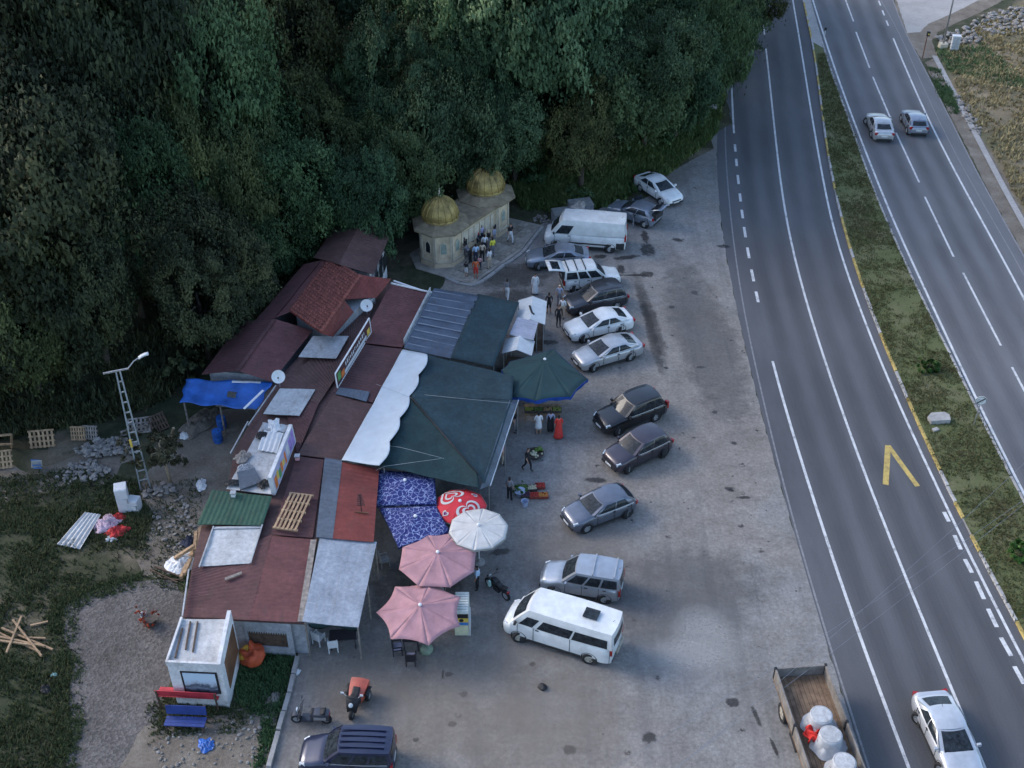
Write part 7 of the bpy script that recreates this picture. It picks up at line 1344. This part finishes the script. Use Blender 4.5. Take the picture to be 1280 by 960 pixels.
# dry little tree, yard poles
M('pale_bark', (0.28, 0.22, 0.15), .9, .2, 4)
p = P(214, 606); t = thing('dry_tree', 'small dry tree with a straight pale trunk beside the lamp post', 'tree', (p.x, p.y, 0)); m_ = MB(); m_.tube([(0, 0, -.1), (-.06, .05, 1.2), (-.16, .1, 2.4), (-.2, .15, 3.0)], [.11, .09, .07, .03], 8)
for k in range(5): a_ = k * 1.26; m_.tube([(-.15, .1, 2.1 + .12 * k), (-.15 + .6 * math.cos(a_), .1 + .6 * math.sin(a_), 2.2 + .1 * k)], [.03, .01], 5)
m_.build('trunk', MATS['pale_bark'], t, True); put('crown', crown_mesh('crown', 5, 1.0, 1.0, 60, 70, 'leaf_dry', .075), t, (-.45, .15, 1.75), None, (1.15, 1.0, 1.5))
def poles(label, segs, mat='grey_wood', w_=.07, name='timber_frame', cat='timber', part='pole'):
    a = P(*segs[0][0][:2]); t = thing(name, label, cat, (a.x, a.y, 0))
    for s0, s1 in segs: m_ = MB(); m_.bar(P(*s0), P(*s1), w_); m_.build(part, MATS[mat], t, world=True)
poles('crooked pale post with a leaning brace behind the dry tree', [((214, 545, 0), (217, 535, 2.0)), ((214, 545, .8), (200, 552, .4))], 'pale_bark', .12); poles('timber frame of a shed at the left edge of the wood', [((-6, 562, 0), (-8, 545, 1.6)), ((15, 560, 0), (14, 543, 1.6)), ((-8, 545, 1.6), (14, 543, 1.6)), ((-5, 556, .6), (16, 555, .6))], 'wood', .1); poles('railing of weathered poles behind the lamp post', [((150, 540, .5), (185, 530, .5)), ((150, 545, .2), (186, 536, .2)), ((152, 545, 0), (152, 540, .7)), ((184, 536, 0), (184, 530, .7))], 'grey_wood', .08)
poles('bundle of pale lumber lying crossed in the left grass', [((-4, 790, .1), (50, 815, .12)), ((0, 796, .25), (56, 808, .2)), ((16, 775, .3), (52, 820, .3)), ((27, 770, .35), (8, 816, .25)), ((2, 785, .2), (66, 812, .15)), ((38, 782, .1), (60, 777, .1)), ((30, 797, .15), (57, 798, .1)), ((-6, 800, .2), (40, 806, .25))], 'wood', .09, 'lumber_pile', 'lumber', 'plank')
poles('long thin branches lying where the gravel meets the dirt', [((188, 712, .05), (222, 728, .1)), ((193, 708, .1), (228, 722, .1)), ((200, 722, .05), (232, 726, .05))], 'dark_wood', .07, 'branches', 'branches', 'branch')
poles('broken planks leaning against the yard side of the shops', [((240, 690, .2), (226, 722, .3)), ((246, 680, .2), (230, 718, .5)), ((218, 698, .4), (243, 682, .9)), ((245, 665, .3), (243, 690, .6)), ((250, 660, .2), (247, 686, .5))], 'wood', .16, 'plank_heap', 'planks', 'plank')
cloth_heap('white and blue crumpled paper waste beside the planks', 228, 705, .7, .9, .5, 'plastic_white', 21); cloth_heap('navy cloth lump above the paper waste', 238, 680, .5, .4, .6, 'cloth_navy', 22); cloth_heap('white rag under the blue tarpaulin', 231, 546, .3, .35, .4, 'plastic_white', 23); cloth_heap('brown heap of junk under the blue tarpaulin edge', 250, 530, 1.5, .8, .7, 'dirt', 24); cloth_heap('pale rag heap beside the green roof', 252, 607, .5, .3, .25, 'plastic_white', 25)
def barrel(label, u, v, mat): p = P(u, v); t = thing('barrel', label, 'barrel', (p.x, p.y, 0)); m_ = MB(); m_.lathe((0, 0, 0), [(.26, 0), (.29, .1), (.29, .3), (.30, .32), (.29, .34), (.29, .6), (.30, .62), (.29, .64), (.27, .85), (.1, .86)], 18); m_.build('drum', MATS[mat], t, 30); m_ = MB(); m_.lathe((.12, 0, .86), [(.04, 0), (.04, .03), (.01, .03)], 8); m_.build('bung', MATS['black'], t)
barrel('blue barrel standing under the tarpaulin, nearer the yard', 273, 552, 'tarp_blue'); barrel('blue barrel standing under the tarpaulin, farther back', 278, 535, 'tarp_blue')
# printed bag on a stand, yard left
board('blue and white printed board standing in the left yard', [(39, 584), (53, 582), (52, 575), (39, 576)], [.15, .15, 1.1, 1.1], 'sign_white', 'printed_board', 'board', .05); PB = [o for o in COL.objects if o.name == 'printed_board'][0]
for k in range(4): m_ = MB(); m_.box((0, -.06 + .0 * k, -.3 + k * .2), (.5, .02, .07)); m_.build('lettering', MATS['sign_blue'], PB)
# roof clutter on the white roof
board('grey slab lying on the cluttered white roof', [(296, 590), (318, 585), (327, 602), (300, 612)], 3.0, 'slate_sheet', 'slab', 'slab', .08); board('white plastic sheet with folds on the cluttered white roof', [(330, 538), (354, 541), (346, 566), (322, 562)], 2.98, 'plastic_white', 'plastic_sheet', 'sheet', .03, 4); board('dirty grey sheet at the top of the cluttered white roof', [(328, 528), (360, 531), (356, 540), (327, 537)], 2.97, 'galv', 'sheet_metal', 'sheet', .02, 3); cloth_heap('dark crumpled bag on the cluttered white roof', 327, 545, .3, .35, .25, 'black', 31, 2.9); cloth_heap('grey rag on the cluttered white roof by the slab', 306, 585, .4, .3, .2, 'wall_grey', 32, 2.9); cloth_heap('dark rag at the end of the upright roof sign', 330, 606, .35, .3, .3, 'black', 33, 2.9)
cloth_heap('white crumpled plastic along the top of the cluttered roof', 343, 533, .6, .35, .2, 'plastic_white', 34, 2.92); cloth_heap('brown rags on the cluttered white roof edge', 303, 572, .4, .5, .2, 'grey_wood', 35, 2.9); cloth_heap('dark plastic beside the grey roof slab', 292, 604, .45, .25, .15, 'black', 36, 2.9)
for lb, u, v, z, mt in (('small pinkish vent box on the maroon roof beside the pallet', 372, 574, 2.85, 'cloth_pink'), ('small white box on the green roof', 292, 620, 3.0, 'plastic_white')):
    p = P(u, v, z); t = thing('vent_box', lb, 'vent', (p.x, p.y, z)); m_ = MB(); m_.box((0, 0, .12), (.22, .22, .24)); m_.build('box', MATS[mt], t); m_ = MB(); m_.box((0, 0, .26), (.30, .30, .04)); m_.build('cap', MATS['galv'], t)
board('rusty pole lying on the south maroon roof', [(281, 722), (302, 714), (302, 717), (281, 725)], 2.85, 'grey_wood', 'pole', 'pole', .06)
# ------------------------------------------------------------------ benches
def bench(label, c, rz, ln, mat, slat_n, frame='dark_wood', seat_h=.45, back=.55):
    t = thing('garden_bench', label, 'bench', c, rz)
    for k in range(slat_n): m_ = MB(); m_.box((0, -.10 + .55 * (k + .5) / slat_n - .2, seat_h), (ln, .55 / slat_n - .015, .04)); m_.build('seat_slat', MATS[mat], t)
    for k in range(slat_n): m_ = MB(); m_.box((0, .30 + .05 * k / slat_n, seat_h + .12 + back * (k + .5) / slat_n), (ln, .035, back / slat_n - .015), rx=R(-10)); m_.build('back_slat', MATS[mat], t)
    for x in (-ln / 2 + .08, ln / 2 - .08): m_ = MB(); m_.bar((x, -.25, 0), (x, -.25, seat_h), .07); m_.bar((x, .30, 0), (x, .38, seat_h + .12 + back), .07); m_.bar((x, -.3, seat_h - .05), (x, .33, seat_h - .05), .06); m_.build('leg', MATS[frame], t)
M('bench_red', (0.42, 0.035, 0.05), .6, .12, 2); M('bench_blue', (0.02, 0.045, 0.19), .6, .15, 2)
A, B = P(201, 880), P(277, 884); d = B - A; c = (A + B) / 2
bench('red painted garden bench against the white booth', (c.x, c.y + .1, 0), math.atan2(d.y, d.x) + math.pi, d.length, 'bench_red', 3, seat_h=.75, back=.45); A, B = P(209, 908), P(259, 910); d = B - A; c = (A + B) / 2; bench('blue painted garden bench in front of the red one', (c.x, c.y, 0), math.atan2(d.y, d.x), d.length, 'bench_blue', 3)
cloth_heap('bright blue plastic sheet crumpled on the dirt below the benches', 258, 932, .35, .4, .12, 'tarp_blue', 41); cloth_heap('small white litter bag on the kerb above the scooter', 371, 841, .2, .15, .1, 'plastic_white', 42); cloth_heap('pale stone-like lump in the kerb weeds', 344, 872, .3, .2, .2, 'rock', 43)
sack('dark lump of rubber lying alone in the open lot', 678, 860, .20, .22, .16, 'black', 'rubber_lump', 'debris', 0, 3, .4); cloth_heap('dark bag lying in the left grass near the gravel', 58, 862, .3, .25, .3, 'black', 44); cloth_heap('pale bag in the left grass above the dark bag', 68, 844, .16, .14, .12, 'mint', 45)
# ------------------------------------------------------------------ refuse containers by the bank
M('bin_grey', (0.19, 0.20, 0.225), .6, .2, 2)
def container(label, u, v, rz, w_, d_, h_):
    p = P(u, v); t = thing('refuse_container', label, 'container', (p.x, p.y, 0), rz, 'refuse containers by the bank'); m_ = MB(); m_.box((0, 0, h_ / 2 + .1), (w_, d_, h_), taper=1.06); m_.build('body', MATS['bin_grey'], t); m_ = MB(); m_.box((0, 0, h_ + .14), (w_ * 1.06, d_ * 1.06, .09)); m_.build('lid', MATS['galv'], t)
    for k in range(4): m_ = MB(); m_.box((-w_ * .36 + k * w_ * .24, -d_ / 2 - .03, h_ / 2 + .1), (.06, .05, h_ * .85)); m_.build('rib', MATS['bin_grey'], t)
container('low grey refuse container behind the white van nose', 703, 279, R(15), 1.5, 1.0, .95); container('larger grey refuse container heaped with waste behind the van', 725, 272, R(15), 1.7, 1.1, 1.2); cloth_heap('pile of pale waste bags on the larger container', 724, 258, .7, .5, .35, 'rock', 51, 1.3); rock_pile('scattered pale rubbish at the foot of the bank beside the paving', [(664, 272), (680, 268), (690, 280), (676, 284)], 25, .06, .18, 9, .1)
# ------------------------------------------------------------------ highway furniture
p = P(1217, 531, .11); h = height_for(1217, 531, 497); t = thing('road_sign', 'round white end-of-limit road sign with black diagonal on the median', 'sign', (p.x, p.y, .11), R(-12)); m_ = MB(); m_.tube([(0, 0, 0), (.02, 0, h)], .035, 8); m_.build('pole', MATS['galv'], t); m_ = MB(); m_.lathe((0, 0, 0), [(.33, -.012), (.33, .012), (.01, .014)], 28); pl = m_.build('plate', MATS['plate'], t, 30, loc=(0, -.06, h - .2), rot=(R(90), 0, 0)); m_ = MB()
m_.bar((-.21, -.21, .02), (.21, .21, .02), .075, .01); m_.build('diagonal', MATS['black'], pl); m_ = MB(); m_.lathe((0, 0, .015), [(.31, 0), (.31, .004), (.285, .004), (.285, 0)], 28, cap=False); m_.build('ring', MATS['black'], pl)
for x in (-.13, .06):
    m_ = MB(); m_.tube([(x + .07 * math.cos(a_ * .785), .11 * math.sin(a_ * .785), .02) for a_ in range(9)], .012, 4); m_.build('numeral', MATS['bin_grey'], pl)
p = P(1173, 525, .11); t = thing('concrete_slab', 'broken concrete slab lying on the median grass', 'slab', (p.x, p.y, .11), R(8)); m_ = MB(); m_.prism([(-.65, -.35), (.55, -.4), (.7, .1), (.5, .4), (-.35, .42), (-.7, .1)], 0, .28); m_.build('slab', MATS['concrete'], t); m_ = MB(); m_.box((-.6, -.9, .05), (.4, .25, .1), .3); m_.build('fragment', MATS['concrete'], t)
p = P(1178, 60); t = thing('street_light', 'tall grey street light pole beside the white utility cabinet', 'street light', (p.x, p.y, 0)); m_ = MB(); m_.tube([(0, 0, .2), (0, 0, 9.5)], [.10, .06], 8); m_.build('pole', MATS['galv'], t, True); m_ = MB(); m_.box((0, 0, .25), (.75, .75, .5)); m_.build('base', MATS['stone_pale'], t); m_ = MB(); m_.tube([(0, 0, 9.4), (-.6, -.1, 9.8), (-1.6, -.2, 9.95)], .04, 6); m_.build('arm', MATS['galv'], t); m_ = MB(); m_.box((-1.9, -.22, 9.95), (.7, .24, .12)); m_.build('lamp_head', MATS['galv'], t)
p = P(1192, 63); t = thing('utility_cabinet', 'white utility cabinet beside the street light base', 'cabinet', (p.x, p.y, 0), R(-8)); m_ = MB(); m_.box((0, 0, .85), (.75, .5, 1.3)); m_.build('body', MATS['plastic_white'], t); m_ = MB(); m_.box((0, 0, .1), (.8, .55, .2)); m_.build('plinth', MATS['concrete'], t); m_ = MB(); m_.box((0, 0, 1.53), (.85, .6, .06)); m_.build('roof', MATS['plastic_white'], t); m_ = MB(); m_.box((0, -.265, .85), (.66, .03, 1.1)); m_.build('door', MATS['white_sheet'], t)
p = P(1153, 73); h = height_for(1153, 73, 42); t = thing('signal_post', 'slim roadside post with a small black lamp head at the side road', 'post', (p.x, p.y, 0)); m_ = MB(); m_.tube([(0, 0, 0), (0, 0, h)], .05, 6); m_.build('pole', MATS['rust'], t); m_ = MB(); m_.box((.05, -.05, h), (.28, .25, .45)); hd = m_.build('lamp_head', MATS['black'], t); m_ = MB(); m_.lathe((0, 0, 0), [(.09, 0), (.09, .03), (.02, .03)], 10); m_.build('lens', MATS['sign_yellow'], hd, loc=(.05, -.18, h), rot=(R(90), 0, 0))
p = P(1030, 48, .12); t = thing('delineator', 'black and white marker post on the narrow end of the median', 'post', (p.x, p.y, .12)); m_ = MB(); m_.tube([(0, 0, 0), (0, 0, 1.1)], .04, 6); m_.build('post', MATS['plate'], t); m_ = MB(); m_.box((0, 0, 1.0), (.22, .08, .3)); m_.build('head', MATS['black'], t)
for i, (a, b, dy) in enumerate((((1040, 795), (1300, 560), 0), ((960, 838), (1300, 610), 0), ((972, 865), (1330, 590), 0), )):
    A_, B_ = P(*a, 9.0), P(*b, 9.6); A2 = A_ + (A_ - B_) * .6; B2 = B_ + (B_ - A_) * .6; m_ = MB(); m_.tube([A2.lerp(B2, k / 30) - Vector((0, 0, .8 * 4 * (k / 30) * (1 - k / 30) - .6)) for k in range(31)], .007, 4); o = m_.build('power_cable', MATS['bin_grey']); tag(o, 'thin overhead power cable crossing the near carriageway, ' + ('uppermost of three', 'middle of three', 'lowest of three')[i], 'cable', 'overhead power cables')
for lb, u, v, rz, d_ in (('broken concrete block at the bend of the bank beside the road', 884, 140, R(-12), (1.6, .5, .7)), ('low concrete rubble block beneath the roadside trees', 879, 152, R(5), (1.3, .5, .3))):
    p = P(u, v); t = thing('concrete_block', lb, 'block', (p.x, p.y, 0), rz); m_ = MB(); m_.box((0, 0, d_[2] / 2), d_, taper=.93); m_.build('block', MATS['concrete'], t); m_ = MB(); m_.box((d_[0] * .4, .4, d_[2] * .3), (.4, .5, d_[2] * .6), .4); m_.build('fragment', MATS['concrete'], t)
p = P(893, 120); t = thing('guard_rail', 'short pale guard rail under the roadside trees', 'guard rail', (p.x, p.y, 0), R(75)); m_ = MB(); m_.box((0, 0, .65), (5.0, .06, .3)); m_.build('rail', MATS['galv'], t)
for x in (-2.2, 0, 2.2): m_ = MB(); m_.box((x, .06, .35), (.1, .1, .7)); m_.build('post', MATS['galv'], t)
gx = P(634, 200); gz = ground_z(gx.x, gx.y); q = [P(627, 176, gz + 1.9), P(639, 174, gz + 1.9), P(640, 188, gz + 1.2), P(628, 191, gz + 1.2)]
p = sum(q, Vector()) / 4; t = thing('shed_roof', 'pale blue sheet roof of a small shed glimpsed among the trees', 'shed', (p.x, p.y, gz)); m_ = MB(); m_.slab(lambda u, v: bil(q, u, v) - Vector((p.x, p.y, gz)) + Vector((0, 0, .03 * math.sin(u * 40))), 24, 2, .04); m_.build('roof', MATS['white_tarp'], t)
for c_ in q: m_ = MB(); m_.tube([(c_.x - p.x, c_.y - p.y, -.5), (c_.x - p.x, c_.y - p.y, c_.z - gz)], .06, 6); m_.build('post', MATS['grey_wood'], t)
